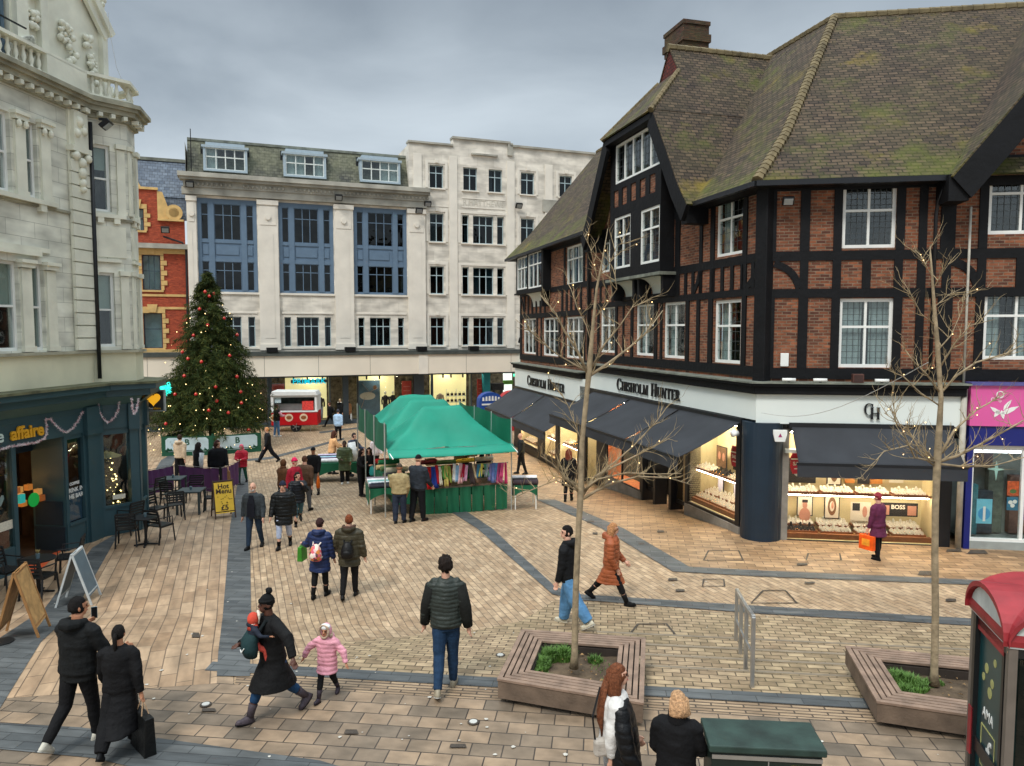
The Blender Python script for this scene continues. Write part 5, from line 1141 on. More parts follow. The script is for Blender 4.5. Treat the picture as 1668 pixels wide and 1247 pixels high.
# ------------------------------------------------------------------ red brick neighbour
RB = brickmat('orange red brick', c(180, 80, 52), c(146, 60, 42), c(150, 86, 62), .225, .075, .007, 'xz', .85, .2, c(110, 44, 32), 1.0, bump=.4)
BUFF = pm('buff stone', c(206, 172, 112), .8, .15, 3, .2)
rb = fthing(B, 'red_brick_building', 'orange red brick gabled house with buff quoins between the cream and stone buildings', 'building')
rx0, rx1 = -16.5, -9.62
wn = [(-12.88, -12.1, 11.75, 13.1), (-12.27, -11.24, 8.05, 10.25), (-12.3, -11.24, 4.38, 6.6), (-15.4, -14.4, 8.05, 10.25), (-15.4, -14.4, 4.38, 6.6)]
mb = MB(); wallholes(mb, rx0, rx1, 3.9, 10.95, wn[1:], .25, .3); wallholes(mb, rx0, -9.75, 10.95, 12.5, [(-12.88, -12.1, 11.75, 12.5)], .25, .3); wallholes(mb, rx0, -11.3, 12.5, 14.3, [(-12.88, -12.1, 12.49, 13.1)], .25, .3)
mb.prism([(rx0, 14.3), (-12.4, 14.3), (-13.4, 16.4), (-14.2, 17.6), (rx0, 17.6)], .3, .55); mb.build('wall', RB, rb)
mb = MB()
for a, b_, z0, z1 in wn[:3]:
    n = int((z1-z0)/.32)
    for i in range(n+1):
        e_ = .38 if i % 2 else .2; z = z0+i*(z1-z0)/(n+1); h_ = (z1-z0)/(n+1)*.92
        mb.box(a-e_, a-.02, .24, .3, z, z+h_); mb.box(b_+.02, b_+e_, .24, .3, z, z+h_)
    mb.box(a-.2, b_+.2, .24, .3, z1, z1+.28); mb.prism([((a+b_)/2-.2, z1+.05), ((a+b_)/2+.2, z1+.05), ((a+b_)/2+.3, z1+.55), ((a+b_)/2-.3, z1+.55)], .18, .3); mb.box(a-.15, b_+.15, .2, .3, z0-.12, z0)
mb.box(rx0, rx1, .22, .3, 10.35, 10.65); mb.box(rx0, rx1, .25, .3, 7.65, 7.8); mb.box(rx0, rx1, .25, .3, 6.85, 7.0); mb.box(-11.3, -9.8, .1, .5, 12.4, 12.52); mb.box(rx0, rx1, .1, .35, 4.1, 4.3)
mb.prism([(-11.3, 12.52), (-10.0, 12.52), (-10.6, 13.0), (-11.0, 14.2), (-11.3, 14.25)], .28, .5)
for r in (.5, .3): mb.tube([(-10.35, .2, 12.95), (-10.35, .3, 12.95)], r, 18)
mb.prism([(-12.45, 14.3), (-11.25, 14.3), (-11.25, 14.45), (-12.2, 14.45), (-13.3, 16.6), (-13.45, 16.35)], .2, .5)
mb.build('buff_dressings', BUFF, rb)
mb = MB(); mb.box(rx0, rx1+.02, -.1, .35, 10.65, 10.95); mb.build('string_cornice', STONED, rb)
for a, b_, z0, z1 in wn: window(rb, B, a, b_, z0, z1, nx=1 if z0 != 8.05 else 3, nz=(.55,), fw=.06, bw=.05, y=.42, mat=pm('dark sash', c(60, 76, 84), .5), backmat=pm('pale blind', c(150, 178, 182), .8, .05), curtain=0, panemat=glass('blind pane', (.9, .95, .95, 1), .02))
mb = MB(); uvq(mb, (-13.4, .9, 14.0), (-9.6, .9, 14.0), (-9.6, 3.2, 16.7), (-13.4, 3.2, 16.7)); uvq(mb, (-11.2, .5, 12.5), (-9.6, .5, 12.5), (-9.6, 1.0, 14.1), (-11.2, 1.0, 14.1)); mb.build('slate_roof', brickmat('blue slates', c(98, 110, 124), c(70, 82, 98), c(40, 46, 54), .3, .22, .012, 'uv', .6, .2), rb)
mb = MB(); mb.bar((-12.2, .75, 14.2), (-13.5, 3.1, 16.75), .18, .1); mb.bar((-13.4, 3.2, 16.8), (-9.6, 3.2, 16.8), .2); mb.build('roof_edges', LEADR, rb)
mb = MB(); mb.tube([(-13.2, .22, 5.4), (-13.2, .3, 5.4)], .25, 16); o = mb.build('blue_plaque', pm('plaque blue', c(60, 90, 170), .4), rb)
mb = MB(); mb.tube([(-9.7, .1, 10.6), (-9.75, .1, 4.1)], .07, 8); mb.tube([(-11.0, .0, 11.4), (-9.9, .0, 11.05), (-9.7, .1, 10.6)], .06, 8); mb.build('downpipe', GUT, rb)
floodlight(B.w(-10.85, -.1, 11.9), B.rot, 'black floodlight with white arm on the red brick wall', .5)
mb = MB(); mb.box(-16.5, -13.2, 1.9, 2.0, -1, 4); mb.box(-16.5, -9.6, .3, .6, 3.9, 4.2); mb.build('ground_floor_wall', STONE, rb)
# ================================================================== CREAM CORNER BUILDING WITH CAFE (frames W, BW, BV)
BW = Frame(*W.w(.15, 0).xy, 41); BV = Frame(*BW.w(1.02, 0).xy, -14); BX = Frame(*BV.w(.8, 0).xy, -62)
cb = thing('cream_building', 'ornate cream stone corner building with sash windows and a dark teal cafe below', 'building', (W.o.x, W.o.y, 0)); W0 = Vector((W.o.x, W.o.y, 0))
FAI = brickmat('cream faience', c(226, 226, 212), c(208, 208, 196), c(150, 150, 138), .85, .36, .005, 'xz', .5, .22, c(142, 138, 116), .5, bump=.2)
CRM = pm('cream stone', c(222, 221, 204), .55, .15, 1.5, .2, bscale=14); CRD = pm('dirty cream stone', c(158, 155, 136), .8, .4, 1.6, .4, bscale=12); REN = pm('cream render', c(216, 212, 184), .7, .14, .9, .1)
TEAL = pm('dark teal paint', c(50, 78, 86), .45, .1, 1.5); TEALL = pm('teal trim', c(74, 106, 106), .45, .1, 1.5)
poly = [W.w(-9, 0), W.w(.15, 0), BW.w(1.02, 0), BV.w(.8, 0), BX.w(7, 0)]
def offs(pts, d):
    out = []
    for i, p in enumerate(pts):
        ns = []
        for a, b_ in ((i-1, i), (i, i+1)):
            if 0 <= a and b_ < len(pts): e = (pts[b_]-pts[a]).normalized(); ns.append(Vector((e.y, -e.x, 0)))
        n = ns[0] if len(ns) == 1 else (ns[0]+ns[1]).normalized(); k = d if len(ns) == 1 else d/max(.3, n.dot(ns[0])); out.append(p+n*k)
    return out
def runp(mb, d, z0, z1, inner=-.1, pts=None):
    a = offs(pts or poly, d); b_ = offs(pts or poly, inner)
    for i in range(len(a)-1):
        q = [a[i], a[i+1], b_[i+1], b_[i]]; q = [(p.x-W0.x, p.y-W0.y) for p in q]; mb.slab(q, z0, z1)
sash = lambda fr, x0, x1, z0, z1, bl=.45, nx=1: window(cb, fr, x0, x1, z0, z1, nx=nx, nz=(.5,), fw=.07, bw=.05, y=.1, blind=bl, curtain=0, thick=.1)
Wh = [(-3.75, -2.31, 8.5, 10.25), (-1.84, -1.52, 8.5, 10.2), (-3.75, -2.25, 4.98, 6.98), (-1.84, -1.48, 4.98, 6.98), (-4.6, -4.2, 8.5, 10.2), (-4.6, -4.2, 4.98, 6.98)]
Bh = [(.12, .58, 8.52, 10.22), (.12, .58, 5.02, 6.95)]; Vh = [(.22, .58, 8.52, 10.2), (.22, .58, 5.02, 6.95)]
for fr, hs, xa, xb in ((W, Wh, -9, .15), (BW, Bh, 0, 1.02), (BV, Vh, 0, .8), (BX, [], 0, 7)):
    mb = MB(); wallholes(mb, xa, xb, 4.88, 11.2, hs, .3); fb(mb, fr, 'wall', FAI, cb)
    for i, h_ in enumerate(hs): sash(fr, *h_, bl=(.28, .2, .5, .95)[i % 4] if fr is W else (.35, .5)[i % 2])
mb = MB(); runp(mb, .03, 4.1, 4.86); mb.build('render_band', REN, cb)
mb = MB(); runp(mb, .12, 4.86, 4.93); runp(mb, .06, 8.3, 8.36)
mb.build('stone_string', CRD, cb)
mb = MB(); runp(mb, .10, 10.85, 10.97); runp(mb, .24, 11.0, 11.12); runp(mb, .15, 10.97, 11.0); runp(mb, .32, 11.12, 11.2); runp(mb, .4, 11.2, 11.3); runp(mb, .2, 11.3, 11.38); mb.build('cornice', CRD, cb)
mb = MB()
for fr, xa, xb in ((W, -7, -.1), (BW, .0, 1.0), (BV, .1, .8)):
    x = xa
    while x < xb:
        p = fr.w(x, -.19)-W0; mb.cbox((p.x, p.y, 10.93), (.1, .16, .1), fr.rot); x += .3
islands(mb, 'dentil', CRM, cb)
# sills, aprons, pilasters, quoined pier on the straight wall
mb = MB(); mb.box(-5, -1.05, -.14, 0, 8.36, 8.46); mb.box(-1.6, -1.42, -.12, 0, 8.2, 8.36); mb.box(-5, -1.3, -.06, 0, 7.25, 7.36); mb.box(-5, -1.6, -.09, 0, 7.15, 7.25)
for x in (-2.07, -1.3, -4.0):
    for z0, z1 in ((8.46, 10.3), (4.95, 7.02)):
        mb.box(x-.15, x+.15, -.06, 0, z0, z1-.18); mb.box(x-.2, x+.2, -.12, 0, z1-.16, z1-.06); mb.box(x-.23, x+.23, -.16, 0, z1-.06, z1+.02); mb.box(x-.18, x+.18, -.09, 0, z0, z0+.12)
    for k in (-1, 1): mb.ell((x+k*.1, -.12, 10.05), (.06, .06, .09), nu=8, nv=5)
fb(mb, W, 'window_pilasters', CRM, cb)
mb = MB(); mb.box(-.52, .12, -.06, 0, 4.9, 10.9)
for i in range(15): mb.box(-.56, .14, -.13, -.05, 4.95+i*.315, 5.235+i*.315)
mb.box(-.56, .16, -.2, 0, 9.85, 9.98); mb.box(-.45, .05, -.16, 0, 9.98, 10.85)
fb(mb, W, 'quoin_pier', CRM, cb)
mb = MB()
for x, z, r in ((-.4, 9.75, .1), (0.02, 9.75, .1), (-.2, 9.6, .12), (-.2, 9.35, .13), (-.2, 9.1, .11), (-.2, 8.95, .08), (-.35, 10.3, .1), (-.1, 10.4, .1), (-.25, 10.6, .12)): mb.ell((x, -.16, z), (r, .09, r*1.1), nu=9, nv=6)
for x in (-.42, .04): mb.tube([(x, -.2, 9.75), (x, -.08, 9.75)], .09, 12)
fb(mb, W, 'carved_ornament', CRM, cb, smooth=True)
for fr in (BW, BV):
    mb = MB()
    for z0, z1 in ((8.46, 10.3), (4.95, 7.02)):
        for x in ((.82, .04) if fr is BW else (.08, .7)): mb.box(x-.1, x+.1, -.06, 0, z0, z1-.16); mb.box(x-.13, x+.13, -.12, 0, z1-.14, z1-.02); mb.box(x-.12, x+.12, -.08, 0, z0, z0+.1)
    mb.box(.06, .9 if fr is BW else .75, -.1, 0, 8.36, 8.46); mb.box(.2, .35, -.09, 0, 8.22, 8.36); mb.box(.6, .75, -.09, 0, 8.22, 8.36); mb.box(.12, .9 if fr is BW else .7, -.03, 0, 7.35, 8.15); mb.box(.1, .75, -.08, 0, 7.22, 7.3)
    fb(mb, fr, 'window_pilasters', CRM, cb)
# balustrade
mb = MB()
for (d, z0, z1) in ((.12, 11.38, 11.44), (.14, 11.88, 11.96)): runp(mb, d, z0, z1, d-.3)
mb.build('balustrade_rail', CRM, cb)
mb = MB(); prf = [(.05, 0), (.05, .05), (.03, .08), (.06, .17), (.055, .22), (.028, .33), (.045, .38), (.05, .44)]
def bal(fr, xs):
    for x in xs:
        p = fr.w(x, .0)-W0; mb.rings([(p.x, p.y, 11.44+z, r, r) for r, z in prf], 8)
bal(W, [-1.35-.23*i for i in range(20)]); bal(BW, (.22, .42, .62, .8)); bal(BV, (.25, .42, .58)); islands(mb, 'baluster', CRM, cb, smooth=True)
mb = MB(); mb.box(-1.25, .12, -.14, .15, 11.38, 11.9); fb(mb, W, 'parapet_panel', CRM, cb)
# ornate gable above
mb = MB(); gp = [(-1.75, 11.4), (1.75, 11.4), (1.72, 12.1), (1.55, 12.3), (1.5, 13.3), (1.62, 13.9), (1.6, 14.6), (1.6, 17), (-5, 17), (-5, 14.2), (-1.75, 14.2)]
mb.prism(gp, .35, .8); mb.box(-1.7, -1.35, .2, .36, 11.4, 14.2); mb.box(-.95, -.72, .2, .36, 11.4, 13.6); mb.box(1.3, 1.5, .22, .36, 11.4, 13.4); mb.box(1.4, 1.8, .3, .9, 11.4, 12.1)
mb.bar((.2, .22, 14.9), (1.62, .22, 13.4), .22, .2); mb.bar((.1, .24, 14.75), (1.5, .24, 13.3), .1, .3); mb.bar((-.95, .3, 14.2), (-.75, .3, 16), .2, .2); mb.box(-.95, -.4, .28, .36, 13.55, 13.75); mb.box(.2, .95, .28, .36, 11.6, 11.7); mb.box(-5, -4.2, .2, .4, 11.4, 14.2)
fb(mb, W, 'ornate_gable', CRM, cb)
mb = MB(); rn = random.Random(4)
for (x, z, w_, h_) in ((-1.2, 12.75, .2, .22), (-.1, 12.8, .16, .25), (.15, 12.5, .14, .5), (.75, 12.7, .13, .4), (.95, 12.3, .12, .4), (1.3, 14.3, .15, .6), (-1.2, 13.5, .15, .3)):
    for k in range(16): mb.ell((x+rn.uniform(-w_, w_), .26, z+rn.uniform(-h_, h_)), rn.uniform(.04, .1), nu=7, nv=5)
for k in range(6): mb.tube([(-1.5+.03*k, .12, 11.95+.05*k), (-1.5+.03*k, .3, 11.95+.05*k)], .24-.035*k, 14)
fb(mb, W, 'carved_ornament', CRM, cb, smooth=True)
window(cb, W, -4.1, -1.85, 11.5, 14.2, nx=3, nz=(), fw=.1, bw=.12, y=.4, mat=pm('blue grey frame', c(78, 98, 112), .5), panemat=DGLASS, curtain=1)
mb = MB(); mb.bar((-5, -.05, 12.25), (-1.75, -.05, 12.25), .03); fb(mb, W, 'balcony_rail', BLACKM, cb)
mb = MB(); pz = offs(poly, -1.2); mb.slab([(p.x-W0.x, p.y-W0.y) for p in pz[1:4]] + [(BX.w(5, .5)-W0).xy, (W.w(-3, 6)-W0).xy], 11.2, 11.38); mb.build('flat_roof', LEADR, cb)
mb = MB(); mb.tube([W.w(.14, -.16)-W0+Z*10.7, W.w(.14, -.16)-W0+Z*4.2], .05, 8); mb.build('downpipe', GUT, cb, smooth=True)
floodlight(W.w(.1, -.5, 10.75), W.rot+.3, 'big black floodlight high on the cream building above its downpipe', .34, None, 50)
mb = MB(); p0, p1 = BV.w(.5, 0, 11.9), BV.w(.8, .1, 11.3); mb.tube([AT(176, 20, 20.2), AT(180, 60, 20.2), AT(190, 110, 20.3), AT(205, 145, 20.4), AT(216, 180, 20.5)], .006, 4); tag(mb.build('loose_cable', pm('pale cable', c(190, 190, 186))), 'thin loose cable hanging beside the cream gable', 'cable')
# ------------------------------------------------------------------ cafe front
MOSSL = pm('mossy lead', c(96, 98, 74), .85, .5, 3, .5)
mb = MB(); runp(mb, .62, 4.04, 4.1); mb.build('mossy_ledge', MOSSL, cb)
mb = MB(); runp(mb, .56, 3.9, 4.035); runp(mb, .4, 3.72, 3.9); runp(mb, .05, 3.35, 3.72); mb.build('cafe_cornice', TEAL, cb, bevel=.01)
pf = [W.w(-9, 0), W.w(.15, 0), BW.w(1.02, 0), BV.w(.8, 0), BX.w(7, 0)]
mb = MB(); runp(mb, .04, 2.86, 3.36); mb.build('sign_fascia', TEAL, cb)
mb = MB(); a = offs(poly, .06)
for i, (p, q) in enumerate(zip(a[:-1], a[1:])):
    e = (q-p).normalized(); n = Vector((e.y, -e.x, 0)); mb.add([p-W0+Z*3.5, q-W0+Z*3.5, q+n*.28-W0+Z*3.72, p+n*.28-W0+Z*3.72], [(0, 1, 2, 3)])
mb.build('sloped_trim', TEALL, cb, solid=.02)
YEL = pm('mustard letters', c(226, 168, 40), .5, .05)
text('lettering', 'affaire', .40, YEL, cb, (0, 0, 0), ext=.02, bold=.012, align='RIGHT').matrix_local = Matrix.Translation(W.w(-1.8, -.08)-W0+Z*3.13) @ Matrix.Rotation(W.rot, 4, 'Z') @ Matrix.Rotation(R_(90), 4, 'X')
text('lettering', 'coffee', .40, pm('pale letters', c(200, 220, 214), .5), cb, (0, 0, 0), ext=.02, bold=.006, align='RIGHT').matrix_local = Matrix.Translation(W.w(-2.98, -.08)-W0+Z*3.13) @ Matrix.Rotation(W.rot, 4, 'Z') @ Matrix.Rotation(R_(90), 4, 'X')
# pilasters and frames on W
mb = MB()
for a, b_, p in ((-.32, .16, .1), (-1.08, -.98, .03), (-.42, -.32, .04), (-2.72, -2.6, .03), (-3.5, -3.4, .04), (-5.5, -5.3, .06)): mb.box(a, b_, -p, .12, -.05, 2.9)
mb.box(-.40, .2, -.16, .0, 2.78, 3.5); mb.box(-1.08, -.3, -.02, .1, -.05, .62); mb.box(-1.0, -.4, -.05, 0, .6, .68); mb.box(-1.08, -.3, 0, .1, 2.75, 2.9)
mb.box(-9, -2.65, -.02, .1, -.05, .6); mb.box(-1.1, -1.02, 0, .85, -.05, 2.9); fb(mb, W, 'cafe_frame', TEAL, cb)
mb = MB(); mb.box(-1.12, -1.1, .02, .8, -.05, .55); mb.box(-1.13, -1.1, .0, .82, .55, .62); mb.box(-1.12, -1.1, .05, .78, .66, 1.25); mb.box(-2.6, -1.1, .8, .86, 2.5, 2.9); mb.box(-2.6, -2.5, .78, .86, 0, 2.5); mb.box(-1.9, -1.82, .78, .86, 0, 2.5); fb(mb, W, 'entrance_frame', pm('deep teal', c(30, 46, 58), .5, .1), cb)
mb = MB(); mb.box(-2.5, -1.9, .8, .84, 0, .9); fb(mb, W, 'door', pm('rust door', c(110, 52, 32), .5, .2), cb)
mb = MB(); mb.box(-9, -2.72, .03, .035, .6, 2.86); mb.box(-1.0, -.4, .04, .045, .68, 2.78); fb(mb, W, 'cafe_pane', GLASS, cb)
CI = pm('cafe interior', c(58, 46, 36), .8, .7, 2.2)
mb = MB(); mb.box(-9, .1, 2.2, 2.3, 0, 3); mb.box(-9, .1, .2, 2.2, -.02, .02); mb.box(-9, .1, .1, 2.2, 2.85, 2.88); mb.box(-1.0, -.3, .5, .55, 0, 2.9); mb.box(.1, .15, .15, 2.25, 0, 2.9); fb(mb, W, 'cafe_interior', CI, cb)
mb = MB(); mb.box(-.98, -.42, .06, .07, .68, 1.45); fb(mb, W, 'frosted_panel', pm('blue frosted', c(78, 104, 128), .5, .15), cb)
for k, (s_, z) in enumerate((('COFFEE', 1.62), ("DRINK IN", 1.46), ('THE BAR', 1.3))):
    text('lettering', s_, .15 if k else .1, WHITEM, cb, (0, 0, 0), ext=.002, bold=.004, sx=.62).matrix_local = Matrix.Translation(W.w(-.7, .03)-W0+Z*z) @ Matrix.Rotation(W.rot, 4, 'Z') @ Matrix.Rotation(R_(90), 4, 'X')
# angled faces
for fr, xa, xb in ((BW, .14, .8), (BV, .2, .66)):
    mb = MB(); L_ = 1.02 if fr is BW else .8
    mb.box(0, xa, -.05, .12, -.05, 2.9); mb.box(xb, L_, -.06, .12, -.05, 2.9); mb.box(xa, xb, -.02, .1, -.05, .75); mb.box(xa, xb, -.05, .0, .74, .82); mb.box(xa, xb, 0, .1, 2.7, 2.9); mb.box(xb-.04, L_+.02, -.13, 0, 2.8, 3.5)
    fb(mb, fr, 'cafe_frame', TEAL, cb)
    mb = MB(); mb.box(xa, xb, .04, .045, .82, 2.7); fb(mb, fr, 'cafe_pane', GLASS, cb)
    mb = MB(); mb.box(-.2, L_+.3, 1.3, 1.35, 0, 2.9); fb(mb, fr, 'cafe_interior', DARKROOM, cb)
mb = MB(); mb.box(0, 7, 0, .1, -1, 4.1); fb(mb, BX, 'side_wall', TEAL, cb)
# things inside the cafe
AMB = em('amber lamp', (1, .5, .14, 1), 7); WARM = em('warm bulb', (1, .74, .36, 1), 6)
def lampth(x, y, z, r, label):
    t = thing('pendant_lamp', label, 'lamp', W.w(x, y, z), W.rot); m = MB(); m.rings([(0, 0, 0, r, r), (0, 0, r*.5, r*.85, r*.85), (0, 0, r*.9, r*.3, r*.3)], 14); m.build('shade', AMB, t, smooth=True); m = MB(); m.tube([(0, 0, r*.9), (0, 0, 2.85-z)], .008, 5); m.build('flex', BLACKM, t)
lampth(-3.3, 1.6, 2.1, .14, 'small amber lamp high behind the left cafe window'); lampth(-2.9, 1.9, 1.2, .18, 'low amber lamp at the back of the cafe'); lampth(-3.0, .9, 1.75, .26, 'amber pendant lamp glowing behind the left cafe window'); lampth(-2.0, 1.5, 1.6, .2, 'amber lamp glowing inside the cafe doorway'); lampth(-2.35, 1.7, 2.3, .16, 'small amber lamp deep inside the cafe')  # two of these amber lamps are added to warm the cafe interior
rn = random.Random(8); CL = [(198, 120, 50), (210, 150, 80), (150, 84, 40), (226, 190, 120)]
for i in range(9):
    x = -1.95+rn.uniform(0, .75); z = 1.28+.16*(i % 3); t = W.w(x, .55+.05*(i % 3), z)
    m = MB(); m.box(-.07, .07, -.06, .06, 0, .14); o = m.build('cake_box', em('glowing cake box %d' % (i % 4), c(*CL[i % 4]), .25), None); o.location = t; o.rotation_euler.z = W.rot; tag(o, f'small {("orange", "tan", "brown", "pale")[i % 4]} box in the cafe doorway display', 'box', 'boxes in the cafe doorway display')  # boxes glow faintly, the cafe light is put into their material
m = MB(); m.tube([(0, 0, 0), (0, .02, 0)], .17, 20); o = m.build('round_plate', em('green plate', c(20, 150, 60), .3), None); floc(W, o, -1.6, .4, 1.4); tag(o, 'round green plate in the cafe doorway display', 'plate')  # plate glows faintly in place of light falling on it
m = MB(); m.box(-.08, .08, 0, .1, 0, .2); o = m.build('tea_tin', em('glowing teal tin', c(40, 170, 160), .3), None); floc(W, o, -1.95, .4, 1.4); tag(o, 'turquoise tin beside the round green plate', 'tin')  # tin glows faintly too, interior light put into its colour
m = MB(); m.prism([(0, -.13), (.1, .02), (.09, .1), (.04, .11), (0, .06), (-.04, .11), (-.09, .1), (-.1, .02)], 0, .01); o = m.build('heart_decoration', WHITEM, None); floc(W, o, -2.98, .06, 1.7); tag(o, 'white heart hanging in the cafe window', 'decoration')
m = MB(); m.box(-.3, .3, 0, .008, 0, .2); o = m.build('window_notice', pm('notice', c(214, 208, 190), .6, .2, 40), None); floc(W, o, -3.0, .02, 1.02); tag(o, 'pale printed strip low on the left cafe window', 'notice')
# small lit tree inside the canted window
def cone_tree(mb_, n, h, r, rn, s=.05):
    for i in range(n):
        z = h*(1-math.sqrt(rn.random())); rr = r*(1-z/h)*math.sqrt(rn.random()); a = rn.uniform(0, 6.28); p = Vector((rr*math.cos(a), rr*math.sin(a), z)); d = Vector((rn.uniform(-1, 1), rn.uniform(-1, 1), rn.uniform(-1, .3))).normalized()*s; q = Vector((rn.uniform(-1, 1), rn.uniform(-1, 1), rn.uniform(-1, 1))).normalized()*s*.3
        mb_.add([p, p+d+q, p+d-q], [(0, 1, 2)])
t = thing('christmas_tree', 'small christmas tree with gold lights inside the canted cafe window', 'tree', BW.w(.38, .45, .6), BW.rot); rn = random.Random(6)
m = MB(); cone_tree(m, 1500, 1.75, .42, rn, .09); m.build('foliage', pm('small tree green', c(70, 66, 28), .8, .4, 20), t)
m = MB()
for i in range(70): z = 1.7*(1-math.sqrt(rn.random())); rr = .42*(1-z/1.75)+.02; a = rn.uniform(0, 6.28); m.ell((rr*math.cos(a), rr*math.sin(a), z), rn.choice((.012, .018, .026)), nu=6, nv=4)
m.build('fairy_lights', em('gold fairy lights', (1, .72, .28, 1), 4), t)
m = MB(); m.tube([(0, 0, 0), (0, 0, .4)], .03); m.build('trunk', WOOD, t)
m = MB(); m.rings([(0, 0, 0, .36, .36), (0, 0, .12, .1, .1), (0, 0, .16, .02, .02)], 16); o = m.build('paper_parasol', pm('khaki shade', c(150, 140, 96), .8, .1), None); floc(BW, o, .42, .5, 2.05); tag(o, 'pale khaki lamp shade in the canted cafe window', 'lamp shade')
m = MB(); m.box(-.16, .16, 0, .01, 0, .12); o = m.build('window_notice', pm('notice', c(214, 208, 190), .6, .2, 40), None); floc(BW, o, .5, .01, .95); tag(o, 'small pale notice by the little christmas tree', 'notice')
# tinsel garland
def garland(pts, label, r=.055, n=60):
    m = MB(); rn = random.Random(len(pts)*7); m.mi = 0
    for a, b_ in zip(pts[:-1], pts[1:]):
        ln = (b_-a).length
        for k in range(int(ln*n*5)):
            p = a.lerp(b_, rn.random()); d = Vector((rn.uniform(-1, 1), rn.uniform(-1, 1), rn.uniform(-1, 1))).normalized(); e = d.orthogonal().normalized()*.008; m.mi = rn.choice((0, 0, 1))
            m.add([p-e, p+e, p+d*r*rn.uniform(.6, 1.2)], [(0, 1, 2)])
    tag(m.build('tinsel_garland', [pm('tinsel white', c(240, 230, 232), .3, .1, spec=.8), pm('tinsel pink', c(200, 140, 150), .3, .1, spec=.8)]), label, 'garland')
def fp(fr, off, *pp):
    out = []
    for u, v in pp: x, z = fr.px(u, v, off); out.append(fr.w(x, off, z))
    return out
garland(fp(W, -.12, (-30, 742), (0, 732), (18, 727), (40, 723), (60, 720), (72, 714), (76, 706), (76, 690), (74, 682)), 'tinsel garland sagging under the cafe lettering')
garland(fp(W, -.12, (74, 682), (82, 682), (90, 692), (100, 701), (108, 704), (118, 698), (127, 685), (135, 670)), 'tinsel garland swag between the lettering and the cafe corner pilaster')
garland(fp(BW, -.16, (151, 655), (160, 657), (161, 668), (168, 682), (176, 688), (186, 680), (192, 668), (195, 650), (206, 648), (214, 648)), 'tinsel garland swag over the canted cafe window')
garland(fp(BV, -.14, (214, 648), (215, 662), (218, 675), (222, 668), (226, 648)), 'short tinsel loop at the far end of the cafe front')
# hanging sign with heart
hs = thing('hanging_sign', 'square projecting sign with a yellow heart at the end of the cafe', 'sign', AT(251, 652, 21.0), .05)
m = MB(); m.box(-.29, .29, -.05, .05, -.29, .29); m.build('sign_box', pm('sign grey', c(52, 56, 58), .5), hs, bevel=.01)
m = MB()
for s_ in (-1, 1): m.box(s_*.29-.015, s_*.29+.015, -.06, .06, -.3, .3); m.box(-.3, .3, -.06, .06, s_*.29-.015, s_*.29+.015)
m.build('sign_rim', pm('pale rim', c(150, 156, 156), .5), hs)
m = MB(); P = []
for i in range(28):
    a = 6.2832*i/28; P.append((.0125*16*math.sin(a)**3, .05+.0125*(13*math.cos(a)-5*math.cos(2*a)-2*math.cos(3*a)-math.cos(4*a))))
m.prism(P[::-1], -.066, -.052); m.build('heart', em('yellow heart', c(244, 176, 40), .5), hs)
text('lettering', 'coffee', .085, WHITEM, hs, (-.02, -.056, -.22), ext=.003, align='RIGHT', bold=.002); text('lettering', 'affaire', .085, YEL, hs, (-.01, -.056, -.22), ext=.003, align='LEFT', bold=.002)
m = MB(); m.bar((-.7, 0, .2), (-.29, 0, .2), .03); m.bar((-.7, 0, -.2), (-.29, 0, -.2), .03); m.box(-.34, -.3, -.04, .04, -.35, .4); m.build('bracket', BLACKM, hs)
m = MB(); rn = random.Random(12)
for k in range(700):
    p = AT(rn.uniform(232, 277), rn.gauss(633, 4), 30+rn.uniform(-.5, .5)); d = Vector((rn.uniform(-1, 1), rn.uniform(-1, 1), rn.uniform(-1, 1))).normalized()*.09; e = d.orthogonal().normalized()*.03; m.add([p-e, p+e, p+d], [(0, 1, 2)])
tag(m.build('lit_garland', em('cyan lights', c(40, 220, 200), .6)), 'glowing turquoise light garland behind the hanging heart sign', 'garland', kind='stuff')
# orange entrance tiles
sheet('entrance_tiles', PX((25, 893), (57, 880), (106, 892), (70, 925), (24, 955)), pm('orange tiles', c(196, 88, 48), .6, .12, 6), .016)
# ------------------------------------------------------------------ cafe furniture
PLB = pm('black plastic', c(26, 28, 30), .45, .1, 5); TBG = pm('dark grey table', c(58, 70, 72), .5, .1, 3)
def make_chair():
    t = bpy.data.objects.new('cafe_chair', None); COL.objects.link(t); w_, d_ = .23, .22
    m = MB()
    for i in range(6): m.box(-w_+.01, w_-.01, -d_+i*.075, -d_+i*.075+.06, .44, .465)
    m.box(-w_, w_, -d_, -d_+.03, .42, .455); m.box(-w_, -w_+.03, -d_, d_, .42, .455); m.box(w_-.03, w_, -d_, d_, .42, .455); m.build('seat', PLB, t)
    for s_ in (-1, 1): m = MB(); m.bar((s_*w_*.95, -d_*.9, .44), (s_*w_*1.05, -d_*1.05, 0), .032); m.build('leg', PLB, t)
    for s_ in (-1, 1): m = MB(); m.bar((s_*w_*.95, d_*.95, .44), (s_*w_*1.05, d_*1.35, 0), .032); m.bar((s_*w_*.95, d_*.95, .42), (s_*w_*.95, d_*1.35, .86), .032); m.build('leg', PLB, t)
    m = MB()
    for i in range(5): z = .54+i*.075; y = d_*(1.0+.35*(z-.42)/.44); m.box(-w_*.93, w_*.93, y-.008, y+.012, z, z+.045)
    m.box(-w_*.97, w_*.97, d_*1.33-.01, d_*1.33+.02, .835, .875); m.build('backrest', PLB, t)
    m = MB()
    for s_ in (-1, 1): m.tube([(s_*w_*1.02, -d_*.75, .45), (s_*w_*1.05, -d_*.75, .66), (s_*w_*1.0, d_*1.15, .68)], .014, 6)
    islands(m, 'armrest', PLB, t); return t
ch0 = make_chair(); first = True
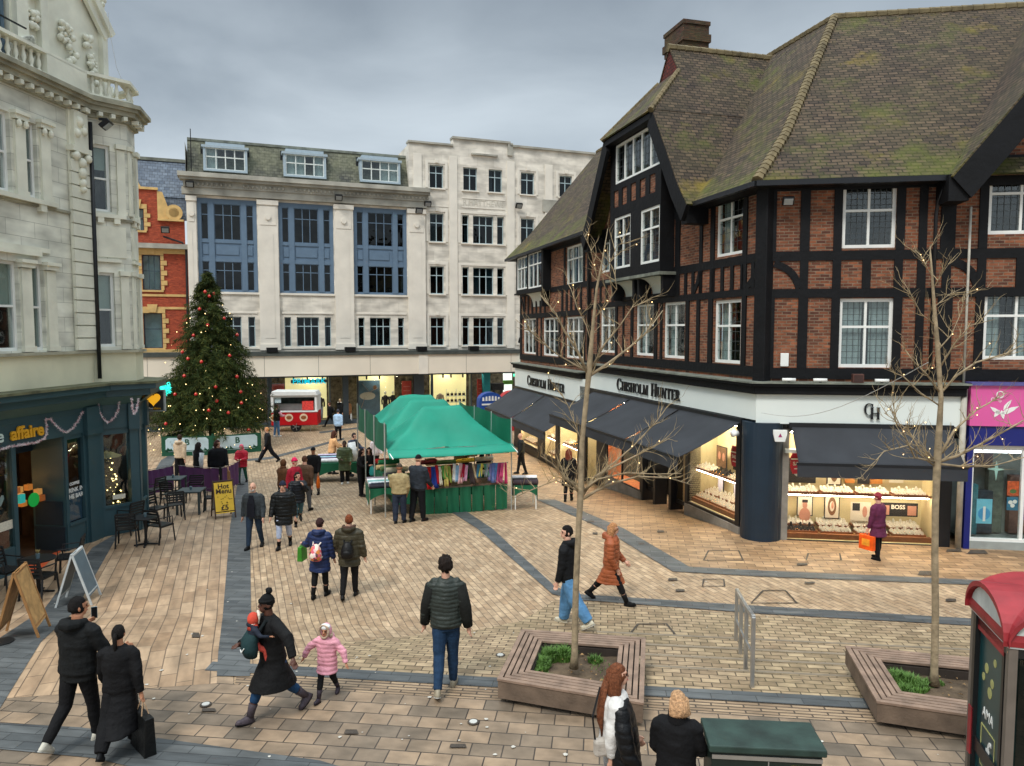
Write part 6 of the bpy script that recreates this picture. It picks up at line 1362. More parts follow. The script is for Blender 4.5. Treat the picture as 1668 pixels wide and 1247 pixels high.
def chair(u, v, deg, label):
    global first
    t = ch0 if first else copy_tree(ch0); first = False; g = G(u, v); t.location = g; t.rotation_euler.z = R_(deg); tag(t, label, 'chair', 'black cafe chairs')
def round_tab(u, v, label, r=.33):
    g = G(u, v); t = thing('cafe_table', label, 'table', g, .3); m = MB(); m.tube([(0, 0, .71), (0, 0, .735)], r, 28); m.build('tabletop', PLB, t); m = MB(); m.tube([(0, 0, .03), (0, 0, .71)], .035, 10); m.build('pedestal', PLB, t)
    m = MB()
    for i in range(4): a = i*math.pi/2; m.bar((0, 0, .05), (.28*math.cos(a), .28*math.sin(a), .02), .05, .03)
    m.build('foot', PLB, t); return g
def sq_tab(u, v, label, rz=.0, w_=.36, d_=.36):
    g = G(u, v); t = thing('cafe_table', label, 'table', g, rz); m = MB(); m.box(-w_, w_, -d_, d_, .70, .745); m.build('tabletop', TBG, t, bevel=.006)
    for sx in (-1, 1):
        for sy in (-1, 1): m = MB(); m.box(sx*(w_-.04)-.03, sx*(w_-.04)+.03, sy*(d_-.04)-.03, sy*(d_-.04)+.03, 0, .70); m.build('leg', TBG, t)
    return g
def pot(g, label, plant=True, z=.745):
    t = thing('table_pot', label, 'pot', g+Z*z); m = MB(); m.tube([(0, 0, 0), (0, 0, .1)], [.035, .042], 10); m.build('jar', pm('grey jar', c(96, 116, 124), .4), t)
    if plant:
        m = MB(); rn = random.Random(1)
        for k in range(40): d = Vector((rn.uniform(-.6, .6), rn.uniform(-.6, .6), 1)).normalized()*rn.uniform(.06, .12); e = Vector((.01, .006, 0)); m.add([Vector((0, 0, .09))-e, Vector((0, 0, .09))+e, Vector((0, 0, .09))+d], [(0, 1, 2)])
        m.build('dry_flowers', pm('dry flowers', c(150, 130, 80), .8), t)
g = round_tab(64, 966, 'round black cafe table nearest the camera, by the orange doorway tiles'); pot(g, 'jar of dry flowers on the nearest round table', z=.735)
chair(12, 962, 80, 'black slatted chair cut off by the left picture edge'); chair(66, 972, 175, 'black slatted chair with its back to the camera at the nearest round table'); chair(113, 938, -70, 'black slatted chair between the round table and the white sandwich board')
g = round_tab(238, 888, 'round black cafe table beside the canted cafe window'); pot(g, 'grey jar on the round table by the canted window', False, .735)
chair(208, 888, 200, 'black slatted chair nearest the cafe wall at the second round table'); chair(262, 882, 160, 'black slatted chair right of the second round table, back to the camera'); chair(256, 852, 70, 'black slatted chair behind the second round table'); chair(212, 868, 250, 'black slatted chair tucked against the teal wall')
g = sq_tab(312, 836, 'square grey cafe table in front of the purple screen', .12); pot(g, 'small jar on the front square table', False)
chair(284, 846, 215, 'black slatted chair left of the front square table'); chair(346, 832, -75, 'black slatted chair right of the front square table, by the yellow board'); chair(318, 818, 10, 'black slatted chair on the far side of the front square table')
g = sq_tab(283, 812, 'square grey cafe table next to the purple screen', .12); pot(g, 'small jar on the rear square table', False)
chair(252, 818, 250, 'black slatted chair left of the rear square table'); chair(280, 826, 170, 'black slatted chair with its back to the camera at the rear square table')
# windbreak screens
PURP = pm('purple canvas', c(86, 48, 92), .8, .15, 3, .1); 
def screen(a, b_, label, h_=.98):
    pa, pb = G(*a), G(*b_); t = thing('windbreak', label, 'screen', pa); d = pb-pa; n = Vector((d.y, -d.x, 0)).normalized()
    def f(u, v): p = d*(.03+.94*u); return p+n*(.025*math.sin(u*30+v))+Z*(.1+v*(h_-.1)-.04*math.sin(math.pi*u)*(1 if v > .9 else 0))
    m = MB(); m.grid(f, 60, 4); m.build('canvas', PURP, t, smooth=True)
    for k, q in enumerate((Vector(), d)): m = MB(); m.tube([q, q+Z*(h_+.05)], .02, 8); m.tube([q, q+Z*.03], .16, 14); m.build('post', PLB, t)
    m = MB(); m.bar(Z*h_, d+Z*h_, .02); m.build('top_bar', STEEL, t)
screen((232, 812), (286, 800), 'purple canvas windbreak nearest the cafe wall'); screen((291, 800), (359, 806), 'purple canvas windbreak behind the square tables'); screen((361, 806), (391, 790), 'short purple windbreak turned away behind the yellow board')
# sandwich boards
def aboard(u, v, rz, w_, h_, fm, face, label, draw=None, back=None):
    t = thing('sandwich_board', label, 'sign', G(u, v), R_(rz)); a = .32
    for s_ in (-1, 1):
        m = MB()
        for x in (-w_/2, w_/2): m.bar((x, s_*a, 0), (x, 0, h_), .035)
        m.bar((-w_/2, s_*a*.03, h_*.97), (w_/2, s_*a*.03, h_*.97), .04); m.bar((-w_/2, s_*a*.8, h_*.2), (w_/2, s_*a*.8, h_*.2), .03); m.build('frame', fm, t)
        m = MB(); zz = (.16, .97); P = [(-w_/2, s_*a*(1-zz[0]), h_*zz[0]), (w_/2, s_*a*(1-zz[0]), h_*zz[0]), (w_/2, s_*a*(1-zz[1]), h_*zz[1]), (-w_/2, s_*a*(1-zz[1]), h_*zz[1])]
        m.poly(P); m.build('panel', face if s_ < 0 else (back or face), t, solid=.02)
    if draw: draw(t, w_, h_, a)
    return t
INK = pm('marker ink', c(60, 44, 30), .6)
def ydraw(t, w_, h_, a):
    sl = math.atan2(a, h_)
    for s_, z, sz in (('Hot', .84, .2), ('Menu', .72, .2), ('£5', .3, .22)): text('lettering', s_, sz, INK, t, (0, -a*(1-z)-.02, h_*z), rot=(R_(90)-sl, 0, 0), ext=.002, bold=.004)
    rn = random.Random(3); m = MB()
    for k in range(14): x = rn.uniform(-.2, .2); z = rn.uniform(.4, .62); m.box(x, x+.03, -a*(1-z)-.03, -a*(1-z)-.025, h_*z, h_*z+.015)
    m.build('scribble', INK, t)
aboard(364, 842, 33, .56, 1.12, pm('brown frame', c(70, 48, 34), .6), pm('yellow board', c(236, 192, 60), .5, .05), 'yellow sandwich board with handwritten menu beside the bald man', ydraw, pm('grey panel', c(150, 158, 160), .6))
aboard(128, 980, 104, .6, 1.05, pm('white frame', c(190, 196, 196), .5), pm('slate panel', c(92, 110, 120), .5, .1), 'white framed sandwich board leaning open by the cafe tables', None)
aboard(37, 1035, 108, .6, 1.15, pm('oak frame', c(150, 110, 66), .6, .2), pm('parchment panel', c(176, 140, 90), .6, .3, 8), 'wooden sandwich board nearest the camera at the left edge')
m = MB(); m.tube([(0, 0, 0), (0, 0, .03)], .17, 18); o = m.build('round_weight', PLB); o.location = G(3, 1048); tag(o, 'round black base on the paving at the left edge', 'base')
# ================================================================== PEOPLE
SKIN = {'l': pm('skin light', c(206, 158, 134), .55, .08, 10), 'm': pm('skin tan', c(176, 122, 92), .55, .08, 10), 'd': pm('skin dark', c(84, 52, 40), .5, .08, 10)}
EYEM = pm('eye dark', c(30, 24, 22), .2); LIPM = pm('lips', c(160, 84, 78), .5)
JOBS = []
def cloth(col, rough=.85, sheen=.0): k_ = .6 if max(col) < 50 else 1; return pm('cloth %d %d %d' % col, c(*[q*k_ for q in col]), rough, .2, 9, .5, bscale=26, sheen=sheen, spec=.25)
def person(label, u, v, vh, th, legs=(22, 5, -20, 18), aL=(-12, 6, 12, 0), aR=(12, 6, 12, 0), top=(30, 30, 34), hem=.48, puff=0, flare=0, trs=(34, 36, 44), shoe=(28, 28, 30), hair='short', hc=(40, 30, 24),
           hat=None, hatc=(30, 30, 34), skin='l', lean=2, hy=0, hp=0, bw=1.0, hs=1.0, hood=None, at=None, h=None, boots=0, slv=None, far=False, inner=None, face=True, wide=1.0, fur=None, cat='person', grp=None, beard=None, glasses=False, tw=.028):
    base = G(u, v) if at is None else Vector(at)
    if h is None:
        d = ray(u, vh); h = CAMZ + d.z*((base.y)/d.y) - base.z; h = max(.8, min(1.95, h/(1.0 if hat != 'bobble' else 1.05)))
    rt = thing('person', label, cat, base, R_(th), grp); HH = h; vox = .017 if far else .0095
    lr = math.sin(R_(lean)); hz = .515*h
    def U(x, y, z):
        t = max(0, z-hz); return Vector((x, y - t*lr, hz + t*math.cos(R_(lean)) if z > hz else z))
    def leg(s, a, k):
        hip = Vector((s*.048*h*bw, 0, hz)); ka = R_(a); kn = hip + Vector((s*.004*h, -math.sin(ka), -math.cos(ka)))*(.235*h); sa = R_(a-k); an = kn + Vector((0, -math.sin(sa), -math.cos(sa)))*(.235*h)
        p = R_(max(0, -(a-k)-8)*.95) if a-k < 0 else -R_(min(18, (a-k)*.5)); fd = Vector((s*.12, -math.cos(p), -math.sin(p))).normalized(); return hip, kn, an, fd
    lg = [leg(-1, legs[0], legs[1]), leg(1, legs[2], legs[3])]; low = 1e9
    for hip, kn, an, fd in lg:
        up = Vector((0, -fd.z, fd.y)) if fd.y > 0 else Vector((0, fd.z, -fd.y)); up = fd.cross(Vector((1, 0, 0))); up = up if up.z > 0 else -up
        low = min(low, (an - up*.042*h + fd*.10*h).z, (an-up*.042*h-fd*.03*h).z)
    sh = Vector((0, 0, -low if at is None or True else 0)); lg = [(a+sh, b_+sh, c_+sh, d) for a, b_, c_, d in lg]; hz += sh.z; z0 = sh.z
    Uo = lambda x, y, z: U(x, y, z+z0) if True else None
    def arm(s, a):
        sw, ab, el = R_(a[0]), R_(a[1]), R_(a[2]); inn = R_(a[3]) if len(a) > 3 else 0
        S = Uo(s*.100*h*bw, 0, .785*h); ud = Vector((s*math.sin(ab), -math.sin(sw)*math.cos(ab), -math.cos(sw)*math.cos(ab))); E_ = S + ud*(.165*h)
        f = sw+el; fd = Vector((s*math.sin(ab)*.6*math.cos(inn) - s*math.sin(inn), -math.sin(f)*math.cos(inn), -math.cos(f)*math.cos(inn*.5))).normalized(); Wr = E_ + fd*(.145*h); return S, E_, Wr, fd
    am = [arm(-1, aL), arm(1, aR)]
    # head frame
    HC = Uo(0, -.008*h, .932*h); Rh = Matrix.Rotation(R_(hy), 3, 'Z') @ Matrix.Rotation(R_(hp), 3, 'X'); k = h*hs
    hd = lambda x, y, z: HC + Rh @ Vector((x*k, y*k, z*k))
    M4 = Matrix.Translation(HC) @ Rh.to_4x4()
    mb = MB()
    mb.rings([(0, 0, .47*h+z0, .06*h, .05*h), (0, 0, .52*h+z0, .075*h*bw, .055*h)] + [tuple(list(Uo(0, 0, z*h)) + [rx*h*bw, ry*h]) for z, rx, ry in ((.6, .07, .05), (.7, .08, .055), (.78, .09, .055), (.815, .06, .045), (.84, .034, .034), (.89, .03, .032))], 14)
    for s, (hip, kn, an, fd) in zip((-1, 1), lg): mb.tube([hip, hip.lerp(kn, .5), kn, kn.lerp(an, .4), an, an-Vector((0, 0, .015*h))], [.05*h, .045*h, .03*h, .028*h, .017*h, .015*h], 9); mb.tube([an, an+fd*.05*h-Z*.02*h], [.018*h, .012*h], 7)
    for s, (S, E_, Wr, fd) in zip((-1, 1), am):
        mb.tube([Uo(s*.07*h, 0, .8*h), S, E_, E_.lerp(Wr, .4), Wr], [.03*h, .03*h, .022*h, .021*h, .0145*h], 9)
        sd = fd.cross(Vector((0, 1, 0) if abs(fd.y) < .8 else (0, 0, 1))).normalized(); side = Vector((0, -1, 0)) - fd*fd.dot(Vector((0, -1, 0))); side = side.normalized() if side.length > .2 else Vector((s, 0, 0)); nrm = fd.cross(side)
        pe = Wr + fd*.05*h; mb.tube([Wr, Wr+fd*.02*h, pe], [(.013*h, .013*h), (.017*h, .017*h), (.017*h, .017*h)], 8)
        if not far:
            for q, (o_, ln, cu) in enumerate(((.019, .042, .25), (.0065, .047, .3), (-.0065, .044, .35), (-.019, .036, .45))):
                b0 = pe + side*(o_*h) - fd*.008*h; m1 = b0 + fd*(ln*.55*h) - nrm*s*(.004*h); m2 = m1 + (fd - nrm*s*cu*1.6).normalized()*(ln*.5*h); mb.tube([b0, m1, m2], [.0068*h, .006*h, .0048*h], 6)
            b0 = Wr + fd*.018*h + side*.014*h; m1 = b0 + (fd+side*1.1).normalized()*.022*h; mb.tube([b0, m1, m1+(fd+side*.3).normalized()*.022*h], [.0078*h, .0065*h, .005*h], 6)
        else: mb.tube([pe-fd*.01*h, pe+fd*.035*h], [.017*h, .01*h], 6)
    M0 = mb.M; mb.M = M4
    def fh(d):  # skull and jaw shape
        r = 1.0
        if d.z < -.1 and d.y > 0: r -= .22*(-d.z)*d.y*2
        if d.z < 0: r *= 1 - .16*abs(d.x)*(-d.z)*1.6
        return r
    mb.ell((0, .004*k, .004*k), (.0435*k, .052*k, .064*k), nu=20, nv=14, fn=fh); mb.ell((0, -.026*k, -.03*k), (.026*k, .026*k, .032*k), nu=10, nv=7)
    mb.tube([(0, -.046*k, .012*k), (0, -.06*k, -.01*k), (0, -.05*k, -.016*k)], [.006*k, .010*k, .008*k], 7); mb.tube([(0, .01*k, -.02*k), (0, .008*k, -.08*k)], [.03*k, .031*k], 10)
    for s in (-1, 1): mb.ell((s*.045*k, .008*k, -.004*k), (.006*k, .012*k, .019*k), nu=7, nv=5)
    mb.ell((0, -.046*k, .02*k), (.03*k, .008*k, .006*k), nu=8, nv=5)
    mb.M = M0
    b = mb.build('body', SKIN[skin], rt, smooth=True); JOBS.append((b, vox if not far else .014, 0, 0))
    if face:
        e = MB(); e.M = M4
        for s in (-1, 1): e.ell((s*.0175*k, -.0475*k, .004*k), (.0068*k, .005*k, .0046*k), nu=8, nv=5)
        e.build('eyes', EYEM, rt)
        e = MB(); e.M = M4; e.ell((0, -.0535*k, -.032*k), (.013*k, .005*k, .0035*k), nu=8, nv=5); e.build('mouth', LIPM, rt)
        e = MB(); e.M = M4
        for s in (-1, 1): e.bar((s*.008*k, -.052*k, .0155*k), (s*.027*k, -.047*k, .016*k), .004*k)
        e.build('eyebrows', cloth(hc), rt)
        if beard: e = MB(); e.M = M4; e.ell((0, -.024*k, -.04*k), (.034*k, .033*k, .03*k), nu=14, nv=9, fn=lambda d: 1 if d.z < .35 or abs(d.x) > .75 else .8); e.build('beard', cloth(beard), rt)
        if glasses:
            e = MB(); e.M = M4
            for s in (-1, 1): e.tube([(s*.0175*k+.013*k*math.cos(t*.785), -.0555*k, .004*k+.01*k*math.sin(t*.785)) for t in range(9)], .0014*k, 4)
            e.build('glasses', BLACKM, rt)
    # trousers
    tc = cloth(trs); mb = MB(); w_ = wide
    mb.rings([(0, 0, hz-.05*h, .095*h*bw, .07*h), (0, 0, hz-.01*h, .098*h*bw, .074*h), (0, 0, hz+.05*h, .085*h*bw, .065*h)], 14)
    for hip, kn, an, fd in lg:
        top_ = an + (kn-an)*(.45 if boots else .02)
        mb.tube([hip+Z*.02*h, hip.lerp(kn, .45), kn, kn.lerp(an, .45), top_], [.06*h, .055*h*w_**.5, .042*h*w_, .039*h*w_, (.032*h if boots else .031*h)*w_], 12)
    t_ = mb.build('trousers', tc, rt, smooth=True); JOBS.append((t_, vox*1.1, 0, .006))
    # shoes
    for hip, kn, an, fd in lg:
        up = fd.cross(Vector((1, 0, 0))); up = up if up.z > 0 else -up; sd = fd.cross(up).normalized(); m = MB()
        T = Matrix((( sd.x, fd.x, up.x, an.x), (sd.y, fd.y, up.y, an.y), (sd.z, fd.z, up.z, an.z), (0, 0, 0, 1))); m.M = T
        m.rings([(0, .028*h, -.042*h, .025*h, .075*h), (0, .03*h, -.03*h, .027*h, .077*h), (0, .018*h, -.012*h, .024*h, .058*h), (0, .0, .01*h, .022*h, .03*h)], 14)
        m.ell((0, .07*h, -.024*h), (.0235*h, .03*h, .017*h), nu=12, nv=6)
        if boots: m.tube([(0, -.002*h, 0), Vector((0, 0, 0)) + (T.inverted() @ (an+(kn-an)*.3)), T.inverted() @ (an+(kn-an)*boots)], [.027*h, .031*h, .035*h], 12)
        s1 = m.build('shoe', cloth(shoe, .55), rt, smooth=True)
        m = MB(); m.M = T; m.rings([(0, .028*h, -.048*h, .026*h, .077*h), (0, .028*h, -.041*h, .0275*h, .079*h)], 14); m.build('sole', cloth(inner if False else (190, 188, 180) if shoe[0] > 90 else (24, 24, 26)), s1)
    # coat / top
    g = tw*.25*h/1.75; th_ = (.010 if not puff else .016)*h; col = cloth(top, .8 if not puff else .45); mb = MB()
    rs = [(.85, .034, .034), (.828, .058, .052), (.81, .086, .062), (.775, .106, .072), (.7, .106, .078), (.62, .100, .074), (.55, .104, .078), (.515, .108, .082)]
    if hem < .515:
        zs_ = [.49, .46]; z = .42
        while z > hem: zs_.append(z); z -= .05
        zs_ = [q for q in zs_ if q > hem] + [hem]
    else: rs = [r for r in rs if r[0] > hem] + [(hem, .11, .08)]; zs_ = []
    R0 = []
    for z, rx, ry in rs: p = Uo(0, 0, z*h); R0.append((p.x, p.y, p.z, rx*h*bw+th_, ry*h+th_))
    for z in zs_:
        zz = z*h+z0; ys = []; xs = []
        for hip, kn, an, fd in lg:
            if zz > kn.z: t = (hip.z-zz)/max(1e-3, hip.z-kn.z); p = hip.lerp(kn, max(0, t))
            else: t = (kn.z-zz)/max(1e-3, kn.z-an.z); p = kn.lerp(an, min(1.2, t))
            ys.append(p.y); xs.append(abs(p.x))
        f = flare*(.515-z)
        R0.append((0, (min(ys)+max(ys))/2*.85, zz, max(xs)+.056*h+th_+f*h, (max(ys)-min(ys))/2*.8+.06*h+th_+f*h))
    mb.rings(R0[::-1], 20)
    for s, (S, E_, Wr, fd) in zip((-1, 1), am):
        r = (.034*h+th_*.8); mb.tube([Uo(s*.05*h, 0, .79*h), Uo(s*.09*h*bw, 0, .79*h), S, E_, E_.lerp(Wr, .5), Wr], [r*1.05, r*1.2, r*1.15, r*.98, r*.85, r*.68], 12)
    if hood is not None or fur: mb.tube([Uo(s_*.06*h, y_*h, .845*h) for s_, y_ in ((-1, -.01), (-.9, .05), (-.3, .085), (.3, .085), (.9, .05), (1, -.01))], [.02*h, .034*h, .042*h, .042*h, .034*h, .02*h], 9)
    o = mb.build('jacket' if hem > .4 else 'coat', col, rt, smooth=True); JOBS.append((o, vox*1.15, puff, .009))
    if fur: m = MB(); m.tube([Uo(s_*.062*h, y_*h, .862*h) for s_, y_ in ((-1, -.03), (-1, .04), (-.4, .1), (.4, .1), (1, .04), (1, -.03))], [.022*h]*6, 9); f_ = m.build('fur_trim', cloth(fur), rt, smooth=True); JOBS.append((f_, .012, 0, .016))
    if slv is not None:
        m = MB()
        for s, (S, E_, Wr, fd) in zip((-1, 1), am): r = (.034*h+th_*.8)*1.06; m.tube([S, E_, E_.lerp(Wr, .5), Wr], [r*1.15, r*1.0, r*.87, r*.7], 12)
        o = m.build('sleeves', cloth(slv), rt, smooth=True)
    if inner is not None:
        m = MB(); P = [Uo(x*h, y*h, z*h) for x, y, z in ((-.03, -.07, .82), (.03, -.07, .82), (.055, -.1, .7), (.06, -.112, .5), (-.06, -.112, .5), (-.055, -.1, .7))]
        m.add(P, [(0, 5, 2, 1), (5, 4, 3, 2)]); m.build('shirt_front', cloth(inner), rt, solid=.02)
    # hair and hats
    def dome(name, r, mat, front=-.35, top=-1.0, off=(0, .004, .006), noise_=0, low=-.5):
        def fn(d):
            face_ = (d.y < front and d.z < .48) or d.z < low
            return (.86 if face_ else 1.0) * (1 + noise_*noise.noise(Vector(d)*4.2))
        m = MB(); m.M = M4; m.ell((off[0]*k, off[1]*k, off[2]*k), (r[0]*k, r[1]*k, r[2]*k), nu=26, nv=18, fn=fn); return m.build(name, mat, rt, smooth=True)
    hm = pm('hair %d %d %d' % hc, c(*hc), .7, .45, 40, .9, bscale=110, spec=.2)
    if hair == 'short' and hat is None: dome('hair', (.0485, .058, .068), hm, -.4, noise_=.10, low=-.35)
    if hair == 'curly': o = dome('hair', (.053, .062, .074), hm, -.45, noise_=.34, low=-.45)
    if hair in ('long', 'bob'):
        if hat is None: dome('hair', (.050, .060, .069), hm, -.3, noise_=.08, low=-.8)
        ln = {'long': .17, 'bob': .0}[hair] if not isinstance(hair, tuple) else .2
        m = MB(); m.M = M4
        for q in range(15):
            a = -2.2+4.4*q/14; x, y = .045*math.sin(a), .02+.036*math.cos(a)*1.0; w0 = .014; L2 = ln*(1+.15*math.sin(q*2.3))
            m.tube([(x*k, y*k, .03*k), (x*1.12*k, (y+.006)*k, -.03*k), (x*1.25*k, (y+.02)*k, (-.06-L2*.5)*k), (x*1.1*k, (y+.022)*k, (-.06-L2)*k)], [w0*k, w0*1.1*k, w0*k, w0*.5*k], 7)
        m.build('hair_lengths', hm, rt, smooth=True)
    if hair == 'tail': dome('hair', (.0475, .057, .068), hm, -.4, noise_=.05, low=-.4); m = MB(); m.M = M4; m.tube([(0, .055*k, .02*k), (0, .075*k, 0), (0, .07*k, -.07*k), (0, .062*k, -.15*k)], [.014*k, .018*k, .016*k, .006*k], 8); m.build('ponytail', hm, rt, smooth=True)
    if hair == 'fringe': dome('hair', (.046, .0555, .05), hm, -.25, noise_=.03, low=-.7, off=(0, .006, -.012))
    hm2 = cloth(hatc)
    if hat in ('beanie', 'bobble'):
        def fn(d): return .84 if d.z < (.22 if d.y < 0 else -.05) else 1 + .04*max(0, d.z)
        m = MB(); m.M = M4; m.ell((0, .004*k, .008*k), (.050*k, .059*k, .072*k), nu=24, nv=16, fn=fn)
        m.rings([(0, .0, .02*k, .051*k, .0595*k), (0, .0, .036*k, .0525*k, .061*k), (0, .0, .042*k, .047*k, .056*k)], 24); m.build('beanie', hm2, rt, smooth=True)
        if hat == 'bobble':
            m = MB(); m.M = M4; m.ell((0, .02*k, .1*k), .026*k, nu=14, nv=10, fn=lambda d: 1+.2*noise.noise(Vector(d)*6)); m.build('pom_pom', hm2, rt, smooth=True)
    if hat == 'cap': dome('cap', (.0485, .058, .066), hm2, -2, low=.1, off=(0, .002, .012)); m = MB(); m.M = M4; m.ell((0, -.062*k, .026*k), (.032*k, .034*k, .004*k), nu=14, nv=4); m.build('peak', hm2, rt, smooth=True)
    if hat in ('hood', 'hijab'):
        def fn(d): return .78 if (d.y < -.62 and abs(d.x) < .62 and -.75 < d.z < .62) else 1.0
        m = MB(); m.M = M4; m.ell((0, .008*k, -.002*k), (.055*k, .062*k, .078*k), nu=24, nv=18, fn=fn); m.tube([(0, .01*k, -.05*k), (0, .012*k, -.11*k)], [.05*k, .062*k], 14); m.build(hat if hat == 'hood' else 'headscarf', hm2, rt, smooth=True)
        if fur: m = MB(); m.M = M4; m.tube([(.05*k*math.cos(t*.3927), -.046*k, .008*k+.066*k*math.sin(t*.3927)) for t in range(17)], .013*k, 8); f_ = m.build('hood_fur', cloth(fur), rt, smooth=True); JOBS.append((f_, .01, 0, .014))
    Mw = Matrix.Translation(base) @ Matrix.Rotation(R_(th), 4, 'Z')
    return dict(root=rt, M=Mw, h=h, hl=Mw @ (am[0][2]+am[0][3]*.06*h), hr=Mw @ (am[1][2]+am[1][3]*.06*h), th=th, z0=z0, U=lambda x, y, z: Mw @ Uo(x*h, y*h, z*h))
def tote(p, key, col, size, label, hcol=None, cat='bag', name='shopping_bag', drop=.12, rz=0, soft=False, draw=None):
    w_, d_, hh = size; t = thing(name, label, cat, p[key] - Z*(drop+hh), R_(p['th']+90+rz)); m = MB()
    if soft: m.rings([(0, 0, 0, w_*.3, d_*.35), (0, 0, hh*.12, w_*.5, d_*.5), (0, 0, hh*.6, w_*.48, d_*.5), (0, 0, hh*.9, w_*.3, d_*.25), (0, 0, hh, w_*.12, d_*.1)], 14)
    else: m.add([(-w_/2, -d_/2, 0), (w_/2, -d_/2, 0), (w_/2, d_/2, 0), (-w_/2, d_/2, 0), (-w_*.52, -d_*.35, hh), (w_*.52, -d_*.35, hh), (w_*.52, d_*.35, hh), (-w_*.52, d_*.35, hh)], [(0, 3, 2, 1), (0, 1, 5, 4), (1, 2, 6, 5), (2, 3, 7, 6), (3, 0, 4, 7), (4, 5, 6, 7)])
    m.build('bag_body', cloth(col, .5), t, smooth=soft, bevel=0 if soft else .008)
    for s in (-1, 1):
        m = MB(); m.tube([(-w_*.2, s*d_*.3, hh*.97), (-w_*.1, s*d_*.1, hh+drop*.7), (0, 0, hh+drop), (w_*.1, s*d_*.1, hh+drop*.7), (w_*.2, s*d_*.3, hh*.97)], .007, 5); m.build('handle', cloth(hcol or col, .5), t)
    if draw: draw(t, w_, d_, hh)
    return t
def backpack(p, col, label, s=1.0, trim=None, z=.69, print_=None):
    h = p['h']; t = thing('backpack', label, 'backpack', p['U'](0, .125, z), R_(p['th'])); m = MB(); a = .085*h*s
    m.rings([(0, 0, -1.55*a, .7*a, .35*a), (0, .12*a, -1.3*a, 1.0*a, .75*a), (0, .15*a, -.5*a, 1.05*a, .85*a), (0, .05*a, .5*a, .85*a, .65*a), (0, 0, 1.1*a, .5*a, .35*a), (0, 0, 1.25*a, .25*a, .15*a)], 18); o = m.build('bag_body', print_ or cloth(col, .5), t, smooth=True)
    m = MB(); m.ell((0, .75*a, -.6*a), (.75*a, .3*a, .6*a), nu=12, nv=8); m.build('pocket', print_ or cloth(trim or col, .5), t, smooth=True)
    for sx in (-1, 1): m = MB(); m.tube([(sx*.45*a, .0, 1.0*a), (sx*.75*a, -.9*a, 1.55*a), (sx*.85*a, -1.9*a, .9*a), (sx*.9*a, -1.8*a, -.3*a), (sx*.8*a, -.4*a, -1.1*a)], .12*a, 6); m.build('strap', cloth(trim or col), t)
    return t
# ---- near pair at the lower left
p = person('young man in a black hooded jacket walking away with a phone, lower left', 132, 1212, 972, 168, (12, 6, -14, 30), (14, 22, 62, 10), (34, 20, 78, 20), top=(22, 26, 28), hem=.46, trs=(22, 22, 26), shoe=(190, 186, 172), hair='short', hc=(18, 15, 14), hood=1, bw=1.18, hy=-30, skin='m', tw=.05)
t = thing('phone', 'phone held up by the man in the black puffer', 'phone', p['hr']+Vector((.03, .03, .08)), R_(20)); m = MB(); m.box(-.036, .036, -.005, .005, -.075, .075); m.build('case', pm('phone grey', c(120, 140, 146), .3), t, bevel=.004); m = MB(); m.box(-.032, .032, -.008, -.006, -.07, .07); m.build('screen', BLACKM, t)
p = person('woman in a long black coat with tied back dark hair walking away, lower left', 198, 1222, 1017, 186, (16, 6, -20, 22), (-14, 14, 14, 0), (16, 12, 16, 0), top=(18, 18, 22), hem=.2, flare=.10, trs=(20, 20, 24), shoe=(30, 30, 32), hair='tail', hc=(20, 16, 14), bw=1.08, skin='m', wide=1.5)
tote(p, 'hl' if p['hl'].x > p['hr'].x else 'hr', (26, 28, 28), (.42, .14, .46), 'large black paper bag swinging from the hand of the woman in the long black coat', (170, 140, 110), drop=.16, rz=40)
# ---- mother, baby, girl
p = person('mother in a bobble hat and long black coat with a baby on her chest', 447, 1168, 958, -42, (24, 4, -20, 24), (22, 14, 74, 30), (4, 74, 0, 0), top=(20, 20, 22), hem=.29, flare=.2, trs=(28, 62, 96), shoe=(74, 66, 72), boots=.42, hair=None, hat='bobble', hatc=(20, 22, 22), skin='d', lean=5, hy=-18, bw=1.05, h=1.68)
mom = p
b = p['U'](-.02, -.15, .47)
q = person('baby in red leggings and a padded red hat facing its mother in a sling', 0, 0, 0, 120, (50, 40, 50, 40), (40, 40, 40, 20), (40, 40, 40, 20), top=(34, 40, 52), hem=.48, trs=(190, 76, 64), shoe=(200, 90, 76), hat='hood', hatc=(196, 74, 56), hair=None, skin='m', at=b, h=.74, hs=1.55, bw=1.25, hood=None, fur=(206, 196, 180), face=False)
t = thing('baby_carrier', 'dark green baby carrier with a small white logo', 'carrier', p['U'](-.02, -.15, .62), R_(p['th'])); m = MB(); m.rings([(0, -.02, -.1, .1, .07), (0, -.035, .0, .13, .1), (0, -.035, .12, .13, .09), (0, 0, .2, .1, .06)], 16); m.build('pouch', cloth((28, 52, 54)), t, smooth=True)
for s in (-1, 1): m = MB(); m.tube([(s*.1, .0, .18), (s*.12, .12, .34), (s*.1, .3, .3)], .022, 7); m.build('strap', cloth((28, 40, 44)), t)
m = MB(); m.bar((-.03, -.14, .02), (0, -.143, -.01), .012, .008); m.bar((0, -.143, -.01), (.05, -.135, .05), .012, .008); m.build('logo', WHITEM, t)
p = person('little girl in a pink padded coat with fur hood and white cap', 534, 1138, 1016, -12, (20, 4, -12, 22), (4, 52, 6, 0), (0, 44, 16, 0), top=(216, 150, 164), hem=.38, puff=.06, flare=.12, trs=(24, 24, 28), shoe=(56, 48, 56), boots=.5, hair=None, hat='hood', hatc=(214, 150, 164), fur=(178, 154, 132), skin='m', hs=1.3, bw=1.15, h=None)
m = MB(); cc_ = p['U'](0, -.03, .985); m.ell((0, 0, 0), (.07, .06, .045), nu=14, nv=8); o = m.build('white_cap', cloth((222, 222, 220)), p['root'], smooth=True); o.location = (0, -.035, p['h']*.985+p['z0']); 
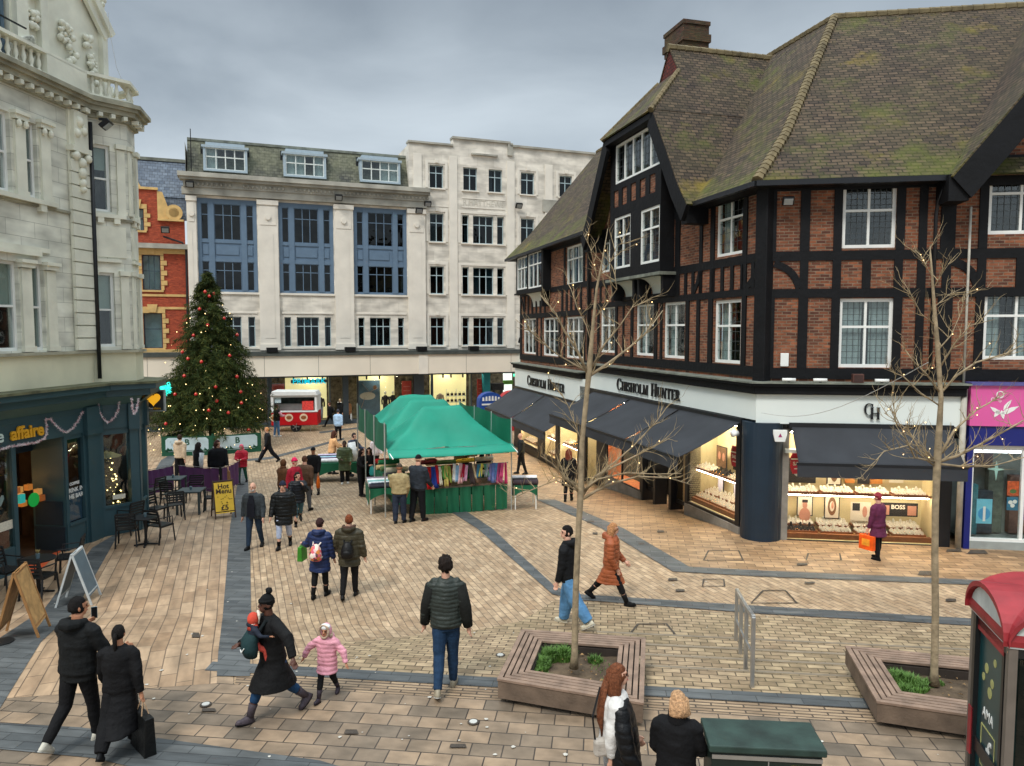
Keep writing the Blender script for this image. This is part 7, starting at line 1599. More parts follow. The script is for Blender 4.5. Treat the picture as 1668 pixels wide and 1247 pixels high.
# ---- man in gilet
person('man in a dark quilted gilet and blue jeans walking away in the middle', 727, 1124, 905, 180, (10, 4, -12, 18), (-4, 16, 8, 0), (6, 16, 8, 0), top=(48, 54, 50), hem=.49, puff=.055, trs=(28, 52, 78), shoe=(150, 140, 120), hair='curly', hc=(34, 26, 22), slv=(38, 40, 36), bw=.92, lean=1, tw=.02)
# ---- couple with backpacks
p = person('woman in a navy knee length puffer with a floral backpack', 522, 972, 845, 172, (8, 2, -8, 10), (8, 10, 10, 0), (20, 30, 60, -30), top=(32, 46, 84), hem=.34, puff=.08, flare=.08, trs=(24, 24, 28), shoe=(24, 24, 26), boots=.4, hair=None, hat='beanie', hatc=(52, 32, 30), hood=1, bw=1.08)
fl = bpy.data.materials.new('floral print'); fl.use_nodes = True; n_ = fl.node_tree.nodes; l_ = fl.node_tree.links; vt = n_.new('ShaderNodeTexVoronoi'); vt.inputs['Scale'].default_value = 16; tcf = n_.new('ShaderNodeTexCoord'); l_.new(tcf.outputs['Object'], vt.inputs['Vector']); rf = n_.new('ShaderNodeValToRGB'); rf.color_ramp.interpolation = 'CONSTANT'
el_ = rf.color_ramp.elements; el_[0].color = c(214, 96, 110); el_[1].position = .4; el_[1].color = c(226, 214, 196)
for ps, cc2 in ((.55, (210, 130, 60)), (.7, (220, 190, 190)), (.85, (90, 60, 60))): q_ = el_.new(ps); q_.color = c(*cc2)
spv = n_.new('ShaderNodeSeparateColor'); l_.new(vt.outputs['Color'], spv.inputs[0]); l_.new(spv.outputs[0], rf.inputs[0]); l_.new(rf.outputs[0], n_['Principled BSDF'].inputs['Base Color'])
backpack(p, (0, 0, 0), 'cream and pink floral backpack on the navy coated woman', .9, (220, 206, 196), .62, fl)
p2 = person('red haired woman in an olive parka with a fur hood and black backpack', 570, 972, 838, 182, (8, 2, -12, 16), (-6, 14, 20, 0), (10, 20, 40, 10), top=(62, 58, 44), hem=.40, puff=.1, flare=.05, trs=(22, 22, 26), shoe=(22, 22, 24), hair='short', hc=(120, 62, 34), fur=(74, 54, 44), hood=1, bw=1.14)
backpack(p2, (28, 28, 30), 'small black backpack on the olive parka', .85, z=.62)
t = tote(p, 'hr', (58, 130, 40), (.26, .12, .3), 'bright green shopping bag between the two women with backpacks', drop=.06)
# ---- bald man and woman in puffer
person('bald man with a white beard in a dark open jacket walking towards the camera', 415, 893, 785, -4, (12, 2, -10, 14), (-8, 12, 12, 0), (10, 12, 12, 0), top=(50, 56, 60), inner=(24, 28, 44), hem=.46, trs=(36, 52, 70), shoe=(30, 30, 32), hair=None, skin='l', beard=(190, 184, 176), bw=1.22, hc=(150, 140, 130))
person('person in a navy beanie, black puffer and pale jeans by bald man', 463, 892, 783, 6, (12, 2, -12, 14), (10, 10, 14, 0), (-6, 10, 10, 0), top=(24, 30, 32), hem=.36, puff=.09, trs=(168, 180, 204), shoe=(28, 28, 30), boots=.3, hair=None, hat='beanie', hatc=(30, 34, 52), hood=1, bw=1.2, tw=.04)
person('dark haired person in a navy jacket eating while walking, behind the beanie wearer', 486, 854, 765, 20, (24, 2, -24, 20), (20, 10, 20, 0), (50, 10, 95, 30), top=(30, 36, 46), hem=.44, puff=.08, trs=(60, 96, 110), shoe=(28, 28, 30), boots=.3, hair='tail', hc=(36, 26, 22), hy=40, bw=1.1)
person('woman in a bright pink hat and red coat in the queue', 480, 838, 745, 60, (6, 0, -4, 4), top=(164, 32, 52), hem=.42, trs=(30, 30, 34), hat='beanie', hatc=(214, 36, 88), hair=None, far=True)
person('person in a brown hooded jacket at the left of the queue', 462, 832, 748, 150, (4, 0, -4, 4), top=(92, 60, 36), hem=.45, trs=(34, 34, 40), hat='hood', hatc=(96, 62, 38), hair=None, far=True, bw=1.15)
person('man in a brown leather jacket and grey trousers walking away to the stalls', 497, 832, 742, 168, (8, 2, -14, 24), top=(84, 62, 46), hem=.47, trs=(92, 94, 98), shoe=(26, 26, 28), hair='short', hc=(80, 52, 38), bw=1.25, tw=.03)
p = person('man in black cap, black jacket and grey trousers by the rear table', 512, 806, 728, -10, (4, 0, -6, 8), top=(28, 28, 32), hem=.46, trs=(112, 108, 104), shoe=(26, 26, 28), hat='cap', hatc=(24, 24, 28), hair=None, bw=1.2, skin='m', far=True)
tote(p, 'hr', (236, 110, 30), (.24, .1, .4), 'bright orange carrier bag by the man in the black cap', drop=.05, soft=True)
# ---- group behind the purple screen
person('man in a beige hoodie and black trousers standing with his back turned by the banner', 294, 783, 703, 170, (6, 0, -6, 4), top=(206, 184, 156), hem=.5, trs=(24, 24, 28), hair='short', hc=(60, 44, 32), hood=1, bw=1.05, far=True)
person('long haired person in a black gilet over pale sleeves near the banner', 324, 796, 720, 150, (6, 0, -6, 4), top=(24, 24, 28), hem=.46, slv=(206, 208, 210), trs=(40, 42, 46), hair='long', hc=(36, 28, 26), bw=1.1, far=True)
p = person('woman in a black jacket over a grey hood carrying a brown paper bag', 356, 800, 716, 30, (10, 2, -10, 8), top=(26, 28, 36), hem=.48, trs=(24, 24, 28), hair='long', hc=(66, 38, 32), bw=1.3, far=True, fur=(196, 196, 200), hy=40)
tote(p, 'hr', (150, 110, 76), (.3, .14, .34), 'brown paper bag held behind the purple screen', drop=.05)
person('girl in a red padded coat and pink hood with green trousers looking down', 395, 786, 723, 0, (14, 2, -12, 12), (20, 8, 70, 40), (20, 8, 70, 40), top=(180, 32, 52), hem=.42, flare=.08, puff=.08, trs=(40, 92, 76), shoe=(26, 26, 28), hat='hood', hatc=(230, 110, 130), hair=None, hp=20, bw=1.1, far=True)
person('blonde woman in a black coat striding left past the christmas tree barrier', 437, 753, 693, -62, (30, 2, -26, 16), top=(28, 30, 36), hem=.44, trs=(26, 28, 40), hair='short', hc=(196, 140, 92), far=True, wide=1.4)
person('customer in a pink and black top and jeans standing at the food trailer', 451, 711, 655, 150, (4, 0, -4, 4), (30, 10, 60, 20), (30, 10, 60, 20), top=(40, 20, 28), hem=.5, slv=(230, 170, 180), trs=(90, 130, 170), shoe=(220, 218, 210), hair='short', hc=(60, 40, 30), far=True)
# ---- far group by the shop
p = person('man in dark clothes with a black rucksack walking left by the shop windows', 538, 695, 653, -70, (26, 2, -24, 20), top=(32, 36, 44), hem=.48, trs=(30, 34, 40), hair='short', hc=(70, 46, 36), far=True); backpack(p, (24, 26, 28), 'black rucksack on the walker by the far shop windows', .9)
person('person in a black coat with a pale fur hood by the far shop windows', 554, 692, 649, 160, (6, 0, -6, 6), top=(26, 28, 30), hem=.4, trs=(26, 26, 30), hair='short', hc=(170, 150, 120), fur=(220, 214, 200), far=True)
p = person('person in a pale blue jacket and black trousers walking away beyond the stall', 551, 717, 666, 178, (8, 2, -6, 8), top=(166, 194, 222), hem=.46, trs=(26, 26, 32), hair='short', hc=(60, 60, 68), far=True, bw=1.1)
p = person('person in a rust brown coat by the far shop windows with a white bag', 567, 689, 650, 190, (8, 2, -10, 12), top=(176, 116, 70), hem=.36, trs=(30, 32, 40), hair='short', hc=(190, 150, 110), far=True)
tote(p, 'hl', (226, 226, 224), (.34, .14, .44), 'white carrier bag beside the rust brown coat', drop=.05)
person('woman with long curly hair in a peach top browsing the rear table', 541, 772, 700, 120, (4, 0, -4, 4), (30, 10, 40, 20), (30, 10, 60, 20), top=(222, 170, 120), hem=.5, trs=(40, 40, 44), hair='long', hc=(78, 44, 32), far=True, lean=8)
person('person in a navy quilted jacket leaning over beyond the green parka', 571, 775, 694, 60, (4, 0, -4, 4), (40, 10, 40, 20), (40, 10, 40, 20), top=(40, 48, 66), hem=.46, puff=.09, trs=(30, 30, 34), hair='short', hc=(40, 34, 34), far=True, lean=16)
person('woman in a long olive green puffer coat with a black scarf by the tables', 562, 788, 717, 12, (4, 0, -4, 4), (20, 8, 60, 30), (10, 8, 30, 10), top=(74, 84, 58), hem=.32, puff=.09, flare=.07, trs=(24, 24, 28), shoe=(190, 188, 180), hair='short', hc=(26, 22, 22), skin='d', bw=1.2, far=True, wide=1.3)
t = thing('textile_roll', 'white textile roll with a small round mark by the olive coat', 'roll', G(578, 786)+Z*1.2, .4); m = MB(); m.tube([(0, 0, -.3), (-.1, .1, .45)], .16, 16); m.build('cloth_roll', cloth((220, 222, 222)), t, smooth=True)
p = person('woman in black with a teal bag, left of the pair at the stall', 589, 808, 730, 70, (4, 0, -4, 4), (30, 8, 70, 30), (10, 8, 20, 0), top=(24, 22, 26), hem=.45, trs=(28, 28, 34), hair='long', hc=(30, 20, 20), far=True, wide=1.3)
tote(p, 'hl', (50, 150, 150), (.22, .08, .34), 'teal carrier bag hanging beside the woman in black', drop=.04, soft=True)
person('woman in black smiling towards the camera, right of the pair at the stall', 602, 806, 728, 10, (4, 0, -4, 4), (20, 8, 100, 30), (10, 8, 20, 0), top=(22, 22, 26), hem=.38, trs=(24, 24, 28), hair='long', hc=(34, 24, 22), far=True)
# ---- stall customers
person('older man in a beige jumper, navy trousers and flat cap standing at the textile table', 651, 852, 755, 172, (5, 0, -5, 2), (2, 8, 24, 20), (10, 8, 40, 20), top=(158, 142, 104), hem=.5, trs=(38, 46, 62), shoe=(26, 26, 28), hat='cap', hatc=(70, 62, 52), hair=None, bw=1.22, wide=1.25, hy=15, skin='m', tw=.03)
person('man in black cap and padded jacket reaching over the hanging fabrics', 681, 849, 740, 150, (6, 0, -8, 4), (16, 8, 30, 10), (62, 20, 20, -10), top=(38, 44, 52), hem=.48, puff=.0, trs=(26, 28, 34), shoe=(30, 30, 32), hat='cap', hatc=(24, 24, 30), hair=None, bw=1.25, wide=1.2)
person('stallholder in dark clothes bending inside the stall', 752, 806, 738, 60, (4, 0, -4, 4), (40, 10, 50, 20), (40, 10, 50, 20), top=(30, 28, 30), hem=.46, hair='short', hc=(30, 26, 24), far=True, lean=20)
person('long haired shopper in black on the far side of the stall', 785, 806, 738, 160, (4, 0, -4, 4), top=(26, 24, 28), hem=.4, hair='long', hc=(30, 24, 22), far=True)
person('person in dark brown leaning in at the right end of the stall', 799, 806, 736, -50, (4, 0, -4, 4), (30, 10, 60, 20), (20, 10, 40, 20), top=(62, 50, 44), hem=.44, hair='short', hc=(54, 38, 32), far=True, lean=10)
person('browser in a white and black top behind the side sheet of the stall', 612, 770, 668, 40, (4, 0, -4, 4), top=(210, 200, 202), hem=.46, hair='short', hc=(60, 38, 34), far=True, h=1.75)
# ---- right of the stall
p = person('bald man in a black jacket carrying a grey bag by the jeweller window', 849, 772, 705, -80, (10, 2, -10, 6), top=(44, 46, 46), hem=.44, trs=(28, 28, 32), hair=None, far=True, bw=1.15, hy=-20, hc=(90, 80, 70))
tote(p, 'hl', (128, 124, 118), (.34, .16, .36), 'soft grey bag carried by the bald man under the awning', drop=.05, soft=True)
person('woman in a black coat with long red brown hair walking under the awning', 926, 816, 731, 170, (10, 2, -10, 10), (10, 8, 60, 10), (10, 8, 60, 10), top=(26, 24, 28), hem=.30, flare=.1, trs=(26, 24, 28), shoe=(24, 24, 26), boots=.4, hair='long', hc=(108, 50, 34), far=True)
person('man in a black hooded jacket and loose blue jeans behind the bare tree', 926, 1020, 855, -118, (10, 2, -22, 16), (-6, 8, 12, 0), (4, 6, 10, 0), top=(26, 28, 32), hem=.47, trs=(84, 130, 170), shoe=(196, 190, 170), hair='short', hc=(20, 16, 16), hood=1, bw=1.08, wide=1.6, hy=36, beard=None, tw=.04)
person('woman in a long rust brown padded coat and glasses striding to the right', 995, 982, 846, 72, (26, 2, -28, 14), (4, 8, 20, 20), (8, 8, 40, 10), top=(150, 82, 50), hem=.30, puff=.08, flare=.04, trs=(22, 22, 26), shoe=(24, 24, 26), boots=.42, hair='long', hc=(176, 126, 84), hood=1, hy=10, glasses=True, bw=1.1)
p = person('older person in a maroon coat and hat by the jeweller window', 1429, 911, 803, -150, (4, 0, -4, 3), (4, 8, 10, 0), (4, 8, 10, 0), top=(92, 38, 66), hem=.36, flare=.2, trs=(24, 24, 28), shoe=(24, 24, 26), hair=None, hat='beanie', hatc=(140, 50, 60), bw=1.1)
tote(p, 'hr', (236, 96, 30), (.36, .12, .34), 'orange shopping bag with a yellow print held by the maroon coat', drop=.1, draw=lambda t, w_, d_, hh: [dq_(t, s) for s in (-1, 1)]) if False else None
bagp = tote(p, 'hr', (236, 92, 26), (.36, .12, .34), 'orange shopping bag with a yellow print held by the maroon coat', drop=.08)
for s in (-1, 1): m = MB(); m.box(-.1, .1, s*.062-.002, s*.062+.002, .1, .26); m.build('yellow_print', cloth((240, 160, 50)), bagp)
# ---- foreground pair
p = person('young woman with very long auburn hair and glasses in a white top', 1003, 1300, 1083, 84, (4, 0, -4, 4), (-10, 8, 10, 10), (10, 6, 30, 10), top=(206, 204, 200), hem=.5, trs=(150, 150, 150), hair='long', hc=(112, 66, 42), glasses=True, at=(1.02, 7.15, .45), h=1.66, bw=.95, hy=8, hp=-6)
h_ = p['h']; t = thing('puffer_jacket', 'black puffer jacket slung over the shoulder of the auburn haired woman', 'jacket', p['root'].location, R_(84)); m = MB()
m.rings([(-.05, -.12, .5, .22, .16), (-.05, -.11, .62, .23, .17), (-.04, -.1, .8, .22, .16), (-.04, -.09, 1.0, .2, .15), (-.06, -.07, 1.2, .17, .13), (-.08, -.04, 1.34, .09, .1)], 20); m.tube([(-.16, -.06, 1.3), (-.24, -.08, 1.1), (-.26, -.14, .85), (-.24, -.22, .75)], [.08, .09, .08, .06], 12); o = m.build('quilting', cloth((22, 24, 28), .45), t, smooth=True); JOBS.append((o, .014, .1, .01))
m = MB()
for q_ in range(11): a = -1.2+2.4*q_/10; m.tube([(.06*math.sin(a), .055+.03*math.cos(a), 1.5), (.1*math.sin(a), .1+.03*math.cos(a), 1.32), (.12*math.sin(a), .13+.02*math.sin(q_*2), 1.12), (.09*math.sin(a), .12, .95+.04*math.sin(q_*1.7))], [.02, .026, .024, .008], 7)
m.build('long_hair', pm('hair 112 66 42', c(112, 66, 42)), p['root'], smooth=True)
t = thing('handbag', 'small pale grey handbag with a black strap on the auburn haired woman', 'handbag', AT(985, 1215, 7.0), .2); m = MB(); m.box(-.11, .11, -.05, .05, -.09, .08); m.build('bag_body', cloth((172, 164, 154)), t, bevel=.03); m = MB(); m.tube([(-.1, 0, .08), (-.12, .02, .3), (-.02, .1, .55)], .01, 5); m.build('strap', BLACKM, t)
p = person('older woman with short blonde hair in a black high collared coat seen from behind', 1112, 1300, 1127, 160, (4, 0, -4, 4), (10, 14, 60, 10), (10, 10, 40, 10), top=(20, 20, 24), hem=.4, trs=(24, 24, 28), hair='bob', hc=(190, 150, 112), at=(1.57, 6.8, .45), h=1.54, bw=1.1, hy=30, hood=None)
m = MB(); m.rings([(0, 0, 0, .085, .085), (0, 0, .09, .075, .08)], 16, cap=False); o = m.build('collar', cloth((20, 20, 24)), p['root'], solid=.015); o.location = (0, .0, p['h']*.825+p['z0'])
# ---- finish: fuse each garment and body into one skin, quilt and crease it
bpy.context.view_layer.update()
for o, vx, pf_, wr in JOBS:
    md = o.modifiers.new('r', 'REMESH'); md.mode = 'VOXEL'; md.voxel_size = vx; md.use_smooth_shade = True
    ms = o.modifiers.new('s', 'SMOOTH'); ms.factor = .6; ms.iterations = 2 if o.name.startswith('body') else 4
bpy.context.view_layer.update(); dg = bpy.context.evaluated_depsgraph_get()
for o, vx, pf_, wr in JOBS:
    me = bpy.data.meshes.new_from_object(o.evaluated_get(dg)); old = o.data; o.modifiers.clear(); o.data = me; me.name = old.name
    if not me.materials: me.materials.append(old.materials[0])
    n = len(me.vertices)
    if n and (pf_ or wr):
        sd = Vector((hash(o.name) % 97, 3, 5)); out = []
        for vtx in me.vertices:
            co = vtx.co; d = 0
            if wr: d += wr*noise.noise(co*9+sd) + wr*.6*noise.noise(Vector((co.x*7, co.y*7, co.z*22))+sd)
            if pf_: d += .012*(abs(math.sin(math.pi*(co.z+.012*noise.noise(co*6))/pf_))**.5 - .7)
            out.append(co + vtx.normal*d)
        for vtx, q in zip(me.vertices, out): vtx.co = q
    me.polygons.foreach_set('use_smooth', [True]*len(me.polygons)); me.update()
# ================================================================== CHRISTMAS TREE, BARRIER
xb = G(345, 741); XC = Vector(((341-CX)/F*(xb.y+2.6), xb.y+2.6, -.9)); rn = random.Random(21)
xt = thing('christmas_tree', 'tall christmas tree with red baubles and warm lights in the square', 'tree', XC); XH = 9.5; XR = 3.75
m = MB(); m.tube([(0, 0, 0), (0, 0, XH*.6), (0, 0, XH)], [.16, .09, .02], 8); m.build('trunk', pm('fir bark', c(70, 52, 38), .9, .3), xt)
def xprof(z): t = (z-.9)/(XH-.9); return XR*(1-t)**.78*(1.0 if t > .08 else .85+t*2)
m = MB(); nb = 1050
for i in range(nb):
    t = 1-math.sqrt(rn.random()) if i > 60 else 1-i/400; z = .95+(XH-1.0)*t; a = rn.uniform(0, 6.283); rr = xprof(z)*rn.uniform(.72, 1.08)*(1+.22*noise.noise(Vector((math.cos(a)*1.6, math.sin(a)*1.6, z*.9)))); k0 = Vector((0, 0, z+rr*.12)); d = Vector((math.cos(a), math.sin(a), 0)); seg = 9
    for s_ in range(seg):
        f0 = .22+.78*s_/seg; droop = -.34*rr*f0*f0+.1*rr*f0
        p = k0+d*rr*f0+Z*droop; ln = rn.uniform(.18, .36)*(1.15-f0*.3)
        for q in range(9):
            e = (d*rn.uniform(.0, 1)+Vector((-d.y, d.x, 0))*rn.uniform(-1.1, 1.1)+Z*rn.uniform(-1.5, .25)).normalized(); w_ = e.orthogonal().normalized(); w_.rotate(Matrix.Rotation(rn.uniform(0, 3.1), 3, e)); o_ = p+Vector((rn.gauss(0, .05), rn.gauss(0, .05), rn.gauss(0, .05))); m.mi = 0 if rn.random() < .72 else 1
            m.add([o_-w_*.017, o_+w_*.017, o_+e*ln+w_*.006], [(0, 1, 2)])
m.build('foliage', [pm('fir needles', c(46, 60, 28), .8, .45, 1.5, spec=.15), pm('fir needles light', c(82, 86, 40), .8, .4, 1.5, spec=.15)], xt)
def xpt(k):
    t = 1-math.sqrt(rn.random()); z = .9+(XH-1.1)*t; a = rn.uniform(math.pi, 2*math.pi); rr = xprof(z)*1.0; return Vector((rr*math.cos(a), rr*math.sin(a), z-.3*rr))+Z*.15
m = MB()
for i in range(80): m.ell(xpt(0), rn.choice((.012, .018, .026)), nu=6, nv=4)
tag(m.build('fairy_lights', em('warm fairy lights', (1, .72, .3, 1), 2.5)), 'warm fairy lights sprinkled over the tall christmas tree', 'fairy lights', kind='stuff').location = XC
REDB = pm('red bauble', c(190, 34, 30), .2, .1, spec=.8); bp = None
for u, v in ((344, 445), (334, 475), (348, 478), (341, 482), (325, 503), (365, 518), (382, 505), (304, 520), (338, 529), (393, 531), (315, 546), (386, 545), (279, 580), (306, 584), (328, 589), (374, 579), (403, 568), (297, 573), (386, 613), (351, 630), (392, 638), (285, 642), (319, 642), (353, 653), (393, 656), (300, 612), (340, 668), (372, 672), (405, 700), (270, 690)):
    dd = ray(u, v); hit = False; y = XC.y-3.2
    while y < XC.y+.5:
        p = Vector((0, 0, CAMZ))+dd*(y/dd.y); z = p.z-XC.z; q = p-XC
        if .3 < z < XH+.2 and math.hypot(q.x, q.y) < max(.12, xprof(min(XH, z+.1)))*.84: hit = True; break
        y += .05
    if not hit: continue
    if bp is None:
        m = MB(); m.ell((0, 0, 0), .088, nu=14, nv=9); bp = o = m.build('bauble', REDB, None, smooth=True); m = MB(); m.tube([(0, 0, .085), (0, 0, .12)], .03, 6); m.build('cap', GOLD, o)
    else: o = copy_tree(bp)
    o.location = p; tag(o, 'shiny red bauble hanging on the tall christmas tree', 'bauble', 'red baubles on the christmas tree')
GRN = pm('dark green banner', c(20, 78, 56), .7, .1); BANW = pm('pale banner', c(184, 206, 214), .6, .05)
def banner(a, b_, label, txt):
    pa, pb = G(*a), G(*b_); d = pb-pa; w_ = d.length; t = thing('banner_barrier', label, 'barrier', pa, math.atan2(d.y, d.x)); m = MB(); m.box(0, w_, 0, .04, .0, 1.0); m.build('canvas', GRN, t); m = MB(); P = [(.3, .22), (w_-.3, .22), (w_-.18, .34), (w_-.18, .82), (w_-.3, .93), (.3, .93), (.18, .82), (.18, .34)]; m.prism(P, -.012, -.002); m.build('pale_panel', BANW, t)
    text('lettering', txt, .42, GRN, t, (w_*.5, -.016, .68), ext=.003, bold=.01)
    m = MB(); rn2 = random.Random(5)
    for k in range(14): x = rn2.choice((rn2.uniform(.25, .9), rn2.uniform(w_-.9, w_-.25))); m.prism([(x-.1, .24), (x+.1, .24), (x+rn2.uniform(-.1, .1), .24+rn2.uniform(.08, .2))], -.02, -.013)
    m.box(.25, w_-.25, -.018, -.013, .26, .29); m.build('holly_print', GRN, t)
    for x in (0, w_): m = MB(); m.tube([(x, .03, 0), (x, .03, 1.1)], .03); m.build('post', GRN, t)
banner((264, 743), (346, 741), 'green and white banner panel at the left of the christmas tree base', 'B'); banner((348, 741), (425, 735), 'green and white banner panel at the right of the christmas tree base', 'B')
o = MB(); o.box(0, .05, 0, 5, 0, 1); t = o.build('side_barrier', GRN); t.location = G(264, 743); tag(t, 'plain dark green barrier side running back beside the christmas tree', 'barrier')
# ================================================================== BARE TREES
BARK = pm('pale bark', c(146, 130, 104), .85, .35, 9, .5, bscale=30); TWIG = pm('twig', c(150, 132, 100), .8, .3, 12)
def bare_tree(base, pts, lims, label, seed, r0=.075):
    """pts: trunk pixels (u, v, r) at the base depth; lims: limbs as pixel polylines with depth drift"""
    t = thing('bare_tree', label, 'tree', base); rn = random.Random(seed); Y = base.y; m = MB()
    P = [AT(u, v, Y)-base for u, v, r in pts]; m.tube(P, [r*.6 for u, v, r in pts], 12); tips = []
    m.build('trunk', BARK, t, smooth=True); m = MB(); w2 = MB(); bulbs = []
    def sub(p, d, ln, r, lv):
        n = 4; q = [p]; dd = d.copy()
        for i in range(n): dd = (dd+Vector((rn.uniform(-.3, .3), rn.uniform(-.3, .3), rn.uniform(-.12, .28)))).normalized(); q.append(q[-1]+dd*ln/n)
        w2.tube(q, [r*(1-.8*i/n) for i in range(n+1)], 5)
        if rn.random() < .035: bulbs.append(q[2])
        if lv > 0:
            for i in (1, 2, 3, 4):
                if rn.random() < .75: sub(q[i], (dd+Vector((rn.uniform(-1, 1), rn.uniform(-1, 1), rn.uniform(-.3, .9)))*.9).normalized(), ln*rn.uniform(.35, .6), r*.5, lv-1)
    for pl, dy, r in lims:
        Q = [AT(u, v, Y+dy*i/(len(pl)-1))-base for i, (u, v) in enumerate(pl)]; n = len(Q); m.tube(Q, [r*.8*(1-.72*i/(n-1)) for i in range(n)], 8)
        for i in range(n-1):
            for k in range(3 if (Q[i+1]-Q[i]).length < .35 else 5):
                f = rn.random(); p = Q[i].lerp(Q[i+1], f); d = (Q[i+1]-Q[i]).normalized(); sub(p, (d*.6+Vector((rn.uniform(-1, 1), rn.uniform(-1, 1), rn.uniform(-.4, 1)))*.8).normalized(), rn.uniform(.15, .42), max(.006, r*.34*(1-.6*i/n)), 1)
            if rn.random() < .12: bulbs.append(Q[i+1])
    m.build('limbs', BARK, t, smooth=True); w2.build('twigs', TWIG, t)
    b = MB(); [b.ell(q+Vector((rn.uniform(-.02, .02), -.02, rn.uniform(-.03, .02))), .007, nu=6, nv=4) for q in bulbs]
    o = b.build('string_lights', em('tree bulbs', (1, .62, .26, 1), 3)); o.location = base; tag(o, 'small warm bulbs strung through ' + label.split(' in ')[0], 'string lights', kind='stuff')
b1 = in1[0].lerp(in1[2], .52); b1 = Vector((.87, 10.0, .63))
bare_tree(b1, [(935, 1088, .11), (936, 1065, .078), (938, 960, .072), (943, 850, .066), (946, 800, .075), (948, 720, .058), (956, 640, .056), (960, 600, .07), (965, 540, .04), (972, 470, .028), (982, 420, .018), (990, 372, .006)],
 [([(950, 812), (975, 797), (1000, 786), (1040, 776), (1090, 778), (1128, 790)], -.2, .028), ([(950, 805), (970, 775), (1010, 755), (1050, 735), (1090, 714)], .3, .026), ([(948, 800), (975, 780), (1020, 770), (1070, 772), (1110, 771)], -.5, .018), ([(952, 800), (990, 762), (1030, 728), (1066, 690), (1080, 672)], -.3, .02), ([(945, 800), (918, 775), (900, 755), (880, 742)], -.3, .022), ([(945, 802), (925, 790), (905, 782), (860, 800), (835, 812)], -.3, .016), ([(943, 790), (920, 780), (915, 760), (920, 800)], .2, .02), ([(948, 720), (940, 700), (925, 660), (915, 640)], .2, .01),
  ([(958, 610), (940, 570), (920, 540), (905, 510), (880, 480)], -.2, .026), ([(960, 612), (990, 592), (1020, 570), (1050, 545), (1080, 505)], .2, .028), ([(962, 602), (985, 560), (1010, 530), (1030, 500), (1060, 488)], -.4, .018), ([(958, 606), (930, 590), (905, 575), (870, 545), (840, 520)], -.3, .016), ([(964, 560), (955, 530), (940, 500), (930, 470)], .2, .012), ([(966, 520), (985, 500), (1005, 470), (1000, 440)], -.2, .012), ([(975, 460), (968, 430), (962, 405), (950, 380)], .1, .008), ([(975, 450), (995, 425), (1005, 400), (1020, 392)], -.1, .008)],
 'slender bare tree in the planter bench beside the man in jeans', 5)
b2 = Vector((5.68, 9.66, .63))
bare_tree(b2, [(1522, 1115, .12), (1522, 1095, .08), (1524, 1000, .074), (1523, 900, .07), (1524, 820, .07), (1527, 750, .08), (1533, 650, .05), (1527, 560, .048), (1522, 500, .036), (1518, 440, .022), (1515, 400, .008)],
 [([(1528, 752), (1560, 742), (1600, 722), (1640, 700), (1690, 672)], -.2, .03), ([(1526, 750), (1555, 700), (1590, 668), (1640, 640)], .2, .026), ([(1526, 752), (1490, 745), (1470, 700), (1450, 660)], -.3, .02), ([(1524, 752), (1500, 735), (1480, 700), (1440, 672)], .2, .018), ([(1524, 760), (1480, 725), (1440, 735), (1400, 780)], -.4, .016), ([(1528, 755), (1570, 760), (1620, 758), (1668, 745)], -.3, .022), ([(1526, 752), (1495, 720), (1460, 690), (1452, 640)], .1, .01),
  ([(1532, 640), (1560, 610), (1590, 590), (1640, 575), (1668, 560)], .2, .022), ([(1532, 640), (1510, 610), (1490, 590), (1470, 565)], -.2, .018), ([(1530, 600), (1555, 560), (1580, 530), (1620, 520)], -.2, .016), ([(1528, 570), (1550, 545), (1565, 510), (1572, 480)], .2, .012), ([(1524, 530), (1500, 510), (1485, 480), (1470, 455)], -.1, .01), ([(1522, 500), (1545, 480), (1570, 468)], .1, .009), ([(1518, 450), (1505, 425), (1490, 410)], .1, .006), ([(1520, 470), (1535, 445), (1545, 430)], -.1, .007), ([(1530, 660), (1500, 640), (1470, 612), (1440, 600)], .1, .014)],
 'slender bare tree in the right planter behind the red phone box', 8)
# ================================================================== MARKET STALL
SF = Frame(*G(827, 830).xy, 71); SZ = G(827, 830).z
st = thing('market_stall', 'green canopied market stall hung with fabrics in the middle of the square', 'stall', (SF.o.x, SF.o.y, SZ), SF.rot)
TARP = pm('green tarpaulin', c(14, 136, 112), .6, .12, 1.2, .25, bscale=7); TARPD = pm('dark green tarpaulin', c(14, 98, 72), .6, .12, 1.5, .25, bscale=8); SKRT = pm('green stall skirt', c(16, 92, 62), .7, .15, 2, .2)
SW, SD = 3.75, 2.1; ZE = 2.12
for k in range(3):
    y0 = k*SD; cx_ = -SW/2; rw = .62; zr = 3.3; m = MB()
    def cf(u, v, y0=y0, cx_=cx_):
        x = -SW-.05+(SW+.1)*u; y = y0-.1+(SD+.15)*v; fx = max(0, (abs(x-cx_)-rw)/(SW/2+.05-rw)); fy = abs(v-.5)*2; f = min(1.0, max(fx**.9, fy))
        return (x, y, ZE+(zr-ZE)*(1-f)**1.12+.05*math.sin(x*5+y*3)*(f*(1-f)*3)+.045*noise.noise(Vector((x*1.6, y*1.6, k)))+.03*noise.noise(Vector((math.atan2(y-y0-SD/2, x-cx_)*5, k, 0)))*f)
    m.grid(cf, 40, 24); m.build('canopy', TARP, st, smooth=True)
m = MB(); m.grid(lambda u, v: (-SW-.08+(SW+.2)*u, -.1-.42*v+.02*math.sin(u*22), ZE+.02-.2*v-.03*math.sin(u*3.1)), 40, 3); m.build('front_flap', TARP, st, smooth=True, solid=.01)
m = MB(); m.box(-SW-.02, .02, -.09, -.07, ZE-.28, ZE); m.build('front_valance', TARPD, st)
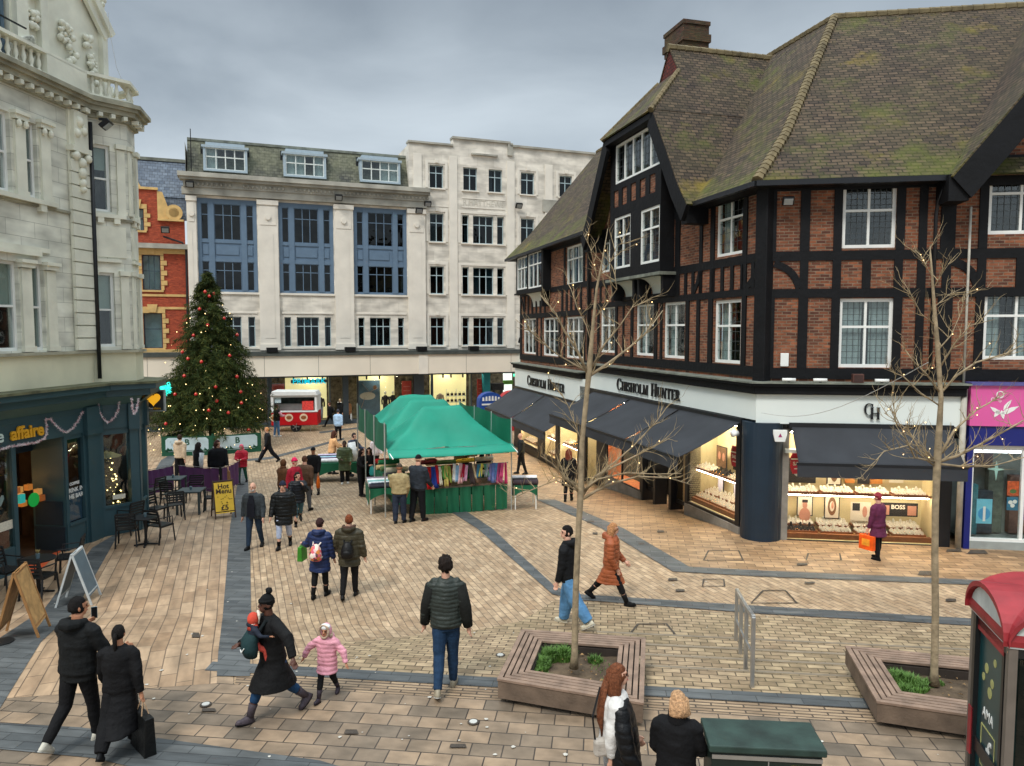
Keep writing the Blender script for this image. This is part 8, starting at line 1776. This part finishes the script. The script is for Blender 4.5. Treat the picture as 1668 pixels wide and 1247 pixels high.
for x, s_ in ((-SW-.12, -1), (.06, 1)):
    m = MB(); m.grid(lambda u, v: (x+.035*math.sin(u*19+v*2), -.1+(3*SD+.1)*u, 1.98+.92*v-.04*math.sin(u*9.4)*v), 60, 5); m.build('side_sheet', TARPD, st, smooth=True)
    for k in range(4): m = MB(); m.tube([(x+s_*.03, -.1+k*SD, 0), (x+s_*.03, -.1+k*SD, 2.95)], .022, 8); m.build('pole', pm('galvanised pole', c(178, 182, 178), .4, .1, metal=.5), st)
for y in (-.1, SD, 2*SD, 3*SD): m = MB(); m.bar((-SW-.1, y, ZE-.02), (.05, y, ZE-.02), .03); m.build('crossbar', STEEL, st)
m = MB(); m.bar((-SW-.08, -.1, ZE), (-SW+.02, -.55, ZE-.2), .03); m.bar((.05, -.1, ZE), (.14, -.55, ZE-.2), .03); m.build('flap_arms', WHITEM, st)
m = MB(); m.box(-2.75, -.02, .02, 1.0, .82, .88); m.build('counter', WOOD, st)
for i in range(7):
    a, b_ = -2.78+i*.395, -2.78+(i+1)*.395; m = MB(); m.grid(lambda u, v: (a+.012+(b_-a-.024)*u, -.03+.03*math.sin(u*9+v*2+i)*(1-v*.5), .04+.8*v), 12, 4); m.build('skirt_panel', SKRT, st, smooth=True)
m = MB(); m.bar((-2.8, -.02, 1.52), (0, -.02, 1.52), .025); m.build('hanging_rail', STEEL, st)
cols = [(232, 230, 226), (200, 34, 40), (206, 50, 44), (36, 60, 140), (186, 28, 44), (236, 232, 214), (96, 156, 76), (206, 190, 110), (150, 170, 80), (96, 44, 40), (238, 236, 232), (150, 190, 220), (236, 190, 190), (170, 30, 60), (220, 170, 200), (70, 60, 60), (206, 186, 150), (120, 96, 80), (60, 120, 150), (226, 214, 90), (90, 150, 120), (150, 156, 166), (120, 120, 170), (100, 120, 180), (90, 150, 200), (190, 80, 130), (220, 90, 140), (200, 60, 110)]
rn = random.Random(4)
names = ['white', 'scarlet', 'brick red', 'blue', 'crimson', 'ivory', 'leaf green', 'sand', 'olive', 'dark maroon', 'chalk white', 'pale blue', 'pale pink', 'deep red', 'mauve', 'charcoal', 'beige', 'brown', 'teal', 'yellow', 'sea green', 'silver grey', 'violet grey', 'periwinkle', 'sky blue', 'plum', 'pink', 'magenta']
for i, (cc, nm) in enumerate(zip(cols, names)):
    x = -2.72+i*.0965; w_ = rn.uniform(.05, .115); h_ = rn.uniform(.38, .7); k = rn.uniform(-.11, .11); m = MB()
    m.grid(lambda u, v: (-w_+2*w_*u*(1-.35*v)+w_*.35*v+k*(1-v), -.03-.035*math.sin(u*8+i)*(1-v*.6)-.02*(1-v), -h_+h_*v), 8, 6)
    o = m.build('hanging_fabric', cloth(cc), None, smooth=True, solid=.012); floc(SF, o, x, -.04-rn.uniform(0, .05), SZ+1.54+rn.uniform(-.02, .06)); tag(o, nm + ' fabric length hanging on the front rail of the green stall', 'fabric', 'fabric lengths hanging along the stall front')
# rolls and piles inside
rc = [(190, 40, 44), (230, 190, 60), (40, 120, 80), (230, 226, 214), (60, 60, 66), (200, 120, 60), (150, 150, 100), (226, 200, 150), (120, 50, 60), (90, 120, 80), (240, 200, 80), (200, 190, 170)]
rnm = ['red', 'yellow', 'green', 'white', 'charcoal', 'orange', 'khaki', 'cream', 'maroon', 'moss', 'gold', 'stone']
def roll(fr, x, y, z, cc, label, ln=.55, r=.07, rz=0, grp='fabric rolls on the stall'):
    t = thing('fabric_roll', label, 'roll', fr.w(x, y, z), fr.rot+rz, grp); m = MB(); m.tube([(-ln, 0, 0), (ln, 0, 0)], r, 12); m.build('cloth', cloth(cc), t, smooth=False); m = MB(); m.tube([(-ln-.01, 0, 0), (ln+.01, 0, 0)], r*.3, 8); m.build('core', pm('cardboard', c(170, 140, 100), .9), t)
for i in range(12): roll(SF, -2.2+(i % 4)*.65, 1.3+.25*(i // 4), SZ+1.0+.16*(i // 4)+.02*(i % 3), rc[i], rnm[i] + ' fabric roll stacked inside the green stall', .34, .075, .06*(i % 3))
for i in range(8): roll(SF, -3.25, .6+.5*i, SZ+.95+.13*(i % 3), rc[(i*5+1) % 12], f'{rnm[(i*5+1) % 12]} fabric roll on the left bench of the stall, row {("one", "two", "three", "four", "five", "six", "seven", "eight")[i]} from the front', .36, .085, .1)
m = MB(); m.box(-3.6, -2.9, .1, 5.6, .4, .86); m.box(-2.6, -.2, 1.2, 2.0, .3, .92); m.build('inner_bench', SKRT, st)
for i in range(6): m = MB(); m.box(-.18, .18, -.14, .14, 0, .22); o = m.build('cardboard_box', pm('cardboard', c(190, 150, 96), .9), None, bevel=.01); floc(SF, o, -1.9+i*.36, 2.6+.2*(i % 2), SZ+1.1+.23*(i % 3)); tag(o, f'brown cardboard box at the back of the stall, {("leftmost", "second from left", "third from left", "fourth from left", "fifth from left", "rightmost")[i]}', 'box', 'boxes inside the stall')
for x in (-2.6, -1.1): t = thing('stall_lamp', ('bare warm lamp in the left of the stall', 'bare warm lamp in the right of the stall')[x > -2], 'lamp', SF.w(x, 1.4, SZ+2.1), SF.rot); m = MB(); m.ell((0, 0, 0), .05); m.build('bulb', em('stall bulb', (1, .72, .4, 1), 40), t); m = MB(); m.tube([(0, 0, .05), (0, 0, .3)], .008, 5); m.build('flex', BLACKM, t)
def stable(fr, w_, d_, label, skirt=.34):
    t = thing('market_table', label, 'table', fr.o, fr.rot); m = MB(); m.box(0, w_, 0, d_, .74, .78); m.build('tabletop', SKRT, t)
    m = MB()
    for f in ((lambda u, v: (w_*u, -.02+.02*math.sin(u*14), .78-skirt*v*(1-.5*math.sin(math.pi*u)))), (lambda u, v: (-.02, d_*u, .78-skirt*1.5*v)), (lambda u, v: (w_+.02, d_*u, .78-skirt*1.5*v))): m.grid(f, 20, 3)
    m.build('cloth_skirt', SKRT, t, smooth=True)
    for x in (.03, w_-.03):
        for y in (.03, d_-.03): m = MB(); m.tube([(x, y, 0), (x, y, .76)], .018, 7); m.build('leg', WHITEM, t)
    return t
T1 = Frame(*G(603, 838).xy, 74); z1 = G(603, 838).z; stable(T1, .9, 1.3, 'folding table with zigzag textiles left of the stall, by the beige jumper man').location.z = z1
for i, cc in enumerate(((60, 60, 70), (206, 214, 220), (120, 170, 170), (226, 226, 228), (130, 120, 130))): roll(T1, .45, .1+i*.26, z1+.86, cc, ('charcoal', 'pale grey', 'sea green', 'white', 'mauve grey')[i] + ' striped roll lying on the zigzag textile table', .46, .08, 0, 'rolls on the left table')
m = MB()
for r_ in range(3):
    for k in range(9): m.bar((.04+k*.1, .02+r_*.04, .955-r_*.0), (.09+k*.1, .05+r_*.04, .955), .02, .004); m.bar((.09+k*.1, .05+r_*.04, .955), (.14+k*.1, .02+r_*.04, .955), .02, .004)
o = m.build('zigzag_textile', pm('zigzag grey', c(90, 100, 116), .8)); floc(T1, o, 0, 0, z1); tag(o, 'grey zigzag patterned textile laid over the left table rolls', 'textile')
T2 = Frame(*G(838, 830).xy, 86); z2 = G(838, 830).z; stable(T2, .72, 1.0, 'small green skirted table of dark rolls right of the stall').location.z = z2
for i, cc in enumerate(((60, 50, 56), (24, 24, 26), (230, 226, 226), (30, 28, 30))): roll(T2, .36, .06+i*.22, z2+.87+(.05 if i == 2 else 0), cc, ('brown black', 'black', 'white', 'dark charcoal')[i] + ' roll on the small table right of the stall', .4, .09, 0, 'rolls on the right table')
T3 = Frame(*G(512, 786).xy, 80); z3 = G(512, 786).z; stable(T3, 2.0, 1.6, 'green skirted table of patterned textiles behind the queue', .6).location.z = z3
for i, cc in enumerate(((226, 224, 226), (90, 60, 90), (150, 190, 200), (60, 60, 80), (190, 180, 200))): roll(T3, 1.0, .2+i*.3, z3+.86, cc, ('white', 'purple', 'aqua', 'dark blue', 'lilac')[i] + ' patterned roll on the table behind the queue', .95, .09, 0, 'rolls on the rear table')
# ================================================================== FOOD TRAILER
TRR = pm('trailer red', c(190, 22, 30), .35, .06); TRW = pm('trailer white', c(226, 228, 226), .4, .05)
VF = Frame(*G(442, 704).xy, 84); vz = G(442, 704).z; tr = thing('food_trailer', 'red and white hot food trailer with its serving hatch open', 'trailer', (VF.o.x, VF.o.y, vz), VF.rot); VW = 2.85
m = MB(); m.box(0, VW, 0, 1.5, .42, 1.28); m.build('lower_body', TRR, tr, bevel=.04); m = MB(); m.box(-.02, VW+.02, -.03, .3, 1.26, 1.34); m.build('counter', TRW, tr)
m = MB(); m.prism([(.0, 1.3), (.16, 1.3), (.16, 2.2), (VW-.16, 2.2), (VW-.16, 1.3), (VW, 1.3), (VW-.05, 2.2), (VW-.16, 2.5), (.16, 2.55), (.0, 2.3)][::1], .02, .1); m.box(.02, .1, .1, 1.5, 1.3, 2.4); m.box(VW-.1, VW-.02, .1, 1.5, 1.3, 2.4); m.box(0, VW, 1.44, 1.5, 1.3, 2.4)
m.build('upper_body', TRW, tr); m = MB(); m.prism([(-.03, 2.3), (VW+.03, 2.3), (VW-.1, 2.56), (.1, 2.6)], -.06, 1.55); m.build('roof', TRW, tr, bevel=.03)
m = MB(); m.box(.15, VW-.15, 1.2, 1.25, 1.3, 2.3); m.build('inside_wall', pm('kitchen green grey', c(74, 92, 88), .4, .5, 4), tr); m = MB(); m.box(.2, 2.6, .5, .9, 1.35, 1.75); m.build('griddle', STEEL, tr); m = MB(); m.box(1.9, 2.6, .1, .12, 1.38, 1.95); m.build('menu_board', pm('menu red', c(220, 70, 64), .5, .3, 12), tr); m = MB(); m.box(.2, .6, .12, .14, 1.85, 2.2); m.build('price_list', BANW, tr)
for x in (.2, 1.1, 2.0):
    de(tr, 'food_roundel', x, .92, .25, .25, pm('cream roundel', c(226, 200, 170), .5), -.012); de(tr, 'burger_print', x, .92, .17, .12, pm('burger brown', c(150, 90, 50), .5, .5, 20), -.018)
def wheel(t, x, y, r):
    w_ = MB(); w_.M = Matrix.Translation((x, y, r)); w_.tube([(0, 0, 0), (0, .18, 0)], r, 22); o = w_.build('wheel', pm('tyre', c(24, 24, 26), .8), t); w_ = MB(); w_.M = Matrix.Translation((x, y-.01, r)); w_.tube([(0, 0, 0), (0, .02, 0)], r*.2, 12)
    for k in range(5): a = k*1.2566; w_.bar((0, 0, 0), (r*.68*math.cos(a), 0, r*.68*math.sin(a)), r*.26, .03)
    w_.build('rim', STEEL, o)
wheel(tr, 1.5, .02, .33); m = MB(); m.tube([(VW*.83, .3, .42), (VW*.83, .3, 0)], .03); m.tube([(.2, .3, .42), (.2, .3, 0)], .03); m.build('jockey_stand', STEEL, tr); m = MB(); m.box(1.1, 1.9, -.01, .2, .62, .7); m.build('wheel_arch', TRR, tr)
# blue and red kiosks by the far door
for i, (u, cc, nm) in enumerate(((800, (36, 74, 150), 'blue'), (836, (176, 44, 50), 'red'))):
    p = AT(u, 712, 46+i); p.z = -.9; t = thing('arched_kiosk', nm + ' arched top kiosk seen over the far awning', 'kiosk', p, .3); m = MB(); m.prism([(-.75, 0), (.75, 0), (.75, 2.0)]+[(.75*math.cos(a*.3142), 2.0+.55*math.sin(a*.3142)) for a in range(1, 10)]+[(-.75, 2.0)], 0, .7); m.build('cabinet', pm(nm+' kiosk', c(*cc), .4), t)
    m = MB(); [m.prism([(x-.07, 2.02), (x+.07, 2.02), (x+.05, 2.02+.3*math.cos(x*1.5)), (x-.05, 2.02+.3*math.cos(x*1.5))], -.02, -.002) for x in (-.5, -.3, -.1, .1, .3, .5)]; m.box(-.6, .6, -.02, -.002, 1.75, 1.85); m.build('white_letters', WHITEM, t)
# ================================================================== PHONE BOX
px0 = AT(1581, 1000, 7.3); pb = thing('phone_box', 'red topped phone box with an advert on its glass at the right edge', 'phone box', (4.38, 6.3, .45), R_(-15)); pb.scale = (1, 1, 1.1); PW = .9; PR = pm('phone box red', c(146, 42, 48), .5, .3, 3, .1); PG = pm('phone frame grey', c(104, 96, 88), .5, .2, 4); PK = pm('phone box black', c(22, 24, 26), .4)
for x in (0, PW):
    for y in (0, PW): m = MB(); m.box(x-.035, x+.035, y-.035, y+.035, 0, 2.02); m.build('corner_post', PG if not (x and y) else PK, pb)
m = MB()
for a, b_ in (((0, 0), (PW, 0)), ((0, 0), (0, PW)), ((PW, 0), (PW, PW)), ((0, PW), (PW, PW))): m.bar((*a, .06), (*b_, .06), .06, .1); m.bar((*a, .84), (*b_, .84), .05, .12); m.bar((*a, 1.97), (*b_, 1.97), .06, .1)
m.bar((0, .12, 0), (0, .12, 2), .05); m.bar((0, PW-.12, 0), (0, PW-.12, 2), .1, .06); m.build('glazing_bars', PK, pb)
m = MB(); m.box(-.03, -.01, .1, PW-.1, 1.88, 2.0); m.box(.1, PW-.1, -.03, -.01, 1.86, 1.98); m.box(.1, PW-.1, -.035, -.015, .78, .92); m.box(-.06, -.04, PW-.15, PW-.07, .72, 1.15); islands(m, 'red_strip', PR, pb)
ADV = pm('advert teal', c(20, 62, 66), .3, .3, 2); m = MB(); m.box(-.004, .004, .15, PW-.15, .1, 1.9); m.build('side_advert', ADV, pb); m = MB(); m.box(.06, PW-.06, -.004, .004, .1, 1.9); m.build('front_glass', glass('phone glass', (.4, .5, .5, 1), .03), pb)
m = MB(); m.box(.1, .8, .55, .6, .5, 1.9); m.build('phone_back_panel', pm('phone panel', c(44, 66, 64), .4, .5, 4), pb)
BK = pm('gold blob', c(170, 170, 110), .5, .2)
for y, z, r in ((.35, 1.72, .035), (.55, 1.6, .045), (.4, 1.52, .04), (.62, 1.5, .035), (.45, 1.42, .05)): m = MB(); m.tube([(-.008, y, z), (-.0045, y, z)], r, 14); m.build('light_blob', BK, pb)
text('lettering', 'AMA', .13, WHITEM, pb, (-.007, .47, 1.2), rot=(R_(90), 0, R_(-90)), ext=.002); text('lettering', '£', .28, WHITEM, pb, (-.007, .42, .9), rot=(R_(90), 0, R_(-90)), ext=.002, bold=.004); text('lettering', '3', .28, WHITEM, pb, (.4, -.01, .98), ext=.002, bold=.004); text('lettering', 'IC', .14, WHITEM, pb, (.25, -.01, 1.22), ext=.002)
m = MB()
for a, b_ in (((.28, .72), (.62, .72)), ((.28, 1.08), (.62, 1.08)), ((.28, .72), (.28, 1.08)), ((.62, .72), (.62, 1.08))): m.bar((-.007, *a), (-.007, *b_), .004, .012)
m.build('gold_outline', BK, pb)
# barrel roof: two crossing half-barrels
for ax in (0, 1):
    m = MB(); n = 14; P = [(-.06, 2.06)]+[(PW/2-(PW/2+.06)*math.cos(math.pi*k/n), 2.06+.3*math.sin(math.pi*k/n)) for k in range(n+1)]+[(PW+.06, 2.06)]
    if ax: m.M = Matrix.Translation((PW, 0, 0)) @ Matrix.Rotation(R_(90), 4, 'Z')
    Q = P[1:-1]
    for a, b_ in zip(Q[:-1], Q[1:]): m.prism([a, b_, (b_[0]*.985+.007, b_[1]-.045), (a[0]*.985+.007, a[1]-.045)][::-1], -.09, PW+.09)
    m.build('barrel_roof', PR, pb)
    m = MB()
    if ax: m.M = Matrix.Translation((PW, 0, 0)) @ Matrix.Rotation(R_(90), 4, 'Z')
    Q2 = [(PW/2-(PW/2)*math.cos(math.pi*k/n), 2.06+.25*math.sin(math.pi*k/n)) for k in range(n+1)]; m.prism(Q2[::-1], -.05, -.03); m.prism(Q2[::-1], PW+.03, PW+.05); m.box(-.04, PW+.04, -.045, PW+.045, 2.0, 2.05); m.build('white_lunette', pm('dirty white', c(186, 192, 190), .5, .2, 5), pb)
# ================================================================== GREEN CABINET
cx0 = AT(1150, 1200, 7.15); ct = thing('utility_cabinet', 'dark green street cabinet with a yellow hydrant plate, beside the blonde woman', 'cabinet', (1.83, 6.52, .45), R_(-5)); CG = pm('cabinet green', c(24, 36, 32), .45, .2, 4)
m = MB(); m.box(0, .98, 0, .42, 0, 1.13); m.build('body', CG, ct, bevel=.01); m = MB(); m.box(-.03, 1.01, -.04, .46, 1.13, 1.2); m.build('lid', pm('weathered lid', c(38, 56, 50), .6, .6, 3, .2), ct, bevel=.012)
m = MB(); m.box(.0, .98, -.012, .0, 1.06, 1.1); m.box(.5, .51, -.008, 0, .05, 1.05); m.build('steel_trim', STEEL, ct); m = MB(); m.box(.71, .91, -.012, -.002, .72, 1.02); o = m.build('hydrant_plate', pm('hydrant yellow', c(236, 200, 30), .4, .05), ct); m = MB(); m.box(.745, .765, -.018, -.013, .74, .99); m.box(.855, .875, -.018, -.013, .74, .99); m.box(.765, .855, -.018, -.013, .86, .885); m.build('black_h', BLACKM, o); text('number', '100', .05, pm('orange ink', c(190, 90, 20), .5), o, (.81, -.016, .95), ext=.001)
m = MB(); [m.tube([(x, -.006, z), (x, -.002, z)], .012, 8) for x, z in ((.54, .98), (.6, .97), (.25, .98), (.3, .96))]; m.build('locks', STEEL, ct)
